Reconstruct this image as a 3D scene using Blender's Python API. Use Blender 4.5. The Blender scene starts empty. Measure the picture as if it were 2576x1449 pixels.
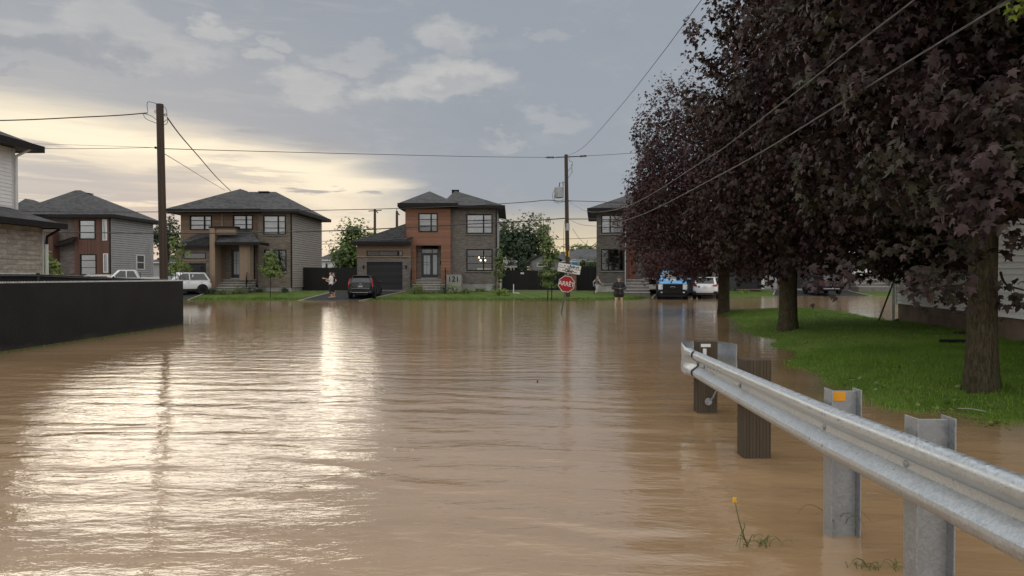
import bpy, bmesh, math, random
import numpy as np
from mathutils import Vector, Matrix

S = bpy.context.scene
COL = S.collection
R = math.radians
PI = math.pi

# ------------------------------------------------------------------ camera, sky, sun, exposure
EYE = 1.65
FPX, CPX, HPY = 1786.0, 1288.0, 695.0          # focal length, centre column and horizon row (2576-wide picture)
cam = bpy.data.objects.new('camera', bpy.data.cameras.new('camera'))
COL.objects.link(cam)
cam.location = (0, 0, EYE)
cam.rotation_euler = (R(90 - 0.946), 0, 0)
cam.data.sensor_width = 36.0
cam.data.lens = FPX / 2576 * 36
cam.data.clip_start = 0.05
cam.data.clip_end = 6000
S.camera = cam
S.view_settings.view_transform = 'Standard'
S.view_settings.look = 'None'
S.view_settings.exposure = 0.0
S.view_settings.gamma = 1.0
S.view_settings.use_curve_mapping = False
S.cycles.max_bounces = 8
S.cycles.transparent_max_bounces = 16

SUN_AZ, SUN_EL = R(-25), R(1.5)                  # behind the cloud bank, ahead and to the side

def X(px, Y): return (px - CPX) * Y / FPX
def Z(py, Y): return EYE + (HPY - py) * Y / FPX

class NT:
    def __init__(s, tree):
        s.t = tree
        tree.nodes.clear()
    def n(s, typ, **kw):
        nd = s.t.nodes.new(typ)
        for k, v in kw.items(): setattr(nd, k, v)
        return nd
    def put(s, sock, v):
        if isinstance(v, bpy.types.NodeSocket): s.t.links.new(v, sock)
        elif v is not None: sock.default_value = v
    def m(s, op, a, b=None, c=None, clamp=False):
        nd = s.n('ShaderNodeMath', operation=op, use_clamp=clamp)
        s.put(nd.inputs[0], a)
        if b is not None: s.put(nd.inputs[1], b)
        if c is not None: s.put(nd.inputs[2], c)
        return nd.outputs[0]
    def mix(s, f, a, b, mode='MIX'):
        nd = s.n('ShaderNodeMix', data_type='RGBA', blend_type=mode)
        s.put(nd.inputs[0], f)
        s.put(nd.inputs[6], a if isinstance(a, bpy.types.NodeSocket) else (*a[:3], 1))
        s.put(nd.inputs[7], b if isinstance(b, bpy.types.NodeSocket) else (*b[:3], 1))
        return nd.outputs[2]
    def sm(s, x, a, b, lo=0.0, hi=1.0):
        """smoothstep of x from a to b (a may be above b)"""
        if a > b: a, b, lo, hi = b, a, hi, lo
        nd = s.n('ShaderNodeMapRange', interpolation_type='SMOOTHSTEP')
        s.put(nd.inputs[0], x); s.put(nd.inputs[1], a); s.put(nd.inputs[2], b); s.put(nd.inputs[3], lo); s.put(nd.inputs[4], hi)
        return nd.outputs[0]
    def vec(s, x, y, z=0.0):
        nd = s.n('ShaderNodeCombineXYZ')
        for i, v in enumerate((x, y, z)): s.put(nd.inputs[i], v)
        return nd.outputs[0]
    def sep(s, v):
        nd = s.n('ShaderNodeSeparateXYZ'); s.put(nd.inputs[0], v); return nd.outputs
    def noise(s, v, scale, detail=3.0, rough=0.5, dist=0.0):
        nd = s.n('ShaderNodeTexNoise')
        if v is not None: s.put(nd.inputs['Vector'], v)
        nd.inputs['Scale'].default_value = scale; nd.inputs['Detail'].default_value = detail
        nd.inputs['Roughness'].default_value = rough; nd.inputs['Distortion'].default_value = dist
        return nd.outputs['Fac']

def build_world():
    w = bpy.data.worlds.new('World'); S.world = w
    w.use_nodes = True
    k = NT(w.node_tree)
    d = k.n('ShaderNodeTexCoord').outputs['Generated']
    x, y, z = k.sep(d)
    az = k.m('ARCTAN2', x, y)
    el = k.m('ARCSINE', k.m('MAXIMUM', k.m('MINIMUM', z, 1.0), -1.0))
    uv = k.vec(az, k.m('MULTIPLY', el, 2.0))
    st = k.vec(k.m('MULTIPLY', az, 1.0), k.m('MULTIPLY', el, 7.0))
    puff = k.noise(uv, 7.5, 9, 0.62)
    puff2 = k.noise(k.vec(k.m('ADD', az, 7.3), k.m('MULTIPLY', el, 2.0)), 6.0, 7, 0.55)
    strk = k.noise(st, 4.0, 7, 0.58, 0.4)
    strk2 = k.noise(k.vec(k.m('ADD', az, 3.1), k.m('MULTIPLY', el, 9.0)), 9.0, 6, 0.6, 0.5)
    azw = k.m('ADD', az, k.m('MULTIPLY', k.m('SUBTRACT', puff, 0.5), 0.22))
    elw = k.m('ADD', el, k.m('MULTIPLY', k.m('SUBTRACT', puff2, 0.5), 0.13))
    curl1 = k.noise(uv, 26.0, 6, 0.6); curl2 = k.noise(k.vec(k.m('ADD', az, 3.7), k.m('MULTIPLY', el, 2.0)), 24.0, 6, 0.6)
    azw = k.m('ADD', azw, k.m('MULTIPLY', k.m('SUBTRACT', curl1, 0.5), 0.07)); elw = k.m('ADD', elw, k.m('MULTIPLY', k.m('SUBTRACT', curl2, 0.5), 0.045))
    azs = k.m('ADD', az, k.m('MULTIPLY', k.m('SUBTRACT', strk, 0.5), 0.25))
    els = k.m('ADD', el, k.m('MULTIPLY', k.m('SUBTRACT', strk2, 0.5), 0.035))
    def blob(px, py, rx, ry, soft=0.25, streak=False):
        a0 = math.atan((px - CPX) / FPX)
        e0 = math.atan((HPY - py) / FPX * math.cos(a0))
        sc = math.cos(a0) / FPX
        A, E = (azs, els) if streak else (azw, elw)
        u = k.m('DIVIDE', k.m('SUBTRACT', A, a0), rx * sc)
        v = k.m('DIVIDE', k.m('SUBTRACT', E, e0), ry * sc)
        e = k.m('SQRT', k.m('ADD', k.m('MULTIPLY', u, u), k.m('MULTIPLY', v, v)))
        return k.sm(e, 1.0, soft)
    def add(c, f, amt, col):
        return k.mix(k.m('MULTIPLY', f, amt), c, col)
    grey_hi, grey_mid = (0.325, 0.362, 0.415), (0.345, 0.382, 0.432)
    c = k.mix(k.sm(el, 0.12, 0.45), grey_mid, grey_hi)
    c = k.mix(k.m('MULTIPLY', k.m('MULTIPLY', k.sm(strk2, 0.50, 0.72), k.sm(az, 0.05, -0.5)), 0.40), c, (0.52, 0.52, 0.52))
    # soft mottling of the whole overcast
    c = k.mix(k.m('MULTIPLY', k.sm(puff, 0.50, 0.70), 0.38), c, (0.47, 0.48, 0.49))
    c = k.mix(k.m('MULTIPLY', k.sm(puff2, 0.50, 0.30), 0.20), c, (0.30, 0.325, 0.365))
    # the veil over the bright side is paler than the rest of the overcast
    c = k.mix(k.m('MULTIPLY', k.m('MULTIPLY', k.sm(az, -0.02, -0.62), k.sm(el, 0.42, 0.18)), 0.55), c, (0.55, 0.54, 0.53))
    ahead = k.m('MULTIPLY', k.sm(az, 1.4, 0.7), k.sm(az, -1.7, -1.0))
    # warm light low over the roofs
    low = k.m('MULTIPLY', k.sm(k.m('ADD', el, k.m('MULTIPLY', k.m('SUBTRACT', strk, 0.5), 0.05)), 0.115, 0.02), ahead)
    c = add(c, low, 0.90, (0.93, 0.76, 0.48))
    # bright break in the cloud: everything under a slanting edge
    edge = k.m('ADD', 0.205, k.m('MULTIPLY', k.m('ADD', az, 0.625), -0.140))
    de = k.m('SUBTRACT', k.m('ADD', el, k.m('MULTIPLY', k.m('SUBTRACT', strk, 0.5), 0.075)), edge)
    side = k.m('MULTIPLY', k.sm(k.m('ADD', az, k.m('MULTIPLY', k.m('SUBTRACT', puff, 0.5), 0.12)), -0.10, -0.26), k.sm(az, -1.25, -0.75))
    glow = k.m('MULTIPLY', k.sm(de, 0.035, -0.03), side)
    c = add(c, glow, 0.97, (0.99, 0.875, 0.675))
    # grey streaky bank below the break
    bank = k.m('MULTIPLY', k.sm(de, -0.035, -0.075), k.sm(az, -0.20, -0.42))
    bank = k.m('MULTIPLY', bank, k.sm(strk2, 0.30, 0.52))
    c = add(c, bank, 0.95, (0.57, 0.54, 0.505))
    bank2 = k.m('MULTIPLY', k.m('MULTIPLY', k.sm(de, -0.01, -0.05), side), k.sm(strk, 0.52, 0.66))
    c = add(c, bank2, 0.70, (0.60, 0.56, 0.51))
    # glow core: stays bright through the streaks
    for (px, py, rx, ry, amt) in ((330, 360, 420, 38, .75), (720, 425, 300, 40, .6), (900, 462, 190, 40, .55), (60, 310, 260, 45, .6)):
        c = add(c, blob(px, py, rx, ry, 0.1, True), amt, (1.16, 1.02, 0.77))
    for (px, py, rx, ry, amt) in ((150, 440, 300, 34, .9), (210, 492, 280, 26, .8), (480, 452, 190, 18, .7), (120, 405, 150, 9, .6), (330, 470, 160, 9, .7), (520, 425, 120, 8, .6)):
        c = add(c, blob(px, py, rx, ry, 0.2, True), amt, (0.52, 0.51, 0.50))
    # pale cumulus
    lite = (0.59, 0.585, 0.57)
    for (px, py, rx, ry, amt) in ((1130, 215, 210, 66, .75), (1120, 100, 120, 62, .5), (890, 135, 120, 40, .35), (545, 72, 85, 45, .6),
                                  (430, 150, 150, 60, .5), (290, 60, 160, 70, .45), (790, 215, 140, 62, .55), (640, 150, 70, 30, .5),
                                  (700, 108, 60, 30, .4), (1390, 300, 110, 35, .3), (1270, 380, 80, 16, .3), (1390, 85, 60, 20, .2), (60, 60, 120, 50, .35)):
        c = add(c, k.m('MULTIPLY', blob(px, py, rx, ry, 0.42), k.sm(puff, 0.25, 0.60, 0.55, 1.15)), amt, lite)
    # shaded bellies and the blue-grey scraps
    for (px, py, rx, ry, amt) in ((1150, 235, 120, 30, .55), (120, 128, 230, 48, 1.0), (230, 150, 120, 22, .8), (60, 205, 80, 12, .5), (1130, 130, 60, 20, .3)):
        c = add(c, blob(px, py, rx, ry, 0.3), amt, (0.36, 0.385, 0.42))
    for (px, py, rx, ry, amt) in ((830, 368, 150, 20, .6), (785, 481, 66, 13, .9), (850, 476, 30, 7, .7), (955, 483, 40, 9, .8), (1050, 480, 40, 8, .6), (650, 332, 60, 9, .5),
                                  (80, 362, 130, 10, .6), (600, 440, 220, 12, .5), (700, 455, 120, 9, .4), (560, 395, 90, 8, .35)):
        c = add(c, blob(px, py, rx, ry, 0.25, True), amt, (0.40, 0.405, 0.42))
    # unseen sky overhead and behind the viewer, brightened to light the house fronts
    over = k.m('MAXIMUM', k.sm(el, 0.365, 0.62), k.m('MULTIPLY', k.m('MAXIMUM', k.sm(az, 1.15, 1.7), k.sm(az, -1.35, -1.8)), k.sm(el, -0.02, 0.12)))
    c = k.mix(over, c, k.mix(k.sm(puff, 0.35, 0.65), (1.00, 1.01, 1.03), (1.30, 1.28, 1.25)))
    c = k.mix(k.sm(el, -0.01, -0.06), c, (0.12, 0.11, 0.10))
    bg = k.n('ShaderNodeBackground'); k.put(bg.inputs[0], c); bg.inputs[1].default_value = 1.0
    sky = k.n('ShaderNodeTexSky', sky_type='NISHITA', sun_disc=False)
    sky.sun_elevation = SUN_EL; sky.sun_rotation = SUN_AZ
    bs = k.n('ShaderNodeBackground'); k.put(bs.inputs[0], sky.outputs[0]); bs.inputs[1].default_value = 0.10
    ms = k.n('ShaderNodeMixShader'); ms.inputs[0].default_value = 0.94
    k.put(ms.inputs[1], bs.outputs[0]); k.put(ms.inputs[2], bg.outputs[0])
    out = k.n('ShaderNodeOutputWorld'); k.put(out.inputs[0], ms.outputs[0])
build_world()

sl = bpy.data.lights.new('sun', 'SUN'); sl.energy = 0.5; sl.angle = R(31); sl.color = (1.0, 0.90, 0.74)
sun = bpy.data.objects.new('sun', sl); COL.objects.link(sun)
sdir = Vector((math.sin(SUN_AZ) * math.cos(SUN_EL), math.cos(SUN_AZ) * math.cos(SUN_EL), math.sin(SUN_EL)))
sun.rotation_euler = sdir.to_track_quat('Z', 'Y').to_euler()

# ------------------------------------------------------------------ materials
def new_mat(name):
    m = bpy.data.materials.new(name); m.use_nodes = True
    k = NT(m.node_tree)
    b = k.n('ShaderNodeBsdfPrincipled'); o = k.n('ShaderNodeOutputMaterial')
    k.put(o.inputs[0], b.outputs[0])
    return m, k, b
def gpos(k): return k.n('ShaderNodeNewGeometry').outputs['Position']
def objc(k): return k.n('ShaderNodeTexCoord').outputs['Object']
def wallc(k, src=None):
    """(along the wall, height, 0) from position and facing"""
    g = k.n('ShaderNodeTexCoord')
    p = g.outputs['Object']; nn = g.outputs['Normal']
    x, y, z = k.sep(p); nx, ny, nz = k.sep(nn)
    f = k.m('GREATER_THAN', k.m('ABSOLUTE', nx), k.m('ABSOLUTE', ny))
    u = k.m('ADD', k.m('MULTIPLY', x, k.m('SUBTRACT', 1.0, f)), k.m('MULTIPLY', y, f))
    return k.vec(u, z, 0.0), u, z
def bump(k, b, h, dist=0.01, strength=1.0):
    n = k.n('ShaderNodeBump'); n.inputs['Distance'].default_value = dist; n.inputs['Strength'].default_value = strength
    k.put(n.inputs['Height'], h); k.put(b.inputs['Normal'], n.outputs[0]); return n
def scalec(c, f): return tuple(min(1, v * f) for v in c)

def plain(name, col, rough=0.6, metal=0.0, var=0.18, scale=6.0, bmp=0.0, spec=0.5, coat=0.0):
    m, k, b = new_mat(name)
    f = k.noise(objc(k), scale, 5, 0.6)
    c = k.mix(k.sm(f, 0.3, 0.7), scalec(col, 1 - var), scalec(col, 1 + var))
    k.put(b.inputs['Base Color'], c)
    b.inputs['Roughness'].default_value = rough; b.inputs['Metallic'].default_value = metal
    b.inputs['Specular IOR Level'].default_value = spec
    if coat: b.inputs['Coat Weight'].default_value = coat; b.inputs['Coat Roughness'].default_value = 0.08
    if bmp: bump(k, b, k.noise(objc(k), scale * 6, 4, 0.6), bmp)
    return m

def brick(name, c1, c2, mortar, bw=0.25, bh=0.085, ms=0.012, rough=0.9):
    m, k, b = new_mat(name)
    v, u, z = wallc(k)
    t = k.n('ShaderNodeTexBrick'); k.put(t.inputs['Vector'], v)
    t.inputs['Color1'].default_value = (*c1, 1); t.inputs['Color2'].default_value = (*c2, 1); t.inputs['Mortar'].default_value = (*mortar, 1)
    t.inputs['Scale'].default_value = 1.0; t.inputs['Brick Width'].default_value = bw; t.inputs['Row Height'].default_value = bh
    t.inputs['Mortar Size'].default_value = ms; t.inputs['Mortar Smooth'].default_value = 0.2; t.inputs['Bias'].default_value = -0.1
    f = k.noise(v, 2.2, 5, 0.65); f2 = k.noise(k.vec(k.m('MULTIPLY', u, 2.2), k.m('MULTIPLY', z, 9.0)), 1.0, 4, 0.65)
    c = k.mix(k.m('MULTIPLY', k.sm(f, 0.35, 0.7), 0.35), t.outputs['Color'], scalec(c1, 0.55))
    c = k.mix(k.m('MULTIPLY', k.sm(f2, 0.48, 0.68), 0.55), c, scalec(c1, 1.45)); c = k.mix(k.m('MULTIPLY', k.sm(f2, 0.46, 0.30), 0.55), c, scalec(c2, 0.55))
    k.put(b.inputs['Base Color'], c); b.inputs['Roughness'].default_value = rough
    b.inputs['Specular IOR Level'].default_value = 0.25
    h = k.m('ADD', k.m('MULTIPLY', t.outputs['Fac'], -1.0), k.m('MULTIPLY', f2, 0.4))
    bump(k, b, h, 0.012)
    return m

def boards(name, col, pitch=0.12, vertical=False, rough=0.6, var=0.22, warm=None):
    m, k, b = new_mat(name)
    v, u, z = wallc(k)
    a = u if vertical else z
    q = k.m('DIVIDE', a, pitch)
    idx = k.m('FLOOR', q); fr = k.m('SUBTRACT', q, idx)
    wn = k.n('ShaderNodeTexWhiteNoise', noise_dimensions='1D'); k.put(wn.inputs['W'], idx)
    g = k.noise(k.vec(k.m('MULTIPLY', u, 14.0 if vertical else 1.2), k.m('MULTIPLY', z, 1.2 if vertical else 14.0), idx), 2.0, 5, 0.6)
    c = k.mix(wn.outputs['Value'], scalec(col, 1 - var), scalec(col, 1 + var))
    c = k.mix(k.m('MULTIPLY', k.sm(g, 0.35, 0.7), 0.4), c, scalec(warm or col, 0.6))
    k.put(b.inputs['Base Color'], c); b.inputs['Roughness'].default_value = rough; b.inputs['Specular IOR Level'].default_value = 0.3
    gr = k.m('MULTIPLY', k.sm(fr, 0.0, 0.10), k.sm(fr, 1.0, 0.96))
    bump(k, b, k.m('ADD', gr, k.m('MULTIPLY', g, 0.08)), 0.014)
    return m

def shingles(name, col):
    m, k, b = new_mat(name)
    p = objc(k); x, y, z = k.sep(p)
    g = k.n('ShaderNodeTexCoord'); nx, ny, nz = k.sep(g.outputs['Normal'])
    f = k.m('GREATER_THAN', k.m('ABSOLUTE', nx), k.m('ABSOLUTE', ny))
    u = k.m('ADD', k.m('MULTIPLY', x, k.m('SUBTRACT', 1.0, f)), k.m('MULTIPLY', y, f))
    t = k.n('ShaderNodeTexBrick'); k.put(t.inputs['Vector'], k.vec(u, k.m('MULTIPLY', z, 2.6)))
    t.inputs['Color1'].default_value = (*scalec(col, 0.6), 1); t.inputs['Color2'].default_value = (*scalec(col, 1.55), 1)
    t.inputs['Mortar'].default_value = (*scalec(col, 0.5), 1)
    t.inputs['Scale'].default_value = 1; t.inputs['Brick Width'].default_value = 0.30; t.inputs['Row Height'].default_value = 0.16; t.inputs['Mortar Size'].default_value = 0.008
    n = k.noise(p, 1.3, 4, 0.6)
    k.put(b.inputs['Base Color'], k.mix(k.m('MULTIPLY', k.sm(n, 0.35, 0.7), 0.35), t.outputs['Color'], scalec(col, 1.5)))
    b.inputs['Roughness'].default_value = 0.85; b.inputs['Specular IOR Level'].default_value = 0.3
    bump(k, b, k.m('ADD', k.m('MULTIPLY', t.outputs['Fac'], -1.0), k.noise(p, 60, 2)), 0.012)
    return m

def glass(name, tint=(0.98, 0.99, 0.99), rough=0.02):
    m = bpy.data.materials.new(name); m.use_nodes = True
    k = NT(m.node_tree)
    tr = k.n('ShaderNodeBsdfTransparent'); tr.inputs[0].default_value = (*tint, 1)
    gl = k.n('ShaderNodeBsdfGlossy'); gl.inputs['Roughness'].default_value = rough
    fr = k.n('ShaderNodeFresnel'); fr.inputs[0].default_value = 1.9
    ms = k.n('ShaderNodeMixShader'); k.put(ms.inputs[0], fr.outputs[0]); k.put(ms.inputs[1], tr.outputs[0]); k.put(ms.inputs[2], gl.outputs[0])
    o = k.n('ShaderNodeOutputMaterial'); k.put(o.inputs[0], ms.outputs[0])
    return m

def leaf_mat(name, c1, c2, c3=None, rough=0.45, trans=0.15, spec=0.5):
    m, k, b = new_mat(name)
    g = k.n('ShaderNodeNewGeometry')
    r = g.outputs['Random Per Island']
    n = k.noise(g.outputs['Position'], 0.9, 3, 0.6)
    c = k.mix(k.m('POWER', r, 1.6), c1, c2)
    if c3: c = k.mix(k.m('MULTIPLY', k.sm(n, 0.45, 0.7), 0.8), c, c3)
    k.put(b.inputs['Base Color'], c); b.inputs['Roughness'].default_value = rough; b.inputs['Specular IOR Level'].default_value = spec
    if trans:
        o = [q for q in k.t.nodes if q.type == 'OUTPUT_MATERIAL'][0]
        t = k.n('ShaderNodeBsdfTranslucent'); k.put(t.inputs[0], c)
        ms = k.n('ShaderNodeMixShader'); ms.inputs[0].default_value = trans
        k.put(ms.inputs[1], b.outputs[0]); k.put(ms.inputs[2], t.outputs[0]); k.put(o.inputs[0], ms.outputs[0])
    return m

def emit_mat(name, col, e):
    m, k, b = new_mat(name)
    b.inputs['Base Color'].default_value = (*col, 1); b.inputs['Emission Color'].default_value = (*col, 1); b.inputs['Emission Strength'].default_value = e
    return m

def bark_mat(name, col):
    m, k, b = new_mat(name)
    p = objc(k); x, y, z = k.sep(p)
    n = k.noise(k.vec(k.m('MULTIPLY', x, 1.0), k.m('MULTIPLY', y, 1.0), k.m('MULTIPLY', z, 0.20)), 46.0, 5, 0.68, 0.6)
    f = k.noise(p, 3.0, 4, 0.6)
    c = k.mix(k.sm(n, 0.35, 0.68), scalec(col, 0.5), scalec(col, 1.4))
    c = k.mix(k.m('MULTIPLY', k.sm(f, 0.5, 0.72), 0.6), c, (0.085, 0.095, 0.04))
    k.put(b.inputs['Base Color'], c); b.inputs['Roughness'].default_value = 0.95; b.inputs['Specular IOR Level'].default_value = 0.15
    bump(k, b, n, 0.03)
    return m

def galv_mat(name, base=(0.50, 0.535, 0.56), rough=0.32):
    m, k, b = new_mat(name)
    p = objc(k)
    v = k.n('ShaderNodeTexVoronoi'); k.put(v.inputs['Vector'], p); v.inputs['Scale'].default_value = 70.0
    v2 = k.n('ShaderNodeTexVoronoi'); k.put(v2.inputs['Vector'], p); v2.inputs['Scale'].default_value = 110.0
    r1 = k.sep(v.outputs['Color'])[0]; r2 = k.sep(v2.outputs['Color'])[0]
    n = k.noise(p, 3.5, 5, 0.6)
    f = k.m('ADD', k.m('MULTIPLY', r1, 0.6), k.m('MULTIPLY', r2, 0.4))
    c = k.mix(f, scalec(base, 0.80), scalec(base, 1.22))
    c = k.mix(k.m('MULTIPLY', k.sm(n, 0.5, 0.75), 0.35), c, scalec(base, 0.6))
    k.put(b.inputs['Base Color'], c); b.inputs['Metallic'].default_value = 0.85
    k.put(b.inputs['Roughness'], k.m('ADD', rough - 0.06, k.m('MULTIPLY', f, 0.30)))
    bump(k, b, k.m('ADD', k.m('MULTIPLY', f, 0.5), n), 0.0015)
    return m

M = {}
M['brick_grey'] = brick('grey_brown_brick', (0.195, 0.168, 0.147), (0.115, 0.103, 0.096), (0.20, 0.185, 0.17), 0.30, 0.095, 0.012)
M['brick_dark'] = brick('dark_grey_brick', (0.135, 0.120, 0.108), (0.080, 0.074, 0.068), (0.145, 0.135, 0.125), 0.34, 0.10, 0.012)
M['stone_brown'] = brick('brown_stone', (0.215, 0.18, 0.145), (0.155, 0.13, 0.105), (0.18, 0.155, 0.13), 0.45, 0.11, 0.010)
M['stone_red'] = brick('mottled_stone', (0.20, 0.165, 0.15), (0.13, 0.11, 0.105), (0.15, 0.14, 0.13), 0.42, 0.12, 0.012)
M['brick_beige'] = brick('beige_stone_brick', (0.46, 0.41, 0.34), (0.36, 0.32, 0.265), (0.29, 0.265, 0.23), 0.42, 0.155, 0.018)
M['wood_orange'] = boards('orange_brown_boards', (0.275, 0.135, 0.088), 0.13)
M['wood_brown'] = boards('brown_boards', (0.215, 0.145, 0.10), 0.13)
M['wood_tan'] = boards('tan_boards', (0.30, 0.22, 0.155), 0.11)
M['wood_tan_v'] = boards('tan_vertical_boards', (0.27, 0.195, 0.14), 0.14, True)
M['wood_red'] = boards('red_brown_boards', (0.135, 0.068, 0.050), 0.14, True)
M['wood_redh'] = boards('red_brown_plank_panel', (0.20, 0.085, 0.058), 0.14, True)
M['siding_grey'] = plain('grey_vinyl_siding', (0.34, 0.335, 0.33), 0.6, var=0.06, scale=1.5)
M['siding_beige'] = plain('taupe_vinyl_siding', (0.34, 0.305, 0.27), 0.6, var=0.06, scale=1.5)
M['siding_white'] = plain('white_clapboard', (0.74, 0.735, 0.71), 0.55, var=0.07, scale=1.2)
M['trim_white'] = plain('white_trim', (0.68, 0.68, 0.66), 0.5, var=0.05)
M['shingle'] = shingles('dark_grey_shingles', (0.066, 0.066, 0.068))
M['shingle_far'] = shingles('grey_shingles', (0.085, 0.085, 0.09))
M['black'] = plain('black_metal', (0.011, 0.0105, 0.0105), 0.5, spec=0.2)
M['soffit'] = plain('dark_brown_aluminium', (0.015, 0.0135, 0.0125), 0.55, spec=0.18)
M['frame'] = plain('black_window_frame', (0.011, 0.0105, 0.0105), 0.5, spec=0.2)
M['concrete'] = plain('grey_concrete', (0.31, 0.295, 0.275), 0.9, var=0.2, scale=2.0, bmp=0.004)
M['tread'] = plain('pale_step_tread', (0.42, 0.395, 0.36), 0.85, var=0.12, scale=3.0)
M['step'] = plain('step_concrete', (0.17, 0.155, 0.142), 0.85, var=0.18, scale=3.0, bmp=0.003)
M['garage'] = boards('charcoal_garage_panel', (0.027, 0.026, 0.029), 0.53, rough=0.6, var=0.06)
M['door'] = plain('black_door_paint', (0.02, 0.02, 0.021), 0.35)
M['glass'] = glass('window_glass')
M['curtain'] = plain('white_sheer_curtain', (0.88, 0.89, 0.90), 0.9, var=0.05)
M['blind'] = boards('white_zebra_blind', (0.84, 0.84, 0.83), 0.10, var=0.04)
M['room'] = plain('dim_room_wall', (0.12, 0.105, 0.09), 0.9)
M['frost'] = plain('frosted_glass', (0.34, 0.37, 0.38), 0.25, var=0.05)
M['rubber'] = plain('black_rubber', (0.018, 0.018, 0.018), 0.75)
M['chrome'] = plain('brushed_chrome', (0.62, 0.62, 0.63), 0.22, 1.0, var=0.05)
M['white_plastic'] = plain('white_plastic', (0.74, 0.74, 0.72), 0.4, var=0.04)
M['wire'] = plain('black_cable_sheath', (0.035, 0.034, 0.033), 0.6)
M['wire_al'] = plain('aluminium_strand', (0.17, 0.17, 0.175), 0.5, 0.4)
M['pole_wood'] = boards('weathered_pole_wood', (0.095, 0.07, 0.055), 0.05, True, 0.9, 0.3)
M['galv'] = galv_mat('galvanised_steel')
M['galv_post'] = galv_mat('galvanised_post_steel', (0.40, 0.415, 0.425), 0.5)
M['skin'] = plain('skin', (0.52, 0.32, 0.24), 0.55, var=0.08, scale=9)
# ------------------------------------------------------------------ mesh helpers
def tag(o, label=None, cat=None, group=None, kind=None):
    if label: o['label'] = label
    if cat: o['category'] = cat
    if group: o['group'] = group
    if kind: o['kind'] = kind
    return o
def thing(name, label, cat, loc=(0, 0, 0), rz=0.0, group=None):
    o = bpy.data.objects.new(name, None); COL.objects.link(o)
    o.empty_display_size = 0.2
    o.location = loc; o.rotation_euler = (0, 0, rz)
    return tag(o, label, cat, group)
def root_of(o):
    while o.parent: o = o.parent
    return o

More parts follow.
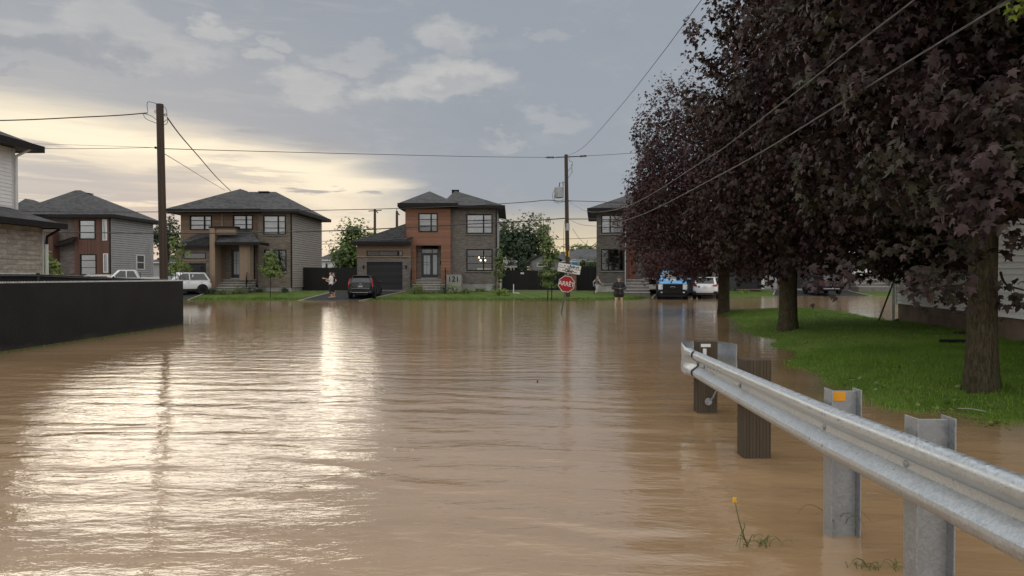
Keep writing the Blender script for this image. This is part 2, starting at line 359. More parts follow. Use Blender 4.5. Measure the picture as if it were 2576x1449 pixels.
class MB:
    """collects shapes; build() links them as ONE mesh object"""
    def __init__(s, local=False): s.v = []; s.f = []; s.local = local
    def add(s, vs, fs):
        n = len(s.v); s.v += [tuple(p) for p in vs]; s.f += [tuple(i + n for i in f) for f in fs]; return s
    def box(s, x0, x1, y0, y1, z0, z1):
        if x1 < x0: x0, x1 = x1, x0
        if y1 < y0: y0, y1 = y1, y0
        if z1 < z0: z0, z1 = z1, z0
        vs = [(x0, y0, z0), (x1, y0, z0), (x1, y1, z0), (x0, y1, z0), (x0, y0, z1), (x1, y0, z1), (x1, y1, z1), (x0, y1, z1)]
        return s.add(vs, [(3, 2, 1, 0), (4, 5, 6, 7), (0, 1, 5, 4), (1, 2, 6, 5), (2, 3, 7, 6), (3, 0, 4, 7)])
    def obox(s, c, ax, ay, az):
        """box from centre and three half-axis vectors"""
        c, ax, ay, az = Vector(c), Vector(ax), Vector(ay), Vector(az)
        vs = [c + ax * i + ay * j + az * k for k in (-1, 1) for i, j in ((-1, -1), (1, -1), (1, 1), (-1, 1))]
        return s.add(vs, [(3, 2, 1, 0), (4, 5, 6, 7), (0, 1, 5, 4), (1, 2, 6, 5), (2, 3, 7, 6), (3, 0, 4, 7)])
    def prism(s, poly, d):
        """polygon (3-D points) pushed along vector d"""
        n = len(poly); d = Vector(d)
        a = [Vector(p) for p in poly]; b = [p + d for p in a]
        nrm = Vector((0, 0, 0))
        for i in range(n): nrm += (a[i] - a[0]).cross(a[(i + 1) % n] - a[0])
        if nrm.dot(d) > 0: a, b = a, b; flip = True
        else: flip = False
        fs = [tuple(range(n)), tuple(range(2 * n - 1, n - 1, -1))] if not flip else [tuple(range(n - 1, -1, -1)), tuple(range(n, 2 * n))]
        for i in range(n):
            j = (i + 1) % n
            fs.append((i, n + i, n + j, j) if not flip else (i, j, n + j, n + i))
        return s.add(a + b, fs)
    def tube(s, pts, r, n=6, caps=True):
        pts = [Vector(p) for p in pts]
        rs = r if isinstance(r, (list, tuple)) else [r] * len(pts)
        vs, fs = [], []
        up = Vector((0, 0, 1)); last = None
        for i, p in enumerate(pts):
            t = (pts[min(i + 1, len(pts) - 1)] - pts[max(i - 1, 0)]).normalized()
            if last is None:
                a = t.cross(up if abs(t.z) < 0.95 else Vector((1, 0, 0))).normalized()
            else:
                a = (last - t * last.dot(t)).normalized()
            last = a; b = t.cross(a)
            for q in range(n):
                w = 2 * PI * q / n
                vs.append(p + (a * math.cos(w) + b * math.sin(w)) * rs[i])
        for i in range(len(pts) - 1):
            for q in range(n):
                e = (q + 1) % n
                fs.append((i * n + q, i * n + e, (i + 1) * n + e, (i + 1) * n + q))
        if caps:
            fs.append(tuple(range(n - 1, -1, -1))); m = (len(pts) - 1) * n
            fs.append(tuple(range(m, m + n)))
        return s.add(vs, fs)
    def disc(s, c, axis, r, depth, n=16):
        c = Vector(c); ax = Vector(axis).normalized()
        return s.tube([c - ax * depth / 2, c + ax * depth / 2], r, n)
    def ball(s, c, r, nu=10, nv=7, rot=None):
        c = Vector(c); r = (r, r, r) if not isinstance(r, (tuple, list)) else r
        vs = [Vector((0, 0, r[2]))]; fs = []
        for i in range(1, nv):
            th = PI * i / nv
            for j in range(nu):
                ph = 2 * PI * j / nu
                vs.append(Vector((r[0] * math.sin(th) * math.cos(ph), r[1] * math.sin(th) * math.sin(ph), r[2] * math.cos(th))))
        vs.append(Vector((0, 0, -r[2]))); L = len(vs) - 1
        for j in range(nu):
            fs.append((0, 1 + j, 1 + (j + 1) % nu))
            fs.append((L, L - nu + (j + 1) % nu, L - nu + j))
        for i in range(nv - 2):
            for j in range(nu):
                a = 1 + i * nu + j; b = 1 + i * nu + (j + 1) % nu
                fs.append((a, a + nu, b + nu, b))
        if rot: vs = [rot @ v for v in vs]
        return s.add([c + v for v in vs], fs)
    def loft(s, rings, closed=True, caps=True):
        n = len(rings[0]); vs = [p for r in rings for p in r]; fs = []
        for i in range(len(rings) - 1):
            for q in range(n if closed else n - 1):
                e = (q + 1) % n
                fs.append((i * n + q, i * n + e, (i + 1) * n + e, (i + 1) * n + q))
        if caps and closed:
            fs.append(tuple(range(n - 1, -1, -1))); m = (len(rings) - 1) * n; fs.append(tuple(range(m, m + n)))
        return s.add(vs, fs)
    def quad(s, a, b, c, d): return s.add([a, b, c, d], [(0, 1, 2, 3)])
    def build(s, name, mat, parent=None, smooth=False, bevel=0.0, sub=0, angle=None):
        me = bpy.data.meshes.new(name)
        off = (0, 0, 0)
        if parent is not None and not s.local: off = root_of(parent).location
        me.from_pydata([(p[0] - off[0], p[1] - off[1], p[2] - off[2]) for p in s.v], [], s.f)
        bm = bmesh.new(); bm.from_mesh(me); bmesh.ops.recalc_face_normals(bm, faces=bm.faces); bm.to_mesh(me); bm.free()
        o = bpy.data.objects.new(name, me); COL.objects.link(o)
        if mat: me.materials.append(mat)
        if parent is not None: o.parent = parent
        if bevel:
            b = o.modifiers.new('b', 'BEVEL'); b.width = bevel; b.segments = 2; b.limit_method = 'ANGLE'; b.angle_limit = R(40)
        if sub:
            u = o.modifiers.new('s', 'SUBSURF'); u.levels = sub; u.render_levels = sub
        if smooth:
            me.polygons.foreach_set('use_smooth', [True] * len(me.polygons))
            if angle:
                es = o.modifiers.new('e', 'EDGE_SPLIT'); es.split_angle = R(angle)
        return o

def text_mesh(name, body, size, mat, parent, loc, rot=(R(90), 0, 0), depth=0.003, ax='CENTER', shear=0.0, sx=1.0, bold=0.0):
    cu = bpy.data.curves.new(name, 'FONT'); cu.body = body; cu.size = size; cu.align_x = ax; cu.align_y = 'CENTER'
    cu.extrude = depth; cu.shear = shear; cu.offset = bold
    t = bpy.data.objects.new(name, cu); COL.objects.link(t)
    dg = bpy.context.evaluated_depsgraph_get(); dg.update()
    me = bpy.data.meshes.new_from_object(t.evaluated_get(dg))
    bpy.data.objects.remove(t)
    me.name = name
    o = bpy.data.objects.new(name, me); COL.objects.link(o)
    me.materials.clear(); me.materials.append(mat)
    o.parent = parent; o.location = loc; o.rotation_euler = rot; o.scale = (sx, 1, 1)
    return o

def np_mesh(name, V, faces, mat, parent=None, smooth=False):
    """V: (n,3) array, faces: (m,k) array"""
    me = bpy.data.meshes.new(name)
    V = np.asarray(V, dtype=np.float32); faces = np.asarray(faces, dtype=np.int32)
    if parent is not None: V = V - np.array(root_of(parent).location, dtype=np.float32)
    m, k = faces.shape
    me.vertices.add(len(V)); me.vertices.foreach_set('co', V.ravel())
    me.loops.add(m * k); me.loops.foreach_set('vertex_index', faces.ravel())
    me.polygons.add(m); me.polygons.foreach_set('loop_start', np.arange(0, m * k, k, dtype=np.int32))
    me.polygons.foreach_set('loop_total', np.full(m, k, dtype=np.int32))
    me.update(calc_edges=True); me.validate()
    if smooth: me.polygons.foreach_set('use_smooth', [True] * len(me.polygons))
    me.materials.append(mat)
    o = bpy.data.objects.new(name, me); COL.objects.link(o)
    if parent is not None: o.parent = parent
    return o

def copy_tree(o, parent=None):
    c = o.copy(); COL.objects.link(c)
    if parent is not None: c.parent = parent
    for ch in list(o.children): copy_tree(ch, c)
    return c

# ------------------------------------------------------------------ leaves
MAPLE = np.array([(0, 0, 0), (.20, -.10, -.02), (.30, .02, -.02), (.56, .06, -.10), (.33, .21, -.02), (.64, .50, -.18), (.42, .55, -.08), (.31, .48, -.03), (.18, .62, -.03),
                  (.16, .80, -.08), (0, 1.05, -.18), (-.16, .80, -.08), (-.18, .62, -.03), (-.31, .48, -.03), (-.42, .55, -.08), (-.64, .50, -.18), (-.33, .21, -.02), (-.56, .06, -.10),
                  (-.30, .02, -.02), (-.20, -.10, -.02), (0, .32, .05)], dtype=np.float32)
MAPLE_F = np.array([(20, i, (i + 1) % 20) for i in range(20)], dtype=np.int32)
STAR = np.array([(0, 0, 0), (.5, .06, -.10), (.22, .26, -.02), (.55, .62, -.14), (.15, .55, -.03), (0, 1.0, -.12), (-.15, .55, -.03), (-.55, .62, -.14), (-.22, .26, -.02), (-.5, .06, -.10), (0, .3, .03)], dtype=np.float32)
STAR_F = np.array([(10, i, (i + 1) % 10) for i in range(10)], dtype=np.int32)
OVAL = np.array([(0, 0, 0), (.26, .35, -.03), (.2, .75, -.05), (0, 1, -.1), (-.2, .75, -.05), (-.26, .35, -.03)], dtype=np.float32)
OVAL_F = np.array([(0, 1, 2), (0, 2, 3), (0, 3, 4), (0, 4, 5)], dtype=np.int32)

def leaf_cloud(P, N, T, size, tpl, tf):
    """P positions, N normals, T tip directions (n,3); returns verts, faces"""
    N = N / (np.linalg.norm(N, axis=1, keepdims=True) + 1e-9)
    T = T - N * np.sum(T * N, axis=1, keepdims=True)
    T = T / (np.linalg.norm(T, axis=1, keepdims=True) + 1e-9)
    B = np.cross(T, N)
    s = size[:, None, None]
    V = P[:, None, :] + s * (tpl[None, :, 0:1] * B[:, None, :] + tpl[None, :, 1:2] * T[:, None, :] + tpl[None, :, 2:3] * N[:, None, :])
    n, k = len(P), len(tpl)
    Fc = (tf[None, :, :] + (np.arange(n) * k)[:, None, None]).reshape(-1, 3)
    return V.reshape(-1, 3), Fc

def lump(rng, n=7, amp=0.16):
    ds = rng.normal(size=(n, 3)); fr = rng.uniform(1.5, 5.0, n); ph = rng.uniform(0, 6.28, n)
    def f(D):
        o = np.ones(len(D))
        for i in range(n): o += amp / math.sqrt(n) * 1.6 * np.cos(fr[i] * (D @ (ds[i] / np.linalg.norm(ds[i]))) * 2 + ph[i])
        return o
    return f

def crown(name, seed, c, rad, ncl, per, size, mat, parent, tpl=MAPLE, tf=MAPLE_F, sig=0.25, keep=None, inner=0.35, amp=0.16, extra=None, droop=0.35, flat=0.6, zpow=1.0):
    """leaf clumps through an uneven ellipsoid, thicker towards its skin"""
    rng = np.random.default_rng(seed)
    c = np.array(c); rad = np.array(rad, dtype=float)
    D = rng.normal(size=(ncl, 3)); D /= np.linalg.norm(D, axis=1, keepdims=True)
    r = inner + (1 - inner) * rng.uniform(0, 1, ncl) ** 0.55
    f = lump(rng, 9, amp)
    Cc = c + D * rad * (r * f(D))[:, None]
    out = D.copy()
    if extra is not None:
        Cc = np.vstack([Cc, np.array([e[:3] for e in extra])]); 
        o2 = Cc[ncl:] - c; out = np.vstack([out, o2 / (np.linalg.norm(o2, axis=1, keepdims=True) + 1e-6)])
    if keep is not None:
        k = keep(Cc); Cc = Cc[k]; out = out[k]
    n = len(Cc) * per
    ci = np.repeat(np.arange(len(Cc)), per)
    cs = rng.uniform(0.7, 1.35, len(Cc))[ci][:, None]
    J = rng.normal(size=(n, 3)) * sig * cs; J[:, 2] *= flat
    P = Cc[ci] + J
    O = out[ci]
    J2 = J / (np.linalg.norm(J, axis=1, keepdims=True) + 1e-6)
    N = O * 0.55 + J2 * 0.45 + np.array([0, 0, 0.55]) + rng.normal(size=(n, 3)) * 0.38
    T = O * 0.7 + J2 * 0.6 + np.array([0, 0, -droop * 2.2]) + rng.normal(size=(n, 3)) * 0.45
    if keep is not None:
        k = keep(P); P, N, T = P[k], N[k], T[k]
    sz = size * rng.uniform(0.65, 1.25, len(P))
    V, Fc = leaf_cloud(P, N, T, sz, tpl, tf)
    return np_mesh(name, V, Fc, mat, parent)

def spray_crown(name, seed, c, rad, nsp, per, nfill, size, mat, parent, tpl, tf, sig, keep, amp=.12, extra=None):
    """leaf sprays over an uneven skin, hanging like shingles, with loose filling inside"""
    rng = np.random.default_rng(seed); c = np.array(c); rad = np.array(rad, float); f = lump(rng, 9, amp)
    def dirs(n): D = rng.normal(size=(n, 3)); return D / np.linalg.norm(D, axis=1, keepdims=True)
    D = dirs(nsp); r = f(D) * rng.uniform(.78, 1.02, nsp); Cc = c + D * rad * r[:, None]
    if extra is not None:
        E = np.array(extra); Cc = np.vstack([Cc, E]); D2 = E - c; D = np.vstack([D, D2 / np.linalg.norm(D2, axis=1, keepdims=True)])
    k = keep(Cc); Cc, D = Cc[k], D[k]; ns = len(Cc)
    ci = np.repeat(np.arange(ns), per); n = len(ci)
    O = D[ci]; tilt = rng.normal(size=(ns, 3))[ci] * .35
    A = np.stack([-O[:, 1], O[:, 0], np.zeros(n)], 1); A /= np.linalg.norm(A, axis=1, keepdims=True) + 1e-6
    sc = rng.uniform(.7, 1.4, ns)[ci]
    u, w, q = rng.normal(size=n) * sig * sc, rng.normal(size=n) * sig * .55 * sc, rng.normal(size=n) * sig * .5 * sc
    P = Cc[ci] + A * u[:, None] + np.array([0, 0, 1.0]) * w[:, None] + O * (q - np.abs(u) * .4)[:, None]
    N = O * .55 + np.array([0, 0, .55]) + A * (u / sig * .40)[:, None] + tilt + rng.normal(size=(n, 3)) * .34
    T = O * .55 + np.array([0, 0, -1.0]) + A * (u / sig * .55)[:, None] + rng.normal(size=(n, 3)) * .35
    S1 = size * rng.uniform(.6, 1.25, n)
    D2 = dirs(nfill); P2 = c + D2 * rad * (f(D2) * rng.uniform(.15, .92, nfill) ** .7)[:, None]
    N2 = rng.normal(size=(nfill, 3)) + D2 * .4; T2 = rng.normal(size=(nfill, 3)) + np.array([0, 0, -.8]); S2 = size * rng.uniform(.9, 1.7, nfill)
    P, N, T, S_ = np.vstack([P, P2]), np.vstack([N, N2]), np.vstack([T, T2]), np.concatenate([S1, S2])
    k = keep(P); V, Fc = leaf_cloud(P[k], N[k], T[k], S_[k], tpl, tf)
    return np_mesh(name, V, Fc, mat, parent)

def limbs(mb, rng, base, top, r0, r1, wob=0.06, n=6):
    base, top = Vector(base), Vector(top)
    pts, rs = [], []
    for i in range(n + 1):
        t = i / n
        p = base.lerp(top, t) + Vector((rng.uniform(-1, 1), rng.uniform(-1, 1), 0)) * wob * math.sin(PI * t)
        pts.append(p); rs.append(r0 + (r1 - r0) * t)
    mb.tube(pts, rs, 8); return pts

# ------------------------------------------------------------------ building helpers (fronts face -Y)
def wall_holes(mb, x0, x1, z0, z1, yf, th, holes=()):
    xs = sorted({x0, x1, *[min(max(h[i], x0), x1) for h in holes for i in (0, 1)]})
    zs = sorted({z0, z1, *[min(max(h[i], z0), z1) for h in holes for i in (2, 3)]})
    def solid(a, b):
        return not any(h[0] < a < h[1] and h[2] < b < h[3] for h in holes)
    for i in range(len(xs) - 1):
        run = None
        for j in range(len(zs) - 1):
            ok = solid((xs[i] + xs[i + 1]) / 2, (zs[j] + zs[j + 1]) / 2)
            if ok and run is None: run = zs[j]
            if (not ok) and run is not None: mb.box(xs[i], xs[i + 1], yf, yf + th, run, zs[j]); run = None
        if run is not None: mb.box(xs[i], xs[i + 1], yf, yf + th, run, zs[-1])
    return mb

def clap(mb, p0, p1, z0, z1, nrm, pitch=0.13, lip=0.022, cove=False):
    """lapped boards between plan points, sawtooth in section"""
    p0, p1, n = Vector((*p0, 0)), Vector((*p1, 0)), Vector((*nrm, 0)).normalized()
    k = max(1, int(round((z1 - z0) / pitch))); h = (z1 - z0) / k
    for i in range(k):
        a, b = z0 + i * h, z0 + (i + 1) * h
        if cove:
            m_ = a + h * .60
            mb.add([p0 + n * lip + Vector((0, 0, a)), p1 + n * lip + Vector((0, 0, a)), p1 + n * lip * .92 + Vector((0, 0, m_)), p0 + n * lip * .92 + Vector((0, 0, m_))], [(0, 1, 2, 3)])
            mb.add([p0 + n * lip * .92 + Vector((0, 0, m_)), p1 + n * lip * .92 + Vector((0, 0, m_)), p1 + n * 0.004 + Vector((0, 0, b)), p0 + n * 0.004 + Vector((0, 0, b))], [(0, 1, 2, 3)])
        else: mb.add([p0 + n * lip + Vector((0, 0, a)), p1 + n * lip + Vector((0, 0, a)), p1 + n * 0.004 + Vector((0, 0, b)), p0 + n * 0.004 + Vector((0, 0, b))], [(0, 1, 2, 3)])
        mb.add([p0 + Vector((0, 0, a)), p1 + Vector((0, 0, a)), p1 + n * lip + Vector((0, 0, a)), p0 + n * lip + Vector((0, 0, a))], [(0, 1, 2, 3)])
    return mb

def window(parent, x0, x1, z0, z1, yf, vs=(0.66,), hs=(0.34, 0.67), drape='curtain', fm='frame', w=0.085, sill=True, hsplit=None):
    fm = M[fm] if isinstance(fm, str) else fm
    mb = MB(); y0, y1 = yf - 0.035, yf + 0.08
    mb.box(x0, x0 + w, y0, y1, z0, z1); mb.box(x1 - w, x1, y0, y1, z0, z1)
    mb.box(x0 + w, x1 - w, y0, y1, z0, z0 + w); mb.box(x0 + w, x1 - w, y0, y1, z1 - w, z1)
    for f in vs:
        xm = x0 + (x1 - x0) * f; mb.box(xm - 0.05, xm + 0.05, y0 + 0.004, y1, z0 + w, z1 - w)
    for f in hs:
        zm = z0 + (z1 - z0) * f; mb.box(x0 + w, x1 - w, y0 + 0.012, y1 - 0.004, zm - 0.022, zm + 0.022)
    fr = mb.build('window', fm, parent)
    MB().box(x0 + w * .6, x1 - w * .6, yf + 0.035, yf + 0.041, z0 + w * .6, z1 - w * .6).build('pane', M['glass'], fr)
    if sill: MB().box(x0 - 0.06, x1 + 0.06, yf - 0.09, yf - 0.002, z0 - 0.10, z0 - 0.012).build('sill', M['step'], fr)
    if drape == 'curtain':
        n = int((x1 - x0) / 0.045); V, F_ = [], []
        for i in range(n + 1):
            x = x0 + (x1 - x0) * i / n; y = yf + 0.115 + 0.022 * math.sin(i * 1.7) + 0.012 * math.sin(i * 0.61)
            V += [(x, y, z0), (x, y, z1)]
            if i: F_.append((2 * i - 2, 2 * i, 2 * i + 1, 2 * i - 1))
        MB().add(V, F_).build('curtain', M['curtain'], fr, True)
    elif drape == 'blind':
        MB().box(x0, x1, yf + 0.095, yf + 0.105, z0, z1).build('blind', M['blind'], fr)
    elif drape == 'half':
        MB().box(x0, x1, yf + 0.095, yf + 0.105, z0 + (z1 - z0) * 0.36, z1).build('blind', M['blind'], fr)
    return fr

def hip(mb, x0, x1, y0, y1, ze, zr, ax0=None, ax1=None, ay0=None, ay1=None):
    """hip roof over a rectangle; ridge from (ax0,ay0) to (ax1,ay1)"""
    cx, cy = (x0 + x1) / 2, (y0 + y1) / 2
    d = min(x1 - x0, y1 - y0) / 2
    if ax0 is None:
        if x1 - x0 >= y1 - y0: ax0, ax1, ay0, ay1 = x0 + d, x1 - d, cy, cy
        else: ax0 = ax1 = cx; ay0, ay1 = y0 + d, y1 - d
    V = [(x0, y0, ze), (x1, y0, ze), (x1, y1, ze), (x0, y1, ze), (ax0, ay0, zr), (ax1, ay1, zr)]
    if abs(ay0 - ay1) < 1e-6: fs = [(0, 1, 5, 4), (1, 2, 5), (2, 3, 4, 5), (3, 0, 4)]
    else: fs = [(0, 1, 4), (1, 2, 5, 4), (2, 3, 5), (3, 0, 4, 5)]
    return mb.add(V, fs + [(3, 2, 1, 0)])
def eaves(mb, x0, x1, y0, y1, ze, h=0.24, sof=0.5):
    """gutter board all round plus soffit"""
    t = 0.05
    mb.box(x0 - t, x1 + t, y0 - t, y0, ze - h, ze + 0.02); mb.box(x0 - t, x1 + t, y1, y1 + t, ze - h, ze + 0.02)
    mb.box(x0 - t, x0, y0, y1, ze - h, ze + 0.02); mb.box(x1, x1 + t, y0, y1, ze - h, ze + 0.02)
    mb.box(x0, x1, y0, y1, ze - h + 0.03, ze - h + 0.05)
    return mb
def roof_vent(parent, x, y, z, s=0.34):
    mb = MB(); z -= 0.40; mb.box(x - s * .8, x + s * .8, y - s * .8, y + s * .8, z - 0.5, z + 0.10)
    for i in range(4): mb.box(x - s, x + s, y - s, y + s, z + 0.02 + i * 0.075, z + 0.055 + i * 0.075)
    mb.box(x - s * 1.05, x + s * 1.05, y - s * 1.05, y + s * 1.05, z + 0.32, z + 0.37)
    return mb.build('roof_vent', M['black'], parent)
def railing(parent, pts, h=0.95, mat=None):
    mb = MB(); mat = mat or M['black']
    pts = [Vector(p) for p in pts]
    for a, b in zip(pts, pts[1:]):
        u = Vector((0, 0, h)); lo = Vector((0, 0, 0.12))
        mb.tube([a + u, b + u], 0.028, 6); mb.tube([a + lo, b + lo], 0.02, 6)
        n = max(2, int((b - a).length / 0.13))
        for i in range(n + 1):
            p = a.lerp(b, i / n); mb.tube([p + lo * (0 if i in (0, n) else 1), p + u], 0.026 if i in (0, n) else 0.012, 5)
    return mb.build('railing', mat, parent)
def wall_lamp(parent, x, y, z):
    mb = MB(); mb.box(x - 0.05, x + 0.05, y - 0.03, y, z - 0.06, z + 0.06); mb.tube([(x, y - 0.09, z - 0.14), (x, y - 0.09, z + 0.14)], 0.055, 8)
    return mb.build('wall_lamp', M['black'], parent)
# ------------------------------------------------------------------ setting: ground, water, lawns, drives
SHX = [-400, -60, -30, -20, -12, -6, 0, 6, 8.5, 10.5, 13, 17, 20, 24, 30, 40, 400]
SHY = [46, 46, 48.2, 49.6, 49.3, 49.5, 48.9, 49.0, 50.5, 54.3, 55.2, 55.8, 57.5, 60.2, 60.5, 60.5, 62]
def shore(x): return np.interp(x, SHX, SHY) + 0.25 * np.sin(np.asarray(x) * 1.3) + 0.12 * np.sin(np.asarray(x) * 3.7 + 1)
def far_z(x, y): return np.minimum(np.clip((y - shore(x)) * 0.057, -0.35, 0.45), np.interp(x, [-34, -29], [0.18, 0.45]))

SHORE = np.array([(9.8, 32.9), (8.9, 28), (7.3, 22.5), (6.75, 18.5), (6.15, 15.5), (5.35, 12.5), (4.85, 10.6), (4.85, 9.6), (5.2, 8.7), (5.9, 8.05), (7.4, 7.5), (16, 7.0),
                  (16, 22), (13.6, 24.2), (13.9, 27.5), (15.2, 32.0), (14.8, 33.6), (12.6, 34.2)])
def lawn_dist(x, y):
    """signed distance to the near lawn's waterline, positive on the lawn"""
    P = np.stack([np.asarray(x, float).ravel(), np.asarray(y, float).ravel()], 1)
    d = np.full(len(P), 1e9); ins = np.zeros(len(P), bool)
    n = len(SHORE)
    for i in range(n):
        a, b = SHORE[i], SHORE[(i + 1) % n]
        ab = b - a; t = np.clip(((P - a) @ ab) / (ab @ ab), 0, 1)
        d = np.minimum(d, np.linalg.norm(P - (a + t[:, None] * ab), axis=1))
        c = ((a[1] > P[:, 1]) != (b[1] > P[:, 1])) & (P[:, 0] < (b[0] - a[0]) * (P[:, 1] - a[1]) / (b[1] - a[1] + 1e-12) + a[0])
        ins ^= c
    d = np.where(ins, d, -d)
    d = d + 0.15 * np.sin(P[:, 0] * 2.3 + P[:, 1] * 1.1) + 0.10 * np.sin(P[:, 0] * 5.1 - P[:, 1] * 3.3) + 0.05 * np.sin(P[:, 0] * 11.0 + P[:, 1] * 8.3)
    return d.reshape(np.shape(x))
def lawn_z(x, y):
    d = lawn_dist(x, y)
    return np.where(d > 0, 0.26 * (1 - np.exp(-d / 1.3)), np.maximum(d * 0.12, -0.3)) + 0.012 * np.sin(np.asarray(x) * 3.1) * np.sin(np.asarray(y) * 2.3)

def grid_mesh(name, xs, ys, zf, mat):
    Xg, Yg = np.meshgrid(xs, ys)
    Zg = zf(Xg, Yg)
    V = np.stack([Xg.ravel(), Yg.ravel(), Zg.ravel()], 1)
    w, h = len(xs), len(ys)
    i = np.arange((h - 1) * (w - 1)); r, c = i // (w - 1), i % (w - 1)
    a = r * w + c
    o = np_mesh(name, V, np.stack([a, a + 1, a + w + 1, a + w], 1), mat, None, True)
    return o, Xg, Yg

def grass_mat(name, stripes=False, bright=1.0):
    m, k, b = new_mat(name)
    p = gpos(k); x, y, z = k.sep(p)
    n1 = k.noise(p, 0.8, 5, 0.6); n2 = k.noise(p, 16, 4, 0.7)
    c = k.mix(k.sm(n1, 0.3, 0.7), scalec((0.100, 0.165, 0.024), bright), scalec((0.155, 0.225, 0.040), bright))
    c = k.mix(k.m('MULTIPLY', k.sm(n2, 0.4, 0.7), 0.5), c, scalec((0.05, 0.095, 0.016), bright))
    n3 = k.noise(p, 2.6, 4, 0.65); c = k.mix(k.m('MULTIPLY', k.sm(n3, 0.55, 0.72), 0.45), c, scalec((0.17, 0.175, 0.06), bright))
    if stripes:
        s = k.m('SINE', k.m('MULTIPLY', k.m('ADD', x, k.m('MULTIPLY', y, 0.35)), 5.2))
        c = k.mix(k.m('MULTIPLY', k.sm(s, -0.4, 0.4), 0.28), c, scalec((0.17, 0.28, 0.05), bright))
    k.put(b.inputs['Base Color'], c); b.inputs['Roughness'].default_value = 0.8; b.inputs['Specular IOR Level'].default_value = 0.2
    bump(k, b, n2, 0.05)
    return m
M['lawn_far'] = grass_mat('mown_grass_striped', True, 0.72)
M['lawn'] = grass_mat('mown_grass', False, 0.95)
M['earth'] = plain('wet_earth', (0.10, 0.075, 0.05), 0.9)
M['asphalt'] = plain('wet_asphalt', (0.040, 0.039, 0.040), 0.85, var=0.25, scale=3.0, bmp=0.004, spec=0.2)
M['paver'] = plain('kerb_paver', (0.30, 0.27, 0.23), 0.8, var=0.2)

ground = MB().add([(-3000, -600, -0.6), (3000, -600, -0.6), (3000, 3000, -0.6), (-3000, 3000, -0.6)], [(0, 1, 2, 3)]).build('ground', M['earth'])
tag(ground, 'brown earth under the flood and out to the horizon', 'ground', kind='structure')
xs = np.concatenate([[-400, -200, -100], np.arange(-62, 62.1, 0.5), [100, 200, 400]]); ys = np.concatenate([np.arange(44, 67, 0.4)])
o, _, _ = grid_mesh('lawn', xs, ys, far_z, M['lawn_far'])
tag(o, 'striped green front lawns across the flooded street', 'lawn', kind='structure')
o, _, _ = grid_mesh('lawn', np.arange(4.0, 16.6, 0.14), np.arange(6.4, 35.4, 0.18), lawn_z, M['lawn'])
tag(o, 'dark green lawn under the purple maples', 'lawn', kind='structure')

yards = MB().add([(-400, 58.9, .46), (15.5, 58.9, .46), (15.5, 66.3, .46), (400, 66.3, .46), (400, 420, .46), (-400, 420, .46)], [(0, 1, 2, 3, 4, 5)]).build('ground', plain('dull_back_yards', (0.125, 0.118, 0.085), 0.95, var=0.3, scale=0.4))  # grey brown sheet added to keep green bounce light off the house flanks
tag(yards, 'dull back yard ground added behind the houses to cut green bounce light', 'ground', kind='structure')

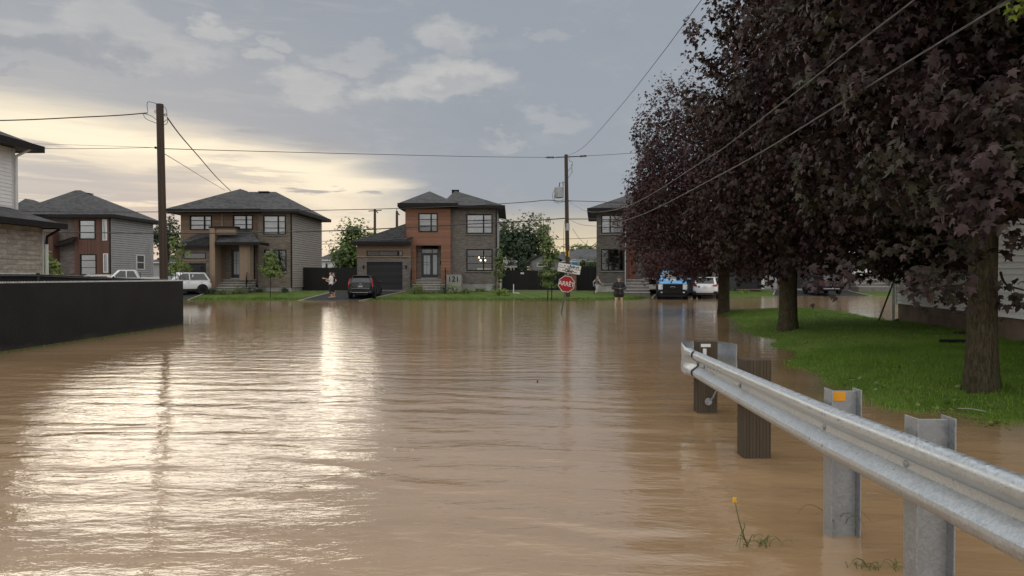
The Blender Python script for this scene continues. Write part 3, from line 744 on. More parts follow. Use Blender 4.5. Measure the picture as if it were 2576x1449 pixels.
def water_mat():
    m, k, b = new_mat('muddy_flood_water')
    p = gpos(k); x, y, z = k.sep(p)
    at = k.n('ShaderNodeAttribute', attribute_name='shallow').outputs['Fac']
    calm = k.n('ShaderNodeAttribute', attribute_name='calm').outputs['Fac']
    n0 = k.noise(k.vec(k.m('MULTIPLY', x, 0.35), y), 0.5, 4, 0.6, 0.4)
    c = k.mix(k.sm(n0, 0.3, 0.7), (0.315, 0.203, 0.106), (0.405, 0.265, 0.145))
    n5 = k.noise(k.vec(k.m('MULTIPLY', x, 0.5), k.m('MULTIPLY', y, 1.6), 9.0), 1.0, 5, 0.65, 1.2)
    c = k.mix(k.m('MULTIPLY', k.sm(n5, 0.52, 0.68), 0.35), c, (0.45, 0.31, 0.18))
    c = k.mix(k.m('MULTIPLY', at, 0.8), c, (0.10, 0.125, 0.035))
    k.put(b.inputs['Base Color'], c)
    b.inputs['Roughness'].default_value = 0.05; b.inputs['IOR'].default_value = 1.50; b.inputs['Specular IOR Level'].default_value = 0.8
    # long low swell rolling towards the camera, crests slightly bowed
    wp = k.noise(k.vec(k.m('MULTIPLY', x, 0.22), k.m('MULTIPLY', y, 0.30)), 1.0, 3, 0.5)
    ph = k.m('ADD', k.m('ADD', y, k.m('MULTIPLY', x, 0.16)), k.m('MULTIPLY', wp, 2.2))
    a1 = k.noise(k.vec(k.m('MULTIPLY', x, 0.6), k.m('MULTIPLY', y, 0.7), 4.0), 1.0, 3, 0.5)
    sw = k.m('MULTIPLY', k.m('SINE', k.m('MULTIPLY', ph, 11.5)), k.sm(a1, 0.3, 0.65))
    ph2 = k.m('ADD', k.m('ADD', y, k.m('MULTIPLY', x, -0.10)), k.m('MULTIPLY', wp, 1.3))
    sw2 = k.m('SINE', k.m('MULTIPLY', ph2, 7.1))
    rip = k.noise(k.vec(k.m('MULTIPLY', x, 3.4), k.m('MULTIPLY', y, 8.5)), 1.0, 4, 0.55, 0.5)
    rip2 = k.noise(k.vec(k.m('MULTIPLY', x, 8.0), k.m('MULTIPLY', y, 20.0)), 1.0, 3, 0.55, 0.3)
    fine = k.noise(k.vec(k.m('MULTIPLY', x, 20.0), k.m('MULTIPLY', y, 46.0)), 1.0, 2, 0.5)
    # rain rings: sparse cells, each a small train of circles
    vo = k.n('ShaderNodeTexVoronoi', voronoi_dimensions='2D'); k.put(vo.inputs['Vector'], p); vo.inputs['Scale'].default_value = 1.15; vo.inputs['Randomness'].default_value = 1.0
    dd = vo.outputs['Distance']; rc = k.sep(vo.outputs['Color'])
    rr = k.m('ADD', 0.03, k.m('MULTIPLY', rc[1], 0.10))
    env = k.m('MULTIPLY', k.sm(k.m('ABSOLUTE', k.m('SUBTRACT', dd, rr)), 0.022, 0.0), k.m('GREATER_THAN', rc[0], 0.72))
    ring = k.m('MULTIPLY', env, 0.45)
    act = k.m('SUBTRACT', 1.0, k.m('MULTIPLY', calm, 0.85))
    near = k.sm(y, 16.0, 6.0, 0.22, 1.0)
    h = k.m('MULTIPLY', k.m('ADD', k.m('MULTIPLY', sw, 0.0046), k.m('MULTIPLY', sw2, 0.0028)), near)
    mid = k.noise(k.vec(k.m('MULTIPLY', x, 1.6), k.m('MULTIPLY', k.m('ADD', y, k.m('MULTIPLY', x, 0.08)), 3.4)), 1.0, 2, 0.5, 0.3)
    nf = k.sm(y, 22.0, 5.0, 0.30, 1.0)
    h = k.m('ADD', h, k.m('MULTIPLY', mid, 0.012))
    h = k.m('ADD', h, k.m('MULTIPLY', rip, 0.0070))
    h = k.m('ADD', h, k.m('MULTIPLY', k.m('MULTIPLY', rip2, nf), 0.0018))
    h = k.m('ADD', k.m('MULTIPLY', h, act), k.m('MULTIPLY', k.m('MULTIPLY', fine, nf), 0.0007))
    h = k.m('ADD', h, k.m('MULTIPLY', ring, 0.004))
    bump(k, b, h, 1.0)
    return m
M['water'] = water_mat()
xs = np.concatenate([[-900, -300, -100, -40, -20], np.arange(-12.5, 15.1, 0.25), [18, 24, 32, 40, 60, 100, 300, 900]])
ys = np.concatenate([[-500, -100, -20, 0, 2, 4], np.arange(5, 36, 0.3), np.arange(37, 63, 0.5), [70, 100, 400]])
o, Xg, Yg = grid_mesh('water', xs, ys, lambda a, b: a * 0.0, M['water'])
dl = -lawn_dist(Xg, Yg); df = (shore(Xg) - Yg) / 3.0; dfen = np.where(Yg < 24.6, np.abs(Xg + 11.0) * 2.2, 9)
shal = np.exp(-np.maximum(np.minimum(np.minimum(dl, df), dfen), 0) / 0.42)
calm = np.clip(np.maximum(np.exp(-np.maximum(dl - 0.3, 0) / 1.6), np.exp(-np.maximum(Xg + 11.2, 0) / 1.0)), 0, 1)
for nm, A in (('shallow', shal), ('calm', calm)):
    at = o.data.attributes.new(nm, 'FLOAT', 'POINT'); at.data.foreach_set('value', A.ravel().astype(np.float32))
tag(o, 'muddy brown flood water covering the street', 'water', kind='structure')

def drive(label, x0, x1, x0b, x1b, y0, y1):
    """sheet lying on the far lawn from the street up to the houses"""
    n = 16; V, F_ = [], []
    for i in range(n + 1):
        t = i / n; y = y0 + (y1 - y0) * t
        for q in range(7):
            s = q / 6; x = (x0 + (x0b - x0) * t) * (1 - s) + (x1 + (x1b - x1) * t) * s
            V.append((x, y, float(far_z(x, y)) + 0.02))
    for i in range(n):
        for q in range(6):
            a = i * 7 + q; F_.append((a, a + 1, a + 8, a + 7))
    d = MB().add(V, F_).build('driveway', M['asphalt'], None, True)
    tag(d, label, 'driveway', kind='structure')
    mb = MB()
    for xa, xb in ((x0, x0b), (x1, x1b)):
        for i in range(n):
            t0, t1 = i / n, (i + 1) / n
            ya, yb = y0 + (y1 - y0) * t0, y0 + (y1 - y0) * t1
            pa, pb = xa + (xb - xa) * t0, xa + (xb - xa) * t1
            za, zb = float(far_z(pa, ya)) + 0.012, float(far_z(pb, yb)) + 0.012
            mb.prism([(pa - .06, ya, za), (pa + .06, ya, za), (pb + .06, yb, zb), (pb - .06, yb, zb)], (0, 0, 0.05))
    e = mb.build('kerb', M['paver']); tag(e, 'pale paver edging along ' + label, 'kerb', kind='structure')
drive('black asphalt drive of the orange board house', X(752, 48.5), X(905, 48.5), X(845, 57), X(1022, 57), 48.0, 57.0)
drive('black asphalt drive of the tan board house', X(395, 51), X(505, 51), X(450, 55.8), X(523, 55.8), 49, 55.8)
drive('black asphalt drive of the mottled stone house', -47, -33.5, -45, -36, 47, 65)
drive('black asphalt drive of the dark brick house', X(1640, 53.5), X(1815, 53.5), X(1650, 58), X(1812, 58), 53.5, 58)
drive('black asphalt drive of the pale siding house', X(1940, 60), X(2190, 60), X(1950, 66), X(2130, 66), 59.5, 66)

# blades of grass: near lawn, waterline fringe and the strip along the chain link fence
def blades(name, pts, hgt, wid, mat, seed, lean=0.35):
    rng = np.random.default_rng(seed); n = len(pts)
    h = hgt * rng.uniform(0.5, 1.4, n); w = wid * rng.uniform(0.7, 1.3, n)
    a = rng.uniform(0, 2 * PI, n); l = rng.normal(size=(n, 2)) * lean * h[:, None]
    dx, dy = np.cos(a) * w / 2, np.sin(a) * w / 2
    b0 = pts + np.stack([-dx, -dy, 0 * h], 1); b1 = pts + np.stack([dx, dy, 0 * h], 1)
    mid = pts + np.stack([l[:, 0] * .4, l[:, 1] * .4, h * .6], 1)
    m0 = mid + np.stack([-dx * .7, -dy * .7, 0 * h], 1); m1 = mid + np.stack([dx * .7, dy * .7, 0 * h], 1)
    tp = pts + np.stack([l[:, 0], l[:, 1], h], 1)
    V = np.stack([b0, b1, m1, m0, tp], 1).reshape(-1, 3)
    base = (np.arange(n) * 5)[:, None]
    Fc = np.concatenate([base + np.array([[0, 1, 2]]), base + np.array([[0, 2, 3]]), base + np.array([[3, 2, 4]])], 0)
    return np_mesh(name, V, Fc, mat)
M['blade_far'] = leaf_mat('far_grass_blade', (0.07, 0.12, 0.018), (0.115, 0.17, 0.032), None, rough=0.6, trans=0.2, spec=0.2)
M['blade'] = leaf_mat('grass_blade', (0.125, 0.24, 0.022), (0.22, 0.36, 0.045), (0.10, 0.18, 0.02), rough=0.55, trans=0.25, spec=0.3)
rng = np.random.default_rng(5)
def scatter_lawn(n, y0, y1, lo):
    px = rng.uniform(4.2, 14.5, n); py = rng.uniform(y0, y1, n)
    d = lawn_dist(px, py); k = (d > lo * rng.uniform(0, 1, n)) & (px < np.interp(py, [7, 16, 23.6, 25], [9.6, 11.2, 12.7, 14.5]))
    return np.stack([px[k], py[k], lawn_z(px[k], py[k]) - 0.004], 1)
P1 = np.concatenate([scatter_lawn(75000, 7.2, 15, -0.55), scatter_lawn(50000, 14, 35, -0.9)])
tag(blades('grass', P1, 0.055, 0.009, M['blade'], 6), 'green blades of the lawn under the purple maples', 'grass', kind='stuff')
n = 2600
P2 = np.stack([-11.2 + rng.normal(size=n) * 0.14 + 0.10, 11 + 13.3 * np.clip(rng.normal(size=n) * .04 + rng.integers(0, 14, n) / 13.0, 0, 1), np.full(n, -0.03)], 1)
tag(blades('grass', P2, 0.045, 0.008, M['blade'], 7), 'grass strip along the foot of the black fence', 'grass', kind='stuff')
px = rng.uniform(-33, 10, 9000); py = shore(px) + rng.uniform(-1.0, 1.5, 9000)
P3 = np.stack([px, py, far_z(px, py) - 0.01], 1)
k = ~((px > X(752, 48.5)) & (px < X(905, 48.5) + (py - 48.5) * .2)); P3 = P3[k]
tag(blades('grass', P3, 0.10, 0.03, M['blade_far'], 8), 'grass tips at the far waterline of the flood', 'grass', kind='stuff')
# ------------------------------------------------------------------ houses across the street
def shell(t, mat, x0, x1, yf, yb, z0, z1, holes=(), th=0.22, side=None, back=True, backholes=(), nleft=True, nright=True):
    """outer walls: front with openings, two sides, back"""
    f = wall_holes(MB(), x0, x1, z0, z1, yf, th, holes).build('front_wall', mat, t)
    sm_ = side or mat
    if nleft: MB().box(x0, x0 + th, yf + th, yb - th, z0, z1).build('side_wall', sm_, t)
    if nright: MB().box(x1 - th, x1, yf + th, yb - th, z0, z1).build('side_wall', sm_, t)
    if back: wall_holes(MB(), x0, x1, z0, z1, yb - th, th, backholes).build('back_wall', sm_, t)
    return f
def foundation(t, x0, x1, y0, y1, z1): return MB().box(x0, x1, y0, y1, 0.0, z1).build('foundation', M['concrete'], t)
def steps(t, x0, x1, yb, z0, z1, n, tread=0.30):
    mb = MB(); tr = MB(); h = (z1 - z0) / n
    for i in range(n):
        tr.box(x0 - 0.03, x1 + 0.03, yb - (n - i) * tread - 0.03, yb - 0.002 * i, z0 + (i + 1) * h - 0.06, z0 + (i + 1) * h)
        mb.box(x0, x1, yb - (n - i) * tread, yb - 0.002 * i - 0.004, z0 + i * h - (0.3 if i == 0 else 0), z0 + (i + 1) * h - 0.05)
    s = mb.build('steps', M['step'], t); tr.build('tread', M['tread'], s, bevel=0.01); return s
def garage_door(t, x0, x1, z0, z1, y):
    g = MB().box(x0, x1, y, y + 0.05, z0, z1).build('garage_door', M['garage'], t)
    mb = MB()
    for i in range(1, 4):
        z = z0 + (z1 - z0) * i / 4; mb.box(x0, x1, y - 0.008, y - 0.002, z - 0.012, z + 0.012)
    mb.build('panel_seam', M['black'], g); return g
def transom(t, x0, x1, z0, z1, y):
    return window(t, x0, x1, z0, z1, y, vs=(), hs=(), drape=None, w=0.05, sill=False)
def entry_door(t, x0, x1, z0, z1, y, side=0.0, lights=True, mat='door', top=0.0):
    mb = MB(); w = 0.06
    mb.box(x0, x0 + w, y - 0.02, y + 0.08, z0, z1); mb.box(x1 - w, x1, y - 0.02, y + 0.08, z0, z1); mb.box(x0 + w, x1 - w, y - 0.02, y + 0.08, z1 - w, z1)
    xs_ = x1 - w - side
    if side: mb.box(xs_ - 0.04, xs_ + 0.04, y - 0.016, y + 0.08, z0, z1 - w)
    zt = z1 - w - top
    if top: mb.box(x0 + w, x1 - w, y - 0.014, y + 0.08, zt - 0.04, zt + 0.04)
    leaf_x1 = xs_ - 0.04 if side else x1 - w
    mb.box(x0 + w, leaf_x1, y + 0.02, y + 0.06, z0 + 0.03, zt - (0.04 if top else 0))
    if side:
        mb.box(xs_ + 0.04, x1 - w, y + 0.02, y + 0.06, z0, z0 + 0.25)
    d = mb.build('door', M[mat], t)
    if lights:
        a, b = x0 + w + 0.14, leaf_x1 - 0.14
        g = MB().box(a, b, y + 0.004, y + 0.017, z0 + 0.3, zt - 0.16)
        g.build('glazing', M['frost'], d)
        q = MB(); q.box((a + b) / 2 - .012, (a + b) / 2 + .012, y - .004, y + .003, z0 + .3, zt - .16)
        for f in (.5, .62): z = z0 + .3 + (zt - .16 - z0 - .3) * f; q.box(a, b, y - .003, y + .002, z - .012, z + .012)
        q.build('glazing_bar', M['black'], d)
        if side: MB().box(xs_ + 0.06, x1 - w - .02, y + 0.022, y + 0.03, z0 + 0.28, zt - 0.1).build('side_light', M['frost'], d)
    if top: MB().box(x0 + w, x1 - w, y + 0.03, y + 0.04, zt + 0.04, z1 - w).build('transom_pane', M['glass'], d)
    mb = MB(); hx = leaf_x1 - 0.08; mb.tube([(hx, y - 0.05, z0 + 0.75), (hx, y - 0.05, z0 + 1.15)], 0.018, 6)
    mb.box(hx - .02, hx + .02, y - 0.05, y + 0.02, z0 + 0.76, z0 + 0.79); mb.box(hx - .02, hx + .02, y - 0.05, y + 0.02, z0 + 1.10, z0 + 1.13); mb.ball((hx, y, z0 + 1.25), .03, 8, 5)
    mb.build('handle', M['chrome'], d)
    MB().box(x0 - 0.02, x1 + 0.02, y - 0.10, y - 0.022, z0 - 0.05, z0 - 0.004).build('threshold', M['trim_white'], d)
    return d

# --- the tan and brown board house (second from the fence) ---
Y1 = 57.0
h = lambda p: X(p, Y1)
v = lambda p: Z(p, Y1)
t1 = thing('house', 'two storey house of tan boards and brown stone with a wood pier porch', 'house', (h(590), Y1, 0.44), group='houses across the flooded street')
xl, xm, xr = h(452), h(649), h(733)
zE = 6.95
YB = 66.0
wu = [(h(475), h(531), v(578.5), v(542)), (h(584), h(634.5), v(577), v(540.5))]
wr = [(h(663), h(720), v(590), v(542)), (h(665), h(721), v(683), v(628))]
dr = (h(579), h(604.5), v(699.5), v(626))
hb = [(a, b, c, d) for a, b, c, d in wu]
wall_holes(MB(), xl, xm, 4.0, zE, Y1 + 0.25, 0.2, hb).build('upper_wall', M['wood_brown'], t1)
wall_holes(MB(), h(531), xm, 1.0, 4.0, Y1 + 0.26, 0.2, [dr]).build('porch_wall', M['stone_brown'], t1)
wall_holes(MB(), xm, xr, 0.75, zE, Y1, 0.2, wr).build('stone_wall', M['stone_brown'], t1)
MB().box(xm, xm + .2, Y1 + .2, Y1 + .45, .75, zE).build('return_wall', M['stone_brown'], t1)
cw = MB(); clap(cw, (xr + .001, Y1 + .05), (xr + .001, YB), 0.75, zE, (1, 0), 0.19, 0.07, True); cw.box(xr - .2, xr - .001, Y1 + .2, YB - .2, .75, zE); cw.build('siding_wall', M['siding_beige'], t1)
MB().box(xl, xl + .2, Y1 + .45, YB - .2, .75, zE).build('side_wall', M['siding_beige'], t1)
MB().box(xl, xr, YB - .2, YB, .75, zE).build('back_wall', M['siding_beige'], t1)
MB().box(xr - .04, xr + .06, Y1 - .03, Y1 + .07, .75, zE).build('corner_trim', M['soffit'], t1)
MB().box(h(557) - .06, h(557) + .06, Y1 + .20, Y1 + .248, 4.0, zE).build('corner_trim', M['wood_tan_v'], t1)
foundation(t1, xl + .03, xr - .03, Y1 + .03, YB, .75)
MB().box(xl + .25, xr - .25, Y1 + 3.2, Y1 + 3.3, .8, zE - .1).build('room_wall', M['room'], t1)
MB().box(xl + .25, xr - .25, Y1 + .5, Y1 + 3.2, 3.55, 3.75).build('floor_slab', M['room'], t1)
for q, dp in ((wu[0], 'blind'), (wu[1], 'curtain'), (wr[0], 'curtain')):
    window(t1, *q, Y1 + (.25 if q in wu else 0), drape=dp, sill=q not in wu)
window(t1, *wr[1], Y1, drape=None)
entry_door(t1, *dr, Y1 + .30)
# roofs
rb = MB(); e = .55
hip(rb, xl - .75, xr + .75, Y1 - .5, YB + .5, zE, 8.95, h(628) * 61.5 / 57, h(695) * 61.5 / 57, 61.5, 61.5)
hip(rb, xl - .76, h(664), Y1 - .9, 64, zE + .003, 9.02, X(606, 60), X(606, 60), 60.0, 61.5)
hip(rb, h(520), h(666), Y1 - 1.0, 63.5, zE + .006, 8.35, X(622, 59.6), X(622, 59.6), 59.6, 61.0)
rb.build('roof', M['shingle'], t1)
eb = MB(); eaves(eb, xl - .75, xr + .75, Y1 - .5, YB + .5, zE, .26); eb.box(xl - .82, h(664) + .05, Y1 - .97, Y1 - .55, zE - .235, zE + .018); eb.box(h(519), h(667), Y1 - 1.06, Y1 - .98, zE - .22, zE + .025)
eb.build('fascia', M['soffit'], t1)
roof_vent(t1, X(668, 61.5), 61.5, Z(482, 61.5), .42)
# garage
yg = 55.8
gx0, gx1 = X(444, yg), X(530, yg)
gd = (X(462, yg), X(518.5, yg), .30, Z(662, yg)); gt = (X(461, yg), X(518, yg), Z(651.5, yg), Z(636, yg))
wall_holes(MB(), gx0, gx1, .3, 4.0, yg, .2, [gd, gt]).build('garage_wall', M['stone_brown'], t1)
MB().box(gx0, gx0 + .2, yg + .2, Y1 + .4, .3, 4.0).build('garage_side', M['stone_brown'], t1)
garage_door(t1, *gd, yg + .12); transom(t1, *gt, yg)
MB().box(gx0 + .2, gx1, yg + .6, yg + .65, .4, 3.9).build('garage_interior', M['room'], t1)
MB().box(gd[0] - .05, gd[1] + .05, yg - .05, yg - .003, Z(657, yg), Z(653.5, yg)).build('garage_ledge', M['wood_tan'], t1)
gr = MB(); a, b_, z0_, z1_ = X(438, yg - .4), X(532, yg), Z(618, yg), Z(588, Y1 + .2)
gr.add([(a, yg - .45, z0_), (b_, yg - .45, z0_), (b_, Y1 + .24, z1_), (a + 1.0, Y1 + .24, z1_), (a, Y1 + .24, z0_)], [(0, 1, 2, 3), (0, 3, 4), (0, 4, 2, 1)])
gr.build('garage_roof', M['shingle'], t1)
MB().box(a - .04, b_, yg - .5, yg - .452, z0_ - .22, z0_ + .02).box(a - .04, b_, yg - .45, yg - .02, z0_ - .2, z0_ - .17).build('garage_fascia', M['soffit'], t1)
# porch
pz = .98
MB().box(X(530.5, 55.5), X(544, 55.5), 55.3, Y1 + .24, .5, Z(574, 55.5)).build('porch_pier', M['wood_tan_v'], t1)
MB().box(X(529, 55.5), X(600, 55.5), 55.26, 55.9, Z(574, 55.5), Z(570, 55.5)).build('porch_beam_cap', M['soffit'], t1)
MB().box(X(544, 55.5), X(594, 55.5), 55.42, 55.8, Z(590, 55.5), Z(574, 55.5) - .003).build('porch_beam', M['wood_tan'], t1)
MB().box(X(603.5, 55.6), X(631, 55.6), 55.5, 56.2, Z(704, 55.6), Z(612, 55.6)).build('porch_column', M['wood_tan_v'], t1)
cr = MB(); ze_, zr_ = Z(610, 55.2), Z(577, 56.9)
cr.add([(X(545, 55.2), 55.0, ze_), (X(657, 55.2), 55.0, ze_), (X(652, 57), Y1 - .003, ze_), (X(545, 57), Y1 + .24, ze_), (X(574, 57), Y1 + .1, zr_), (X(628, 57), Y1 + .1, zr_)], [(0, 1, 5, 4), (1, 2, 5), (3, 0, 4), (0, 3, 2, 1), (2, 3, 4, 5)])
cr.build('porch_roof', M['shingle'], t1)
MB().box(X(545, 55.2) - .04, X(657, 55.2) + .04, 54.95, 54.998, ze_ - .2, ze_ + .02).box(X(657, 55.2), X(657, 55.2) + .045, 55.0, Y1 - .1, ze_ - .2, ze_ + .02).build('porch_fascia', M['soffit'], t1)
steps(t1, X(533, 55.4), X(623, 55.4), Y1 + .2, .42, v(703), 5, .42)
railing(t1, [(X(619, 54.6), 54.6, .55), (X(623, 56.0), 56.0, 1.25)])
MB().tube([(X(640, 56.9), Y1 - .06, ze_ - .2), (X(640, 56.9), Y1 - .06, .6)], .05, 6).build('downspout', M['soffit'], t1)
wall_lamp(t1, h(524.5), yg - .002, 2.3)

# --- the orange board house, number 121 ---
Y2 = 58.0
h = lambda p: X(p, Y2); v = lambda p: Z(p, Y2)
t2 = thing('house', 'two storey house with an orange board tower and grey brick, number 121 by its steps', 'house', (h(1100), Y2, .44), group='houses across the flooded street')
xr = h(1251); xt0, xt1 = X(1020, 57.6), X(1133.5, 57.6); yt = 57.6; YB = 67.0
zE2 = v(519)
wr = [(h(1173.5), h(1239), v(588), v(539)), (h(1173.5), h(1239), v(681.5), v(626.5))]
wall_holes(MB(), xt1, xr, v(714), zE2, Y2, .22, wr).build('brick_wall', M['brick_grey'], t2)
tw = (X(1053, yt), X(1101.3, yt), Z(584, yt), Z(536.5, yt)); rec = (X(1046, yt), X(1109.7, yt), Z(703, yt), Z(617.5, yt))
zT = Z(515, yt)
wall_holes(MB(), xt0, xt1, Z(714, yt), zT, yt, .22, [tw, (rec[0], rec[1], Z(715, yt), rec[3])]).build('board_tower', M['wood_orange'], t2)
MB().box(xt0, xt0 + .22, yt + .22, YB - .3, .9, zT).build('tower_side', M['wood_orange'], t2)
MB().box(xt1 - .22, xt1, yt + .22, Y2 + .22, .9, zT).build('tower_return', M['wood_orange'], t2)
MB().box(xr - .22, xr, Y2 + .22, YB - .22, .9, zE2).build('side_wall', M['siding_grey'], t2)
MB().box(xt0, xr, YB - .22, YB, .9, zE2).build('back_wall', M['siding_grey'], t2)
foundation(t2, xt0 + .02, xr - .02, Y2 + .03, YB, v(714))
rx0, rx1, rz0, rz1 = rec
yd = yt + .75
MB().box(rx0 - .05, X(1060, yd), yd, yd + .1, rz0, rz1).box(X(1102, yd), rx1 + .05, yd, yd + .1, rz0, rz1).build('recess_wall', M['brick_grey'], t2)
MB().box(rx0 - .06, rx0, yt + .22, yd, rz0, rz1).build('recess_cheek', M['wood_orange'], t2); MB().box(rx1, rx1 + .06, yt + .22, yd, rz0, rz1).build('recess_cheek', M['wood_orange'], t2)
MB().box(rx0 - .06, rx1 + .06, yt + .22, yd + .1, rz1, rz1 + .05).build('recess_ceiling', M['soffit'], t2)
entry_door(t2, X(1060, yd), X(1102, yd), Z(699, yd), Z(626, yd), yd, side=.42, top=.32)
wall_lamp(t2, rx1 - .10, yd, 2.75)
window(t2, *tw, yt, drape='half', sill=False); window(t2, *wr[0], Y2, vs=(.66,))
lw = window(t2, *wr[1], Y2, vs=(.66,), drape=None)
# the room behind the lower window, with a lit chandelier
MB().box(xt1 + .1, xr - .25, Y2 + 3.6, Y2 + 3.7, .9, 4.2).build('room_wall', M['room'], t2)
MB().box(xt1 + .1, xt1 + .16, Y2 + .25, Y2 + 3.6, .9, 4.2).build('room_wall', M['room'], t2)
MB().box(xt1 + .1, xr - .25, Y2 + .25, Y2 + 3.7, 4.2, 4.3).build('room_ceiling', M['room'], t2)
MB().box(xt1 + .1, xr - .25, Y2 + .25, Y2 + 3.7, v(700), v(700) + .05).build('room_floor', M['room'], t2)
M['bulb'] = emit_mat('warm_bulb', (1.0, .78, .45), 7.0)
ch = thing('chandelier', 'lit chandelier with warm round bulbs behind the lower window of number 121', 'chandelier', (X(1213, 59.6), 59.6, 3.7))
cm = MB(); cx_, cz_ = X(1213, 59.6), Z(652, 59.6); cm.tube([(cx_, 59.6, 4.2), (cx_, 59.6, cz_ + .1)], .015, 5)
bl = []
for i in range(6):
    a = i * PI / 3; bx, by, bz = cx_ + .26 * math.cos(a), 59.6 + .2 * math.sin(a), cz_ + (.14 if i % 2 else -.1)
    cm.tube([(cx_, 59.6, cz_ + .1), (bx, by, bz)], .012, 5); bl.append((bx, by, bz))
cm.build('arm_frame', M['black'], ch)
for q in bl: MB().ball(q, .062, 8, 6).build('bulb', M['bulb'], ch)
so = thing('sofa', 'pale sofa seen through the lower window of number 121', 'sofa', (h(1215), Y2 + 1.4, v(700)))
MB().box(h(1192), h(1245), Y2 + 1.2, Y2 + 1.9, v(700) + .05, v(684)).build('seat', M['curtain'], so, bevel=.08)
MB().box(h(1196), h(1242), Y2 + 1.9, Y2 + 2.15, v(700) + .05, v(674)).build('backrest', M['curtain'], so, bevel=.08)
# roofs
rb = MB()
hip(rb, X(1105, 57.4), X(1269, 57.4), 57.4, YB + .6, zE2, 9.05, X(1145.5, 61.6), X(1145.5, 61.6), 61.6, 63.2)
hip(rb, X(1002, 56.9), X(1150, 56.9), 56.9, 65.5, Z(511.5, 56.9), Z(481.5, 60.3), X(1081, 60.3), X(1081, 60.3), 60.3, 61.8)
rb.build('roof', M['shingle'], t2)
eb = MB(); eaves(eb, X(1005, 57.4), X(1269, 57.4), 57.4, YB + .6, zE2, .24); eaves(eb, X(1002, 56.9), X(1150, 56.9), 56.9, 65.5, Z(511.5, 56.9), .30); eb.build('fascia', M['soffit'], t2)
roof_vent(t2, X(1146, 62), 62.0, Z(478, 62), .30)
MB().tube([(xr - .08, Y2 - .06, zE2 - .3), (xr - .08, Y2 - .06, .7)], .05, 6).build('downspout', M['soffit'], t2)
# garage wing
yg = 57.0
h3 = lambda p: X(p, yg); v3 = lambda p: Z(p, yg)
gx0, gx1 = h3(898.5), h3(1033)
gd = (h3(922.7), h3(1012.5), v3(729), v3(659)); gt = (h3(922.7), h3(1012.5), v3(644.5), v3(630.5))
wall_holes(MB(), gx0, gx1, .3, v3(645.5), yg, .2, [gd]).build('garage_wall', M['brick_grey'], t2)
wall_holes(MB(), gx0, gx1, v3(645.5), v3(613), yg, .2, [gt]).build('garage_boards', M['wood_brown'], t2)
MB().box(gx0, gx0 + .2, yg + .2, 64, .3, v3(613)).build('garage_side', M['brick_grey'], t2)
MB().box(gx1 - .2, gx1, yg + .2, yt, .3, v3(613)).build('garage_side', M['brick_grey'], t2)
MB().box(gx0 - .04, gx1 + .04, yg - .07, yg - .003, v3(647), v3(644.8)).build('garage_ledge', M['wood_tan'], t2)
garage_door(t2, *gd, yg + .12); transom(t2, *gt, yg)
MB().box(gx0 + .2, gx1 - .2, yg + .7, yg + .75, .4, v3(613)).build('garage_interior', M['room'], t2)
MB().box(gd[0], gd[1], yg - .05, yg + .1, .40, .46).build('garage_threshold', M['concrete'], t2)
gr = MB(); ze_ = v3(609); gr.add([(h3(889), yg - .45, ze_), (h3(1035.5), yg - .45, ze_), (h3(1035.5), yt - .003, ze_ + .45), (xt0 - .002, yt, Z(563, yt)), (xt0 - .002, 64.3, Z(563, yt)), (h3(889), 64.3, ze_), (xt0 - .002, yg + .2, ze_ + .25)],
   [(0, 1, 2, 6), (0, 6, 3), (0, 3, 4, 5), (2, 1, 0, 5, 4, 3, 6)])
gr.build('garage_roof', M['shingle'], t2)
MB().box(h3(889) - .05, h3(1036), yg - .5, yg - .452, ze_ - .24, ze_ + .02).box(h3(889) - .05, h3(889), yg - .45, 64.3, ze_ - .24, ze_ + .02).box(h3(889), h3(1035), yg - .45, yg - .003, ze_ - .2, ze_ - .17).build('garage_fascia', M['soffit'], t2)
wall_lamp(t2, h3(915), yg - .002, 2.4); wall_lamp(t2, h3(1022), yg - .002, 2.4)
# steps, rails and the number wall
steps(t2, X(1036, 57), X(1118, 57), yd + .02, .45, Z(703, yt), 5, .36)
railing(t2, [(X(1033, 56.2), 56.2, .62), (X(1035, 57.5), 57.5, Z(703, yt))]); railing(t2, [(X(1122, 56.2), 56.2, .62), (X(1120, 57.5), 57.5, Z(703, yt))])
nw = MB().box(X(1122, 56.4), X(1160, 56.4), 56.4, Y2 - .01, .42, Z(690.5, 56.4)).build('number_wall', M['concrete'], t2)
MB().box(X(1121, 56.4), X(1161, 56.4), 56.36, Y2 - .02, Z(690.5, 56.4) + .003, Z(689, 56.4) + .02).build('wall_cap', M['step'], t2)
o = text_mesh('lettering', '121', .62, M['black'], nw, (0, 0, 0), depth=.015)
o.location = Vector((X(1141, 56.4), 56.38, Z(702.5, 56.4))) - t2.location

# --- the mottled stone house, far end of the side street ---
Y0 = 65.0
h = lambda p: X(p, Y0); v = lambda p: Z(p, Y0)
t0 = thing('house', 'two storey house with a red board bay, mottled stone and grey siding flank', 'house', (h(150), Y0, .44), group='houses across the flooded street')
xl, xs0, xr = h(40), h(188), h(277); zE0 = v(541); YB = 72.8
st_ = [(h(116), h(135), v(700), v(640))]
wb = [(h(200), h(241.5), v(602), v(553.5)), (h(202), h(243), v(692), v(639.5))]; wn = [(h(259.5), h(271), v(605), v(552)), (h(260.5), h(273), v(686), v(637.5))]
wall_holes(MB(), xl, xs0, .8, zE0, Y0 + .3, .2, st_).build('stone_wall', M['stone_red'], t0)
wall_holes(MB(), xs0, xr, .8, zE0, Y0, .2, wb + wn).build('board_bay', M['wood_red'], t0)
MB().box(xs0, xs0 + .2, Y0 + .2, Y0 + .5, .8, zE0).build('bay_return', M['wood_red'], t0)
for q in wb: window(t0, *q, Y0, vs=(), hs=(.36, .7), drape='blind', sill=False, fm=M['soffit'])
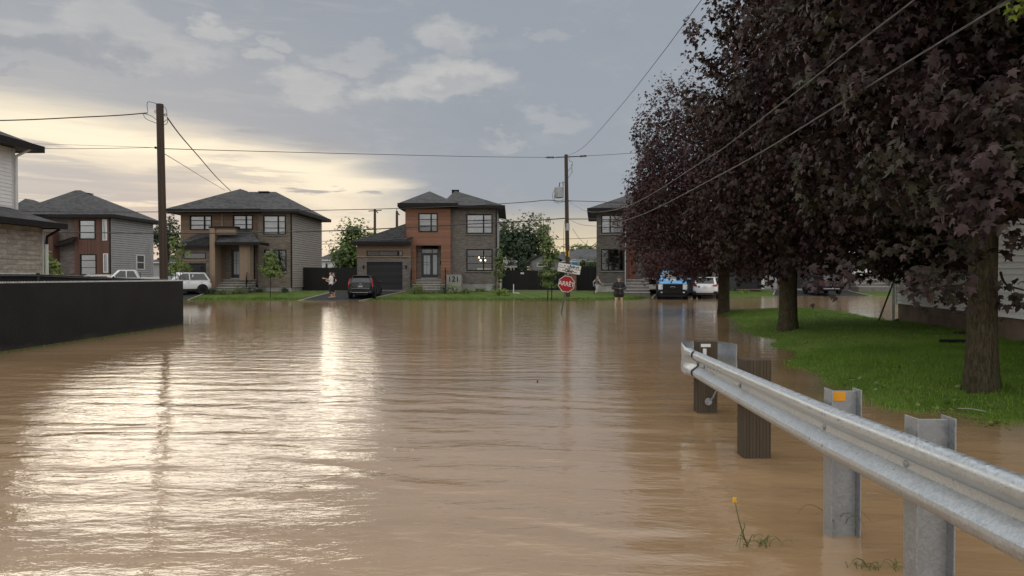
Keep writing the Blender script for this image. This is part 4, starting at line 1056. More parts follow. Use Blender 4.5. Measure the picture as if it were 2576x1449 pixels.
for q in wn: window(t0, *q, Y0, vs=(), hs=(), drape='curtain', sill=False, fm=M['trim_white'])
sw = MB(); ya, yb_ = 69.4, 71.0
clap(sw, (xr + .001, Y0 + .06), (xr + .001, YB), 0.8, zE0, (1, 0), .21, .08, True); sw.box(xr - .2, xr - .001, Y0 + .2, YB - .2, .8, zE0); sw.build('siding_wall', M['siding_grey'], t0)
fw = MB().box(xr + .03, xr + .09, ya, yb_, Z(678, 70), Z(641, 70)).build('window', M['trim_white'], t0)
MB().box(xr + .09, xr + .095, ya + .18, yb_ - .18, Z(676, 70), Z(661, 70)).box(xr + .09, xr + .095, ya + .18, yb_ - .18, Z(659, 70), Z(643, 70)).build('pane', M['door'], fw)
MB().box(xr - .03, xr + .05, Y0 - .03, Y0 + .05, .8, zE0).build('corner_trim', M['soffit'], t0)
MB().box(xl, xr, YB - .2, YB, .8, zE0).box(xl, xl + .2, Y0 + .5, YB - .2, .8, zE0).build('back_wall', M['siding_grey'], t0)
foundation(t0, xl + .03, xr - .03, Y0 + .03, YB, .8)
MB().box(xl + .2, xr - .25, Y0 + 2.6, Y0 + 2.7, .8, zE0).build('room_wall', M['room'], t0)
rb = MB(); hip(rb, xl - .6, xr + .7, Y0 - .5, YB + .6, zE0, Z(479, 69), X(192, 69), X(205, 69), 69, 69)
hip(rb, xl - .9, X(112, 64.3), Y0 - .75, 70, zE0 + .003, Z(500, 66.8), X(66, 66.8), X(66, 66.8), 66.8, 68.0); rb.build('roof', M['shingle'], t0)
eb = MB(); eaves(eb, xl - .6, xr + .7, Y0 - .5, YB + .6, zE0, .28); eb.build('fascia', M['soffit'], t0)
roof_vent(t0, X(219, 69.3), 69.3, Z(486, 69.3), .45)
MB().box(h(131), h(147.5), Y0 - .8, Y0 + .1, .5, v(584)).build('porch_pier', M['wood_red'], t0)
pr = MB(); pr.add([(h(147), Y0 - .6, v(617)), (h(196), Y0 - .6, v(605)), (h(196), Y0 + .29, v(590)), (h(147), Y0 + .29, v(606))], [(0, 1, 2, 3)]); pr.prism([(h(147), Y0 - .6, v(617)), (h(196), Y0 - .6, v(605)), (h(196), Y0 - .6, v(609)), (h(147), Y0 - .6, v(621))], (0, -.06, 0)); pr.build('porch_roof', M['soffit'], t0)
MB().box(h(150), h(188), Y0 + .06, Y0 + .29, v(690), v(632)).build('porch_wall', M['stone_red'], t0)
garage_door(t0, h(112), h(131), .8, v(643), Y0 + .15)
MB().tube([(X(375, 71.5), 71.8, Z(612, 71)), (X(378, 71.5), 71.6, Z(650, 71)), (X(378, 71.5), 71.6, Z(690, 71))], .05, 6).build('service_pipe', M['siding_grey'], t0)

# --- the dark brick house half hidden by the maples ---
Y4 = 57.0
h = lambda p: X(p, Y4); v = lambda p: Z(p, Y4)
t4 = thing('house', 'dark grey brick house with a red brown plank door, half hidden by the purple maples', 'house', (h(1500.5), Y4, .3), group='houses across the flooded street')
xl, xm, xr = h(1500.5), h(1573), h(1800); zE4 = v(526); YB = 66
wq = [(h(1512), h(1568), v(588), v(541)), (h(1512), h(1568.5), v(681), v(626.5))]
bh = [(X(1548, 65.8), X(1580, 65.8), 2.1, 4.05)]
wall_holes(MB(), xl, xm, v(715), zE4, Y4, .22, wq).build('brick_wall', M['brick_dark'], t4)
MB().box(xm, h(1650), Y4 + .9, Y4 + 1.1, v(703), zE4).build('porch_wall', M['brick_dark'], t4)
MB().box(xm - .22, xm, Y4 + .22, Y4 + 1.1, v(703), zE4).build('return_wall', M['brick_dark'], t4)
MB().box(h(1574.5), h(1598), Y4 + .82, Y4 + .89, v(703), v(600)).build('plank_panel', M['wood_redh'], t4)
entry_door(t4, X(1612, 58), X(1642, 58), v(699), v(640), Y4 + .84, lights=False)
MB().box(h(1650), h(1652), Y4 + .3, Y4 + 1.1, .3, zE4).build('porch_cheek', M['brick_dark'], t4)
gd = (h(1655), h(1771), .3, v(665))
wall_holes(MB(), h(1652), xr, .3, zE4, Y4 + .3, .22, [gd]).build('garage_wall', M['brick_dark'], t4)
garage_door(t4, *gd, Y4 + .42)
MB().box(xl, xl + .22, Y4 + .22, YB - .22, .9, zE4).build('side_wall', M['siding_grey'], t4); MB().box(xr - .22, xr, Y4 + .52, YB - .22, .3, zE4).build('side_wall', M['siding_grey'], t4)
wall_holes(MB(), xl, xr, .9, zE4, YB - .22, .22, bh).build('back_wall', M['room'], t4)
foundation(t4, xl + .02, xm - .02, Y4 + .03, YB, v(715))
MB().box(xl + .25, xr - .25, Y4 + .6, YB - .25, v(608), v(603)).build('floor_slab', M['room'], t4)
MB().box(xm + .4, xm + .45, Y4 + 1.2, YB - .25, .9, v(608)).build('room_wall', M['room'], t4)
window(t4, *wq[0], Y4, vs=(.4,), drape='curtain'); window(t4, *wq[1], Y4, vs=(.33, .8), drape=None)
MB().box(h(1512), xm, Y4 - .05, Y4 - .003, v(717), v(712)).build('brick_ledge', M['step'], t4)
steps(t4, X(1572, 56), X(1636, 56), Y4 + .88, .16, v(703), 5, .42)
rb = MB(); hip(rb, X(1481, 56.3), xr + .7, Y4 - .7, YB + .6, zE4, 9.2); rb.build('roof', M['shingle'], t4)
eb = MB(); eaves(eb, X(1481, 56.3), xr + .7, Y4 - .7, YB + .6, zE4, .26); eb.build('fascia', M['soffit'], t4)
MB().tube([(xm - .03, Y4 - .07, zE4 - .3), (xm - .03, Y4 - .07, .4)], .05, 6).build('downspout', M['galv_post'], t4)

t4.rotation_euler.z = -R(6.8)

# --- the pale siding house behind the trunks ---
Y5 = 66.0
h = lambda p: X(p, Y5); v = lambda p: Z(p, Y5)
t5 = thing('house', 'pale siding and stone house with wide steps behind the maple trunks', 'house', (h(2080), Y5, .44), group='houses across the flooded street')
xl, xr = h(1918), h(2300); zE5 = 6.8; YB = 75
gd = (h(1985), h(2120), .4, v(640))
lwx = MB(); clap(lwx, (xl, Y5), (h(1955), Y5), .5, zE5, (0, -1), .2, .03); lwx.box(xl, h(1955), Y5 + .001, Y5 + .2, .5, zE5); lwx.build('siding_wall', M['siding_grey'], t5)
MB().box(xl - .12, xl + .12, Y5 - .12, Y5 - .03, .45, zE5).build('corner_trim', M['trim_white'], t5)
wall_holes(MB(), h(1955), h(2135), .4, zE5, Y5, .2, [gd]).build('garage_wall', M['stone_red'], t5); garage_door(t5, *gd, Y5 + .12)
mw = MB(); clap(mw, (h(2135), Y5 + .5), (h(2222), Y5 + .5), 1.6, zE5, (0, -1), .2, .03); mw.box(h(2135), h(2222), Y5 + .501, Y5 + .7, .5, zE5); mw.build('entry_wall', M['siding_white'], t5)
entry_door(t5, h(2164), h(2192), v(694), v(622), Y5 + .40, lights=False, mat='trim_white')
MB().box(h(2222), xr, Y5 - .2, Y5 + .7, .5, zE5).build('stone_wall', M['stone_red'], t5)
MB().box(h(2219), xr, Y5 - .32, Y5 - .21, v(675), v(672.5)).build('stone_ledge', M['trim_white'], t5)
MB().box(h(2219), xr, Y5 - .28, Y5 - .203, v(717), v(676)).build('stone_plinth', M['stone_red'], t5)
foundation(t5, xl + .05, xr, Y5 + .05, YB, .5); MB().box(h(2219), xr, Y5 - .24, Y5 - .2, .3, v(717) - .004).build('foundation', M['concrete'], t5)
MB().box(xl, xl + .2, Y5 + .2, YB, .5, zE5).box(xl + .2, xr, YB - .2, YB, .5, zE5).build('back_wall', M['siding_grey'], t5)
steps(t5, h(2140), h(2217), Y5 + .48, .40, v(694), 4, .5)
railing(t5, [(h(2216), Y5 - 1.5, .6), (h(2205), Y5 + .3, v(694))], 1.0)
rb = MB(); hip(rb, xl - .6, xr + .6, Y5 - .7, YB + .6, zE5, 9.3); rb.build('roof', M['shingle'], t5)
eb = MB(); eaves(eb, xl - .6, xr + .6, Y5 - .7, YB + .6, zE5); eb.build('fascia', M['soffit'], t5)

# --- the charcoal garage between the two ---
t6 = thing('garage', 'low charcoal garage with a wide door between two brick houses', 'garage', (X(1880, 64), 64, .4))
gd = (X(1852, 64), X(1910, 64), .4, Z(655, 64))
wall_holes(MB(), X(1818, 64), X(1914, 64), .3, 3.9, 64, .2, [gd]).build('front_wall', M['door'], t6)
garage_door(t6, *gd, 64.1)
MB().box(X(1818, 64), X(1818, 64) + .2, 64.2, 70, .3, 3.9).box(X(1914, 64) - .2, X(1914, 64), 64.2, 70, .3, 3.9).box(X(1818, 64), X(1914, 64), 70, 70.2, .3, 3.9).build('side_wall', M['siding_grey'], t6)
rb = MB(); hip(rb, X(1812, 63.6), X(1917, 63.6), 63.6, 70.6, 3.9, 5.2); rb.build('roof', M['shingle'], t6)
MB().box(gd[0] - .1, gd[1] + .1, 63.7, 63.95, .40, .50).build('door_ramp', M['wood_orange'], t6)
# ------------------------------------------------------------------ exact picture ray -> point at depth Y (for tall and near things)
_p = R(0.946)
def P(px, py, Y):
    yc = FPX * math.cos(_p) + (724.5 - py) * math.sin(_p)
    t = Y / yc
    return Vector(((px - CPX) * t, Y, EYE + t * (-FPX * math.sin(_p) + (724.5 - py) * math.cos(_p))))
def P_plane(px, py, A, B):
    """point of the vertical plane through plan points A, B seen at px, py"""
    d = P(px, py, 1.0); dx = d.x
    ax, ay = A; bx, by = B
    # dx*Y = ax + (bx-ax)*s ; Y = ay + (by-ay)*s
    den = (bx - ax) - dx * (by - ay)
    s = (dx * ay - ax) / den
    return P(px, py, ay + (by - ay) * s)
def spline(pts, n=6):
    pts = [Vector(p) for p in pts]; out = []
    for i in range(len(pts) - 1):
        p0, p1, p2, p3 = pts[max(i - 1, 0)], pts[i], pts[i + 1], pts[min(i + 2, len(pts) - 1)]
        for q in range(n):
            t = q / n
            out.append(0.5 * ((2 * p1) + (p2 - p0) * t + (2 * p0 - 5 * p1 + 4 * p2 - p3) * t * t + (3 * p1 - p0 - 3 * p2 + p3) * t ** 3))
    return out + [pts[-1]]
def cable(label, pts, r, mat='wire', group='overhead cables', twist=0.0, cat='cable'):
    pts = spline(pts, 8); mb = MB()
    if twist:
        # strands wound loosely round a bearer
        L = [0]
        for a, b in zip(pts, pts[1:]): L.append(L[-1] + (b - a).length)
        N = int(L[-1] / 0.30); fine = []
        for i in range(N + 1):
            s = L[-1] * i / N; j = max(q for q in range(len(L)) if L[q] <= s + 1e-9); j = min(j, len(pts) - 2)
            fine.append((pts[j].lerp(pts[j + 1], (s - L[j]) / max(1e-6, L[j + 1] - L[j])), s))
        for ph in (0, 2.1, 4.2):
            mb.tube([p + Vector((math.cos(s * 3.2 + ph), 0.3 * math.sin(s * 1.9 + ph), math.sin(s * 3.2 + ph))) * twist for p, s in fine], r, 4)
    else: mb.tube(pts, r, 5)
    o = mb.build('overhead_cable', M[mat], None, True)
    return tag(o, label, cat, group)

# ------------------------------------------------------------------ chain link fences with black slats
def slat_mat():
    m, k, b = new_mat('black_privacy_slats')
    v, u, z = wallc(k)
    fr = k.m('FRACT', k.m('DIVIDE', u, 0.052))
    a = k.m('FRACT', k.m('DIVIDE', k.m('ADD', u, z), 0.072)); d = k.m('FRACT', k.m('DIVIDE', k.m('SUBTRACT', u, z), 0.072))
    wire = k.m('MAXIMUM', k.sm(a, 0.12, 0.0), k.sm(d, 0.12, 0.0))
    n = k.noise(v, 1.2, 5, 0.6)
    c = k.mix(k.sm(n, 0.3, 0.7), (0.013, 0.0125, 0.013), (0.021, 0.020, 0.019))
    c = k.mix(k.m('MULTIPLY', wire, 0.75), c, (0.058, 0.055, 0.053))
    c = k.mix(k.m('MULTIPLY', k.sm(k.m('ADD', z, k.m('MULTIPLY', k.sm(n, .3, .7), .18)), 0.22, 0.05), 0.55), c, (0.075, 0.058, 0.042))
    k.put(b.inputs['Base Color'], c); b.inputs['Roughness'].default_value = 0.65; b.inputs['Specular IOR Level'].default_value = 0.22
    bump(k, b, k.m('ADD', k.m('MULTIPLY', k.sm(fr, 0.0, 0.2), 0.6), wire), 0.004)
    return m
M['slat'] = slat_mat()
M['fence_black'] = plain('black_coated_wire', (0.03, 0.03, 0.032), 0.28, 0.3)
M['knuckle'] = plain('glint_wire_ends', (0.55, 0.54, 0.52), 0.3, 0.9)  # bright metal colour carries the glints along the knuckle tips
M['fence_far'] = boards('black_fence_boards', (0.016, 0.015, 0.015), 0.14, True, 0.5, 0.2)
def slat_fence(label, pts, ztops, zbot=-0.3, every=2.4, knuckle=0.05):
    t = thing('chain_link_fence', label, 'fence', (pts[0][0], pts[0][1], 0), group='black chain link fences by the street')
    for (a, b), (za, zb) in zip(zip(pts, pts[1:]), zip(ztops, ztops[1:])):
        A, B = Vector((*a, 0)), Vector((*b, 0)); d = (B - A); L = d.length; d.normalize(); n = Vector((d.y, -d.x, 0))
        mb = MB(); mb.prism([A + n * .012 + Vector((0, 0, zbot)), B + n * .012 + Vector((0, 0, zbot)), B + n * .012 + Vector((0, 0, zb)), A + n * .012 + Vector((0, 0, za))], -n * .024)
        mb.build('slat_panel', M['slat'], t)
        kn = MB(); q = int(L / knuckle)
        for i in range(q):
            s = (i + .5) / q; p = A.lerp(B, s) + Vector((0, 0, za + (zb - za) * s))
            kn.tube([p - d * .02 - Vector((0, 0, .02)), p + Vector((0, 0, .035)) + n * .006, p + d * .02 - Vector((0, 0, .02))], .0075, 4)
        kn.build('wire_knuckle', M['knuckle'], t)
        k = max(1, int(round(L / every)))
        for i in range(k + 1):
            p = A.lerp(B, i / k) - n * .05; z = za + (zb - za) * i / k
            pm = MB(); pm.tube([p + Vector((0, 0, zbot)), p + Vector((0, 0, z + .015))], .028, 8); pm.ball(p + Vector((0, 0, z + .015)), .034, 8, 5); pm.build('post', M['fence_black'], t)
        mb = MB(); mb.tube([A - n * .05 + Vector((0, 0, za - .05)), B - n * .05 + Vector((0, 0, zb - .05))], .02, 6); mb.build('top_rail', M['fence_black'], t)
    return t
slat_fence('long black slatted fence standing along the edge of the flooded street', [(-11.2, 10.0), (-11.2, 24.15)], [1.5, 1.49])
slat_fence('shorter black slatted fence before the beige brick house, behind the long one', [(-11.3, 24.3), (-14.64, 21.9), (-14.64, 12.0)], [1.50, 1.71, 1.71])

def board_fence(label, x0, x1, y, z0, z1, every=2.2, group='black yard fences between the houses'):
    t = thing('yard_fence', label, 'fence', ((x0 + x1) / 2, y, z0), group=group)
    MB().box(x0, x1, y, y + .03, z0, z1).build('panel', M['fence_far'], t)
    k = max(1, int(round((x1 - x0) / every)))
    for i in range(k + 1):
        x = x0 + (x1 - x0) * i / k; MB().box(x - .04, x + .04, y - .04, y - .002, z0, z1 + .08).build('post', M['fence_far'], t)
    kn = MB()
    for i in range(int((x1 - x0) / .12)): kn.prism([(x0 + i * .12, y, z1), (x0 + i * .12 + .09, y, z1), (x0 + i * .12 + .045, y, z1 + .07)], (0, .02, 0))
    kn.build('top_edge', M['fence_far'], t)
    return t
board_fence('black yard fence between the tan board house and the orange board house', X(737, 60), X(898, 60), 60, .4, Z(674, 60))
board_fence('black yard fence beside the grey brick corner of number 121', X(1265, 62), X(1420, 62), 62, .4, Z(681, 62))
board_fence('black yard gate fence beside the dark brick house', X(1448, 60), X(1500, 60), 60, .4, Z(672, 60), 1.0)
op = thing('fence_panel', 'orange brown wooden fence panel behind the utility pole', 'fence', (X(1442, 59.6), 59.6, .4))
mb = MB(); mb.box(X(1434, 59.6), X(1450, 59.6), 59.6, 59.66, .45, Z(684, 59.6)); mb.build('boards', M['wood_tan_v'] if 0 else M['wood_orange'], op)
MB().box(X(1434, 59.6) - .06, X(1434, 59.6), 59.58, 59.68, .4, Z(682, 59.6)).box(X(1450, 59.6), X(1450, 59.6) + .06, 59.58, 59.68, .4, Z(682, 59.6)).build('post', M['soffit'], op)

# ------------------------------------------------------------------ near house behind the fence (beige brick below, white boards above)
tn = thing('house', 'near house with beige brick below and white clapboards above, behind the black fence', 'house', (-16.5, 20, 0))
xb, xu = -15.4, -16.8
MB().box(xb - .25, xb, 8, 23.3, -.2, 3.42).box(-24, xb - .251, 23.05, 23.3, -.2, 3.42).build('brick_wall', M['brick_beige'], tn)
cw = MB(); clap(cw, (xu, 8), (xu, 24), 3.5, 6.1, (1, 0), .125, .02); clap(cw, (xu, 24), (-24, 24), 3.5, 6.1, (0, 1), .125, .02); cw.box(-24, xu - .001, 8, 23.999, 3.4, 6.1); cw.build('clapboard_wall', M['siding_white'], tn)
MB().box(xu - .08, xu + .035, 23.90, 24.03, 3.5, 6.1).build('corner_trim', M['trim_white'], tn)
mb = MB(); mb.add([(xb + .45, 8, 3.38), (xb + .45, 23.75, 3.38), (xu, 23.75, 3.95), (xu, 8, 3.95), (-24, 23.75, 3.38), (-24, 23.0, 3.95)], [(0, 1, 2, 3), (1, 4, 5, 2)]); mb.build('lower_roof', M['shingle'], tn)
MB().box(xb + .45, xb + .52, 8, 23.82, 3.22, 3.40).box(-24, xb + .449, 23.75, 23.82, 3.22, 3.40).box(xb + .001, xb + .449, 8, 23.3, 3.24, 3.27).build('lower_fascia', M['soffit'], tn)
mb = MB(); hip(mb, -26, xu + .55, 4, 24.65, 6.12, 8.3); mb.build('roof', M['shingle'], tn)
mb = MB(); eaves(mb, -26, xu + .55, 4, 24.65, 6.12, .20); mb.build('fascia', M['soffit'], tn)
mb = MB(); mb.tube([(xu + .50, 24.1, 5.95), (xu + .10, 24.0, 5.70), (xu + .10, 23.98, 5.5), (xu + .10, 23.98, 3.9)], .045, 6); mb.build('downspout', M['trim_white'], tn)
mb = MB(); mb.tube([(xb + .45, 23.5, 3.2), (xb + .12, 23.36, 2.95), (xb + .10, 23.36, 2.7)], .045, 6); mb.build('elbow', M['soffit'], tn)
mb = MB(); mb.tube([(xb + .10, 23.36, 2.7), (xb + .10, 23.36, .1)], .05, 6); mb.box(xb - .02, xb + .03, 23.28, 23.33, 0, 3.2); mb.build('downspout', M['trim_white'], tn)

# ------------------------------------------------------------------ near house under the maples (white clapboards on a tall muddy foundation)
M['mud_concrete'] = plain('mud_stained_concrete', (0.16, 0.115, 0.085), 0.85, var=0.3, scale=1.4, bmp=0.004)
th = math.atan2(-.981, -.194)
tr = thing('house', 'near house of white clapboards on a mud stained foundation under the maples', 'house', (12.8, 23.6, 0), th)
L = lambda: MB(local=True)
def lp(v):
    """world -> this house's own frame"""
    q = Vector(v) - Vector((12.8, 23.6, 0)); return Vector((q.x * math.cos(th) + q.y * math.sin(th), -q.x * math.sin(th) + q.y * math.cos(th), q.z))
L().box(0.02, 7.42, 0.03, 9, -.3, .75).box(7.42, 18, -.18, 9, -.3, .74).build('foundation', M['mud_concrete'], tr, bevel=.01)
cw = L(); clap(cw, (0, 0), (7.4, 0), .75, 5.9, (0, -1), .135, .042); cw.box(0, 7.4, .001, .2, .75, 5.9); cw.build('clapboard_wall', M['siding_white'], tr)
cw = L(); clap(cw, (7.6, -.25), (18, -.25), .74, 5.9, (0, -1), .135, .042); cw.box(7.6, 18, -.249, .2, .74, 5.9); cw.build('clapboard_wall', M['siding_white'], tr)
cw = L(); clap(cw, (0, 0), (0, 9), .75, 5.9, (-1, 0), .135, .022); cw.box(.001, .2, .2, 9, .75, 5.9); cw.build('clapboard_wall', M['siding_white'], tr)
L().box(-.06, .08, -.05, .06, .72, 5.9).box(7.40, 7.50, -.06, .05, .72, 5.9).box(7.52, 7.66, -.30, -.16, .72, 5.9).build('corner_trim', M['trim_white'], tr)
mb = L(); mb.box(-.15, -.07, -.12, -.04, .02, 5.8); mb.build('downspout', M['trim_white'], tr)
mb = L(); mb.tube([(7.3, -.09, 5.8), (7.3, -.09, .62), (7.32, -.14, .48), (7.28, -.26, .38), (7.2, -.36, .34)], .048, 8)
for i in range(6): mb.tube([(7.32, -.10 - .012 * i, .60 - i * .03), (7.32, -.11 - .012 * i, .587 - i * .03)], .054, 8)
mb.build('downspout', M['trim_white'], tr)
mb = L(); mb.tube([(7.2, -.36, .35), (7.0, -.55, .30), (6.6, -.75, .24)], .058, 8); mb.build('drain_extension', M['black'], tr)
mb = L(); hip(mb, -.7, 18.6, -.75, 9.6, 5.95, 8.2); mb.build('roof', M['shingle'], tr)
mb = L(); eaves(mb, -.7, 18.6, -.75, 9.6, 5.95, .2); mb.build('fascia', M['soffit'], tr)
# loose black bits at its corner
mb = MB(); mb.tube([P(2257, 806, 23.3), P(2238, 814, 23.0), P(2224, 819, 22.8)], .065, 8); tag(mb.build('drain_pipe', M['black'], None, True), 'black drain extension at the foot of the corner downspout', 'pipe')
mb = MB(); mb.tube([P(2206, 818, 22.8), P(2258, 682, 23.4)], .028, 6); tag(mb.build('pole', M['soffit'], None, True), 'long dark bar leaning on the corner of the white clapboard house', 'pole')
mb = MB(); mb.box(10.9, 12.1, 22.62, 22.72, .06, .11); tag(mb.build('gutter_piece', M['black'], None), 'flat black gutter piece lying in the wet grass', 'gutter')
mb = MB()
for i in range(24):
    x = X(2358, 15) + i * .028; mb.tube([(x, 14.9 - i * .004, .285), (x + .016, 14.9 - i * .004, .285)], .05 if i % 2 else .043, 8)
tag(mb.build('drain_hose', M['black'], None, True), 'short ribbed black hose lying on the lawn near the foundation', 'hose')

# ------------------------------------------------------------------ guard rail
def rail_pos(Y): return 1.77 + 0.05 * Y
def rail_top(Y): return float(np.interp(Y, [0.4, 2.61, 4.36, 6.4, 8.4, 9.2], [1.0, .918, .850, .806, .770, .765]))
PROF = [(-.156, .030), (-.153, .048), (-.142, .065), (-.122, .078), (-.100, .082), (-.082, .079), (-.068, .067), (-.022, .007), (0, .004),
        (.022, .007), (.068, .067), (.082, .079), (.100, .082), (.122, .078), (.142, .065), (.153, .048), (.156, .030)]
def wbeam(mb, path, normals, ztop, prof=PROF, th=.006, depth=1.0):
    rings = []
    for (x, y), n, zt in zip(path, normals, ztop):
        n = Vector((*n, 0)).normalized(); zc = zt - .156
        f = [Vector((x, y, zc + z)) + n * (d * depth) for z, d in prof]; bk = [Vector((x, y, zc + z)) + n * (d * depth - th) for z, d in reversed(prof)]
        rings.append(f + bk)
    mb.loft(rings); return mb
gr = thing('guard_rail', 'galvanised steel guard rail running out of the flood water', 'guard rail', (2.0, 5.0, 0))
ys = [0.7, 1.5, 2.2, 2.9, 3.6, 4.3, 4.62]; 
nrm = (-1, .05)
wbeam(MB(), [(rail_pos(y), y) for y in ys], [nrm] * len(ys), [rail_top(y) for y in ys]).build('rail_beam', M['galv'], gr, True, angle=50) if 0 else None
m1 = MB(); wbeam(m1, [(rail_pos(y) - .004, y) for y in ys], [nrm] * len(ys), [rail_top(y) + .003 for y in ys]); m1.build('rail_beam', M['galv'], gr, True, angle=30)
ys = [4.30, 5.0, 5.8, 6.6, 7.4, 8.1, 8.42]
m1 = MB(); wbeam(m1, [(rail_pos(y) + .004, y) for y in ys], [nrm] * len(ys), [rail_top(y) for y in ys]); m1.build('rail_beam', M['galv'], gr, True, angle=30)
# rounded end piece wrapping the last post
base = [(rail_pos(8.30) - .006, 8.30), (2.175, 8.46), (2.13, 8.62), (2.12, 8.78), (2.15, 8.94), (2.24, 9.07), (2.37, 9.15), (2.50, 9.16), (2.61, 9.10), (2.69, 8.99), (2.73, 8.86), (2.745, 8.70)]
nn = []
for i in range(len(base)):
    a, b = Vector(base[max(i - 1, 0)]), Vector(base[min(i + 1, len(base) - 1)]); d = (b - a).normalized(); nn.append((-d.y, d.x))
prs = []
m1 = MB(); rings = []
for i, ((x, y), n) in enumerate(zip(base, nn)):
    n = Vector((*n, 0)); f = max(0.0, 1 - i / 3.0) * .9 + .1; zt = rail_top(min(y, 9)) + .012 + (.025 if i > 2 else 0); zc = zt - .16; gro = 1.0 + min(i, 3) * .035
    fr = [Vector((x, y, zc + z * gro)) + n * (d * f + .01) for z, d in PROF]; bk = [Vector((x, y, zc + z * gro)) + n * (d * f + .004) for z, d in reversed(PROF)]
    rings.append(fr + bk)
m1.loft(rings); m1.build('end_piece', M['galv'], gr, True, angle=60)
def ibeam(Y, ztop, reflector=False):
    x0 = rail_pos(Y) + .012; w, dp, th_ = .115, .19, .009
    mb = MB(); mb.box(x0, x0 + th_, Y - w / 2, Y + w / 2, -.6, ztop); mb.box(x0 + dp - th_, x0 + dp, Y - w / 2, Y + w / 2, -.6, ztop); mb.box(x0 + th_, x0 + dp - th_, Y - .005, Y + .005, -.6, ztop - .012)
    p = mb.build('steel_post', M['galv_post'], gr, bevel=.002)
    if reflector: MB().box(x0 + .018, x0 + .108, Y - .012, Y - .0052, ztop - .075, ztop - .02).build('reflector', M['orange_tape'], p)
    return p
M['orange_tape'] = plain('orange_reflective_tape', (0.80, 0.33, 0.012), 0.35, var=0.05)
ibeam(4.5, .935, True); ibeam(3.47, .962)
M['post_wood'] = boards('dark_weathered_timber', (0.092, 0.070, 0.048), 0.03, True, 0.95, 0.12)
def wpost(x0, x1, Y, zt): return MB().box(x0, x1, Y, Y + .20, -.6, zt).build('timber_post', M['post_wood'], gr, bevel=.008)
wpost(2.10, 2.345, 6.40, .895); wp = wpost(2.235, 2.475, 8.52, .865)
# white cap on the last post, tie rod with its washer, bolts
MB().tube([(2.30, 8.46, .64), (2.30, 8.46, .785)], .022, 10).box(2.268, 2.385, 8.508, 8.516, .80, .838).build('marker_bracket', M['white_plastic'], gr)
mb = MB(); mb.tube([(2.50, 8.35, .50), (2.40, 8.46, .20), (2.375, 8.49, .155)], .011, 6); mb.disc((2.36, 8.505, .145), (0, 1, 0), .045, .012, 12); mb.disc((2.36, 8.49, .145), (0, 1, 0), .022, .03, 6); mb.build('tie_rod', M['galv_post'], gr)
def bolt(Y, zoff, dep, r=.017):
    n = Vector((-1, .05, 0)).normalized(); c = Vector((rail_pos(Y), Y, rail_top(Y) - .156 + zoff)) + n * dep
    MB().ball(c, (r * .55, r * 1.2, r), 10, 6).build('bolt', M['galv_post'], gr, True)
for Y in (3.47, 4.50, 6.5, 8.0): bolt(Y, 0, .010, .019)
for Y in (4.34, 4.55):
    for zz in (.112, -.085): bolt(Y, zz, .080, .013)
for q in range(4): bolt(7.0 + q * .14, -.125, .073, .010)
for q in range(5): bolt(7.1 + q * .14, .04, .040, .009)
for q in range(2): bolt(8.36 + q * .08, .10, .088, .012)

# ------------------------------------------------------------------ utility poles
def pole(label, base, top, r0, r1, mat='pole_wood', group='wooden utility poles'):
    t = thing('utility_pole', label, 'utility pole', base, group=group)
    mb = MB(); pts = [Vector(base).lerp(Vector(top), i / 6) for i in range(7)]
    mb.tube([pts[0] - Vector((0, 0, .6))] + pts[1:], [r0 + (r1 - r0) * i / 6 for i in range(7)], 12)
    mb.build('shaft', M[mat], t, True, angle=40); return t
def insulator(mb, a, b, r=.035, n=5):
    a, b = Vector(a), Vector(b); mb.tube([a, b], r * .35, 5)
    for i in range(n):
        p = a.lerp(b, .2 + .6 * i / (n - 1)); d = (b - a).normalized() * .012; mb.tube([p - d, p + d], r, 8)
b1 = P(413.5, 712, 28); b1.z = -.05
pl = pole('tall dark utility pole with wire loops at its top, behind the black fence', b1, P(402, 262, 28), .155, .135)
mb = MB()
for pts in ([(398, 262), (375.4, 256), (369.8, 262), (372, 281)], [(359.6, 285), (366.4, 298), (382, 305.6), (396, 311)], [(362.4, 286), (380, 291.5), (396, 303)], [(409, 266), (417.8, 274), (420.6, 293)], [(422.8, 300), (417, 303), (411, 308)], [(422.8, 300), (419, 312), (411, 314)]):
    mb.tube(spline([P(a, b, 27.95) for a, b in pts], 5), .011, 5)
mb.build('jumper_wire', M['wire'], pl, True)
mb = MB()
for (a, b) in ((392, 281), (416.5, 289)):
    c = P(a, b, 28)
    mb.tube([c + Vector((math.cos(q * PI / 5) * .05, 0, math.sin(q * PI / 5) * .05)) for q in range(11)], .012, 5); mb.tube([c, P(402 if a < 400 else 408, b, 28)], .014, 5)
insulator(mb, P(388, 371, 28), P(402, 373, 28), .05, 3)
mb.build('eye_bolt', M['wire'], pl)
PX2, PY2 = X(1429, 51.5), 51.5
b2 = Vector((PX2, PY2, -.05))
p2 = pole('utility pole with a grey transformer behind the stop sign', b2, P(1424, 389, PY2), .165, .125)
tb = MB(); c0, c1 = P(1407, 498, PY2 - .35), P(1406, 471, PY2 - .35)
tb.tube([c0, c0.lerp(c1, .03), c0.lerp(c1, .97), c1], [.28, .325, .325, .30], 18)
for q in range(18):
    a = q * PI / 9; n_ = Vector((math.cos(a), math.sin(a), 0)); tb.obox(c0.lerp(c1, .5) + n_ * .33, n_ * .008, Vector((-n_.y, n_.x, 0)) * .012, Vector((0, 0, .36)))
tf = tb.build('transformer', M['galv_grey'] if 'galv_grey' in M else M['galv_post'], p2)
mb = MB(); insulator(mb, P(1407, 471, PY2 - .35), P(1408, 459, PY2 - .35), .05, 4); insulator(mb, P(1416.5, 470, PY2 - .3), P(1416.5, 456, PY2 - .3), .045, 4); mb.build('bushing', M['soffit'], tf)
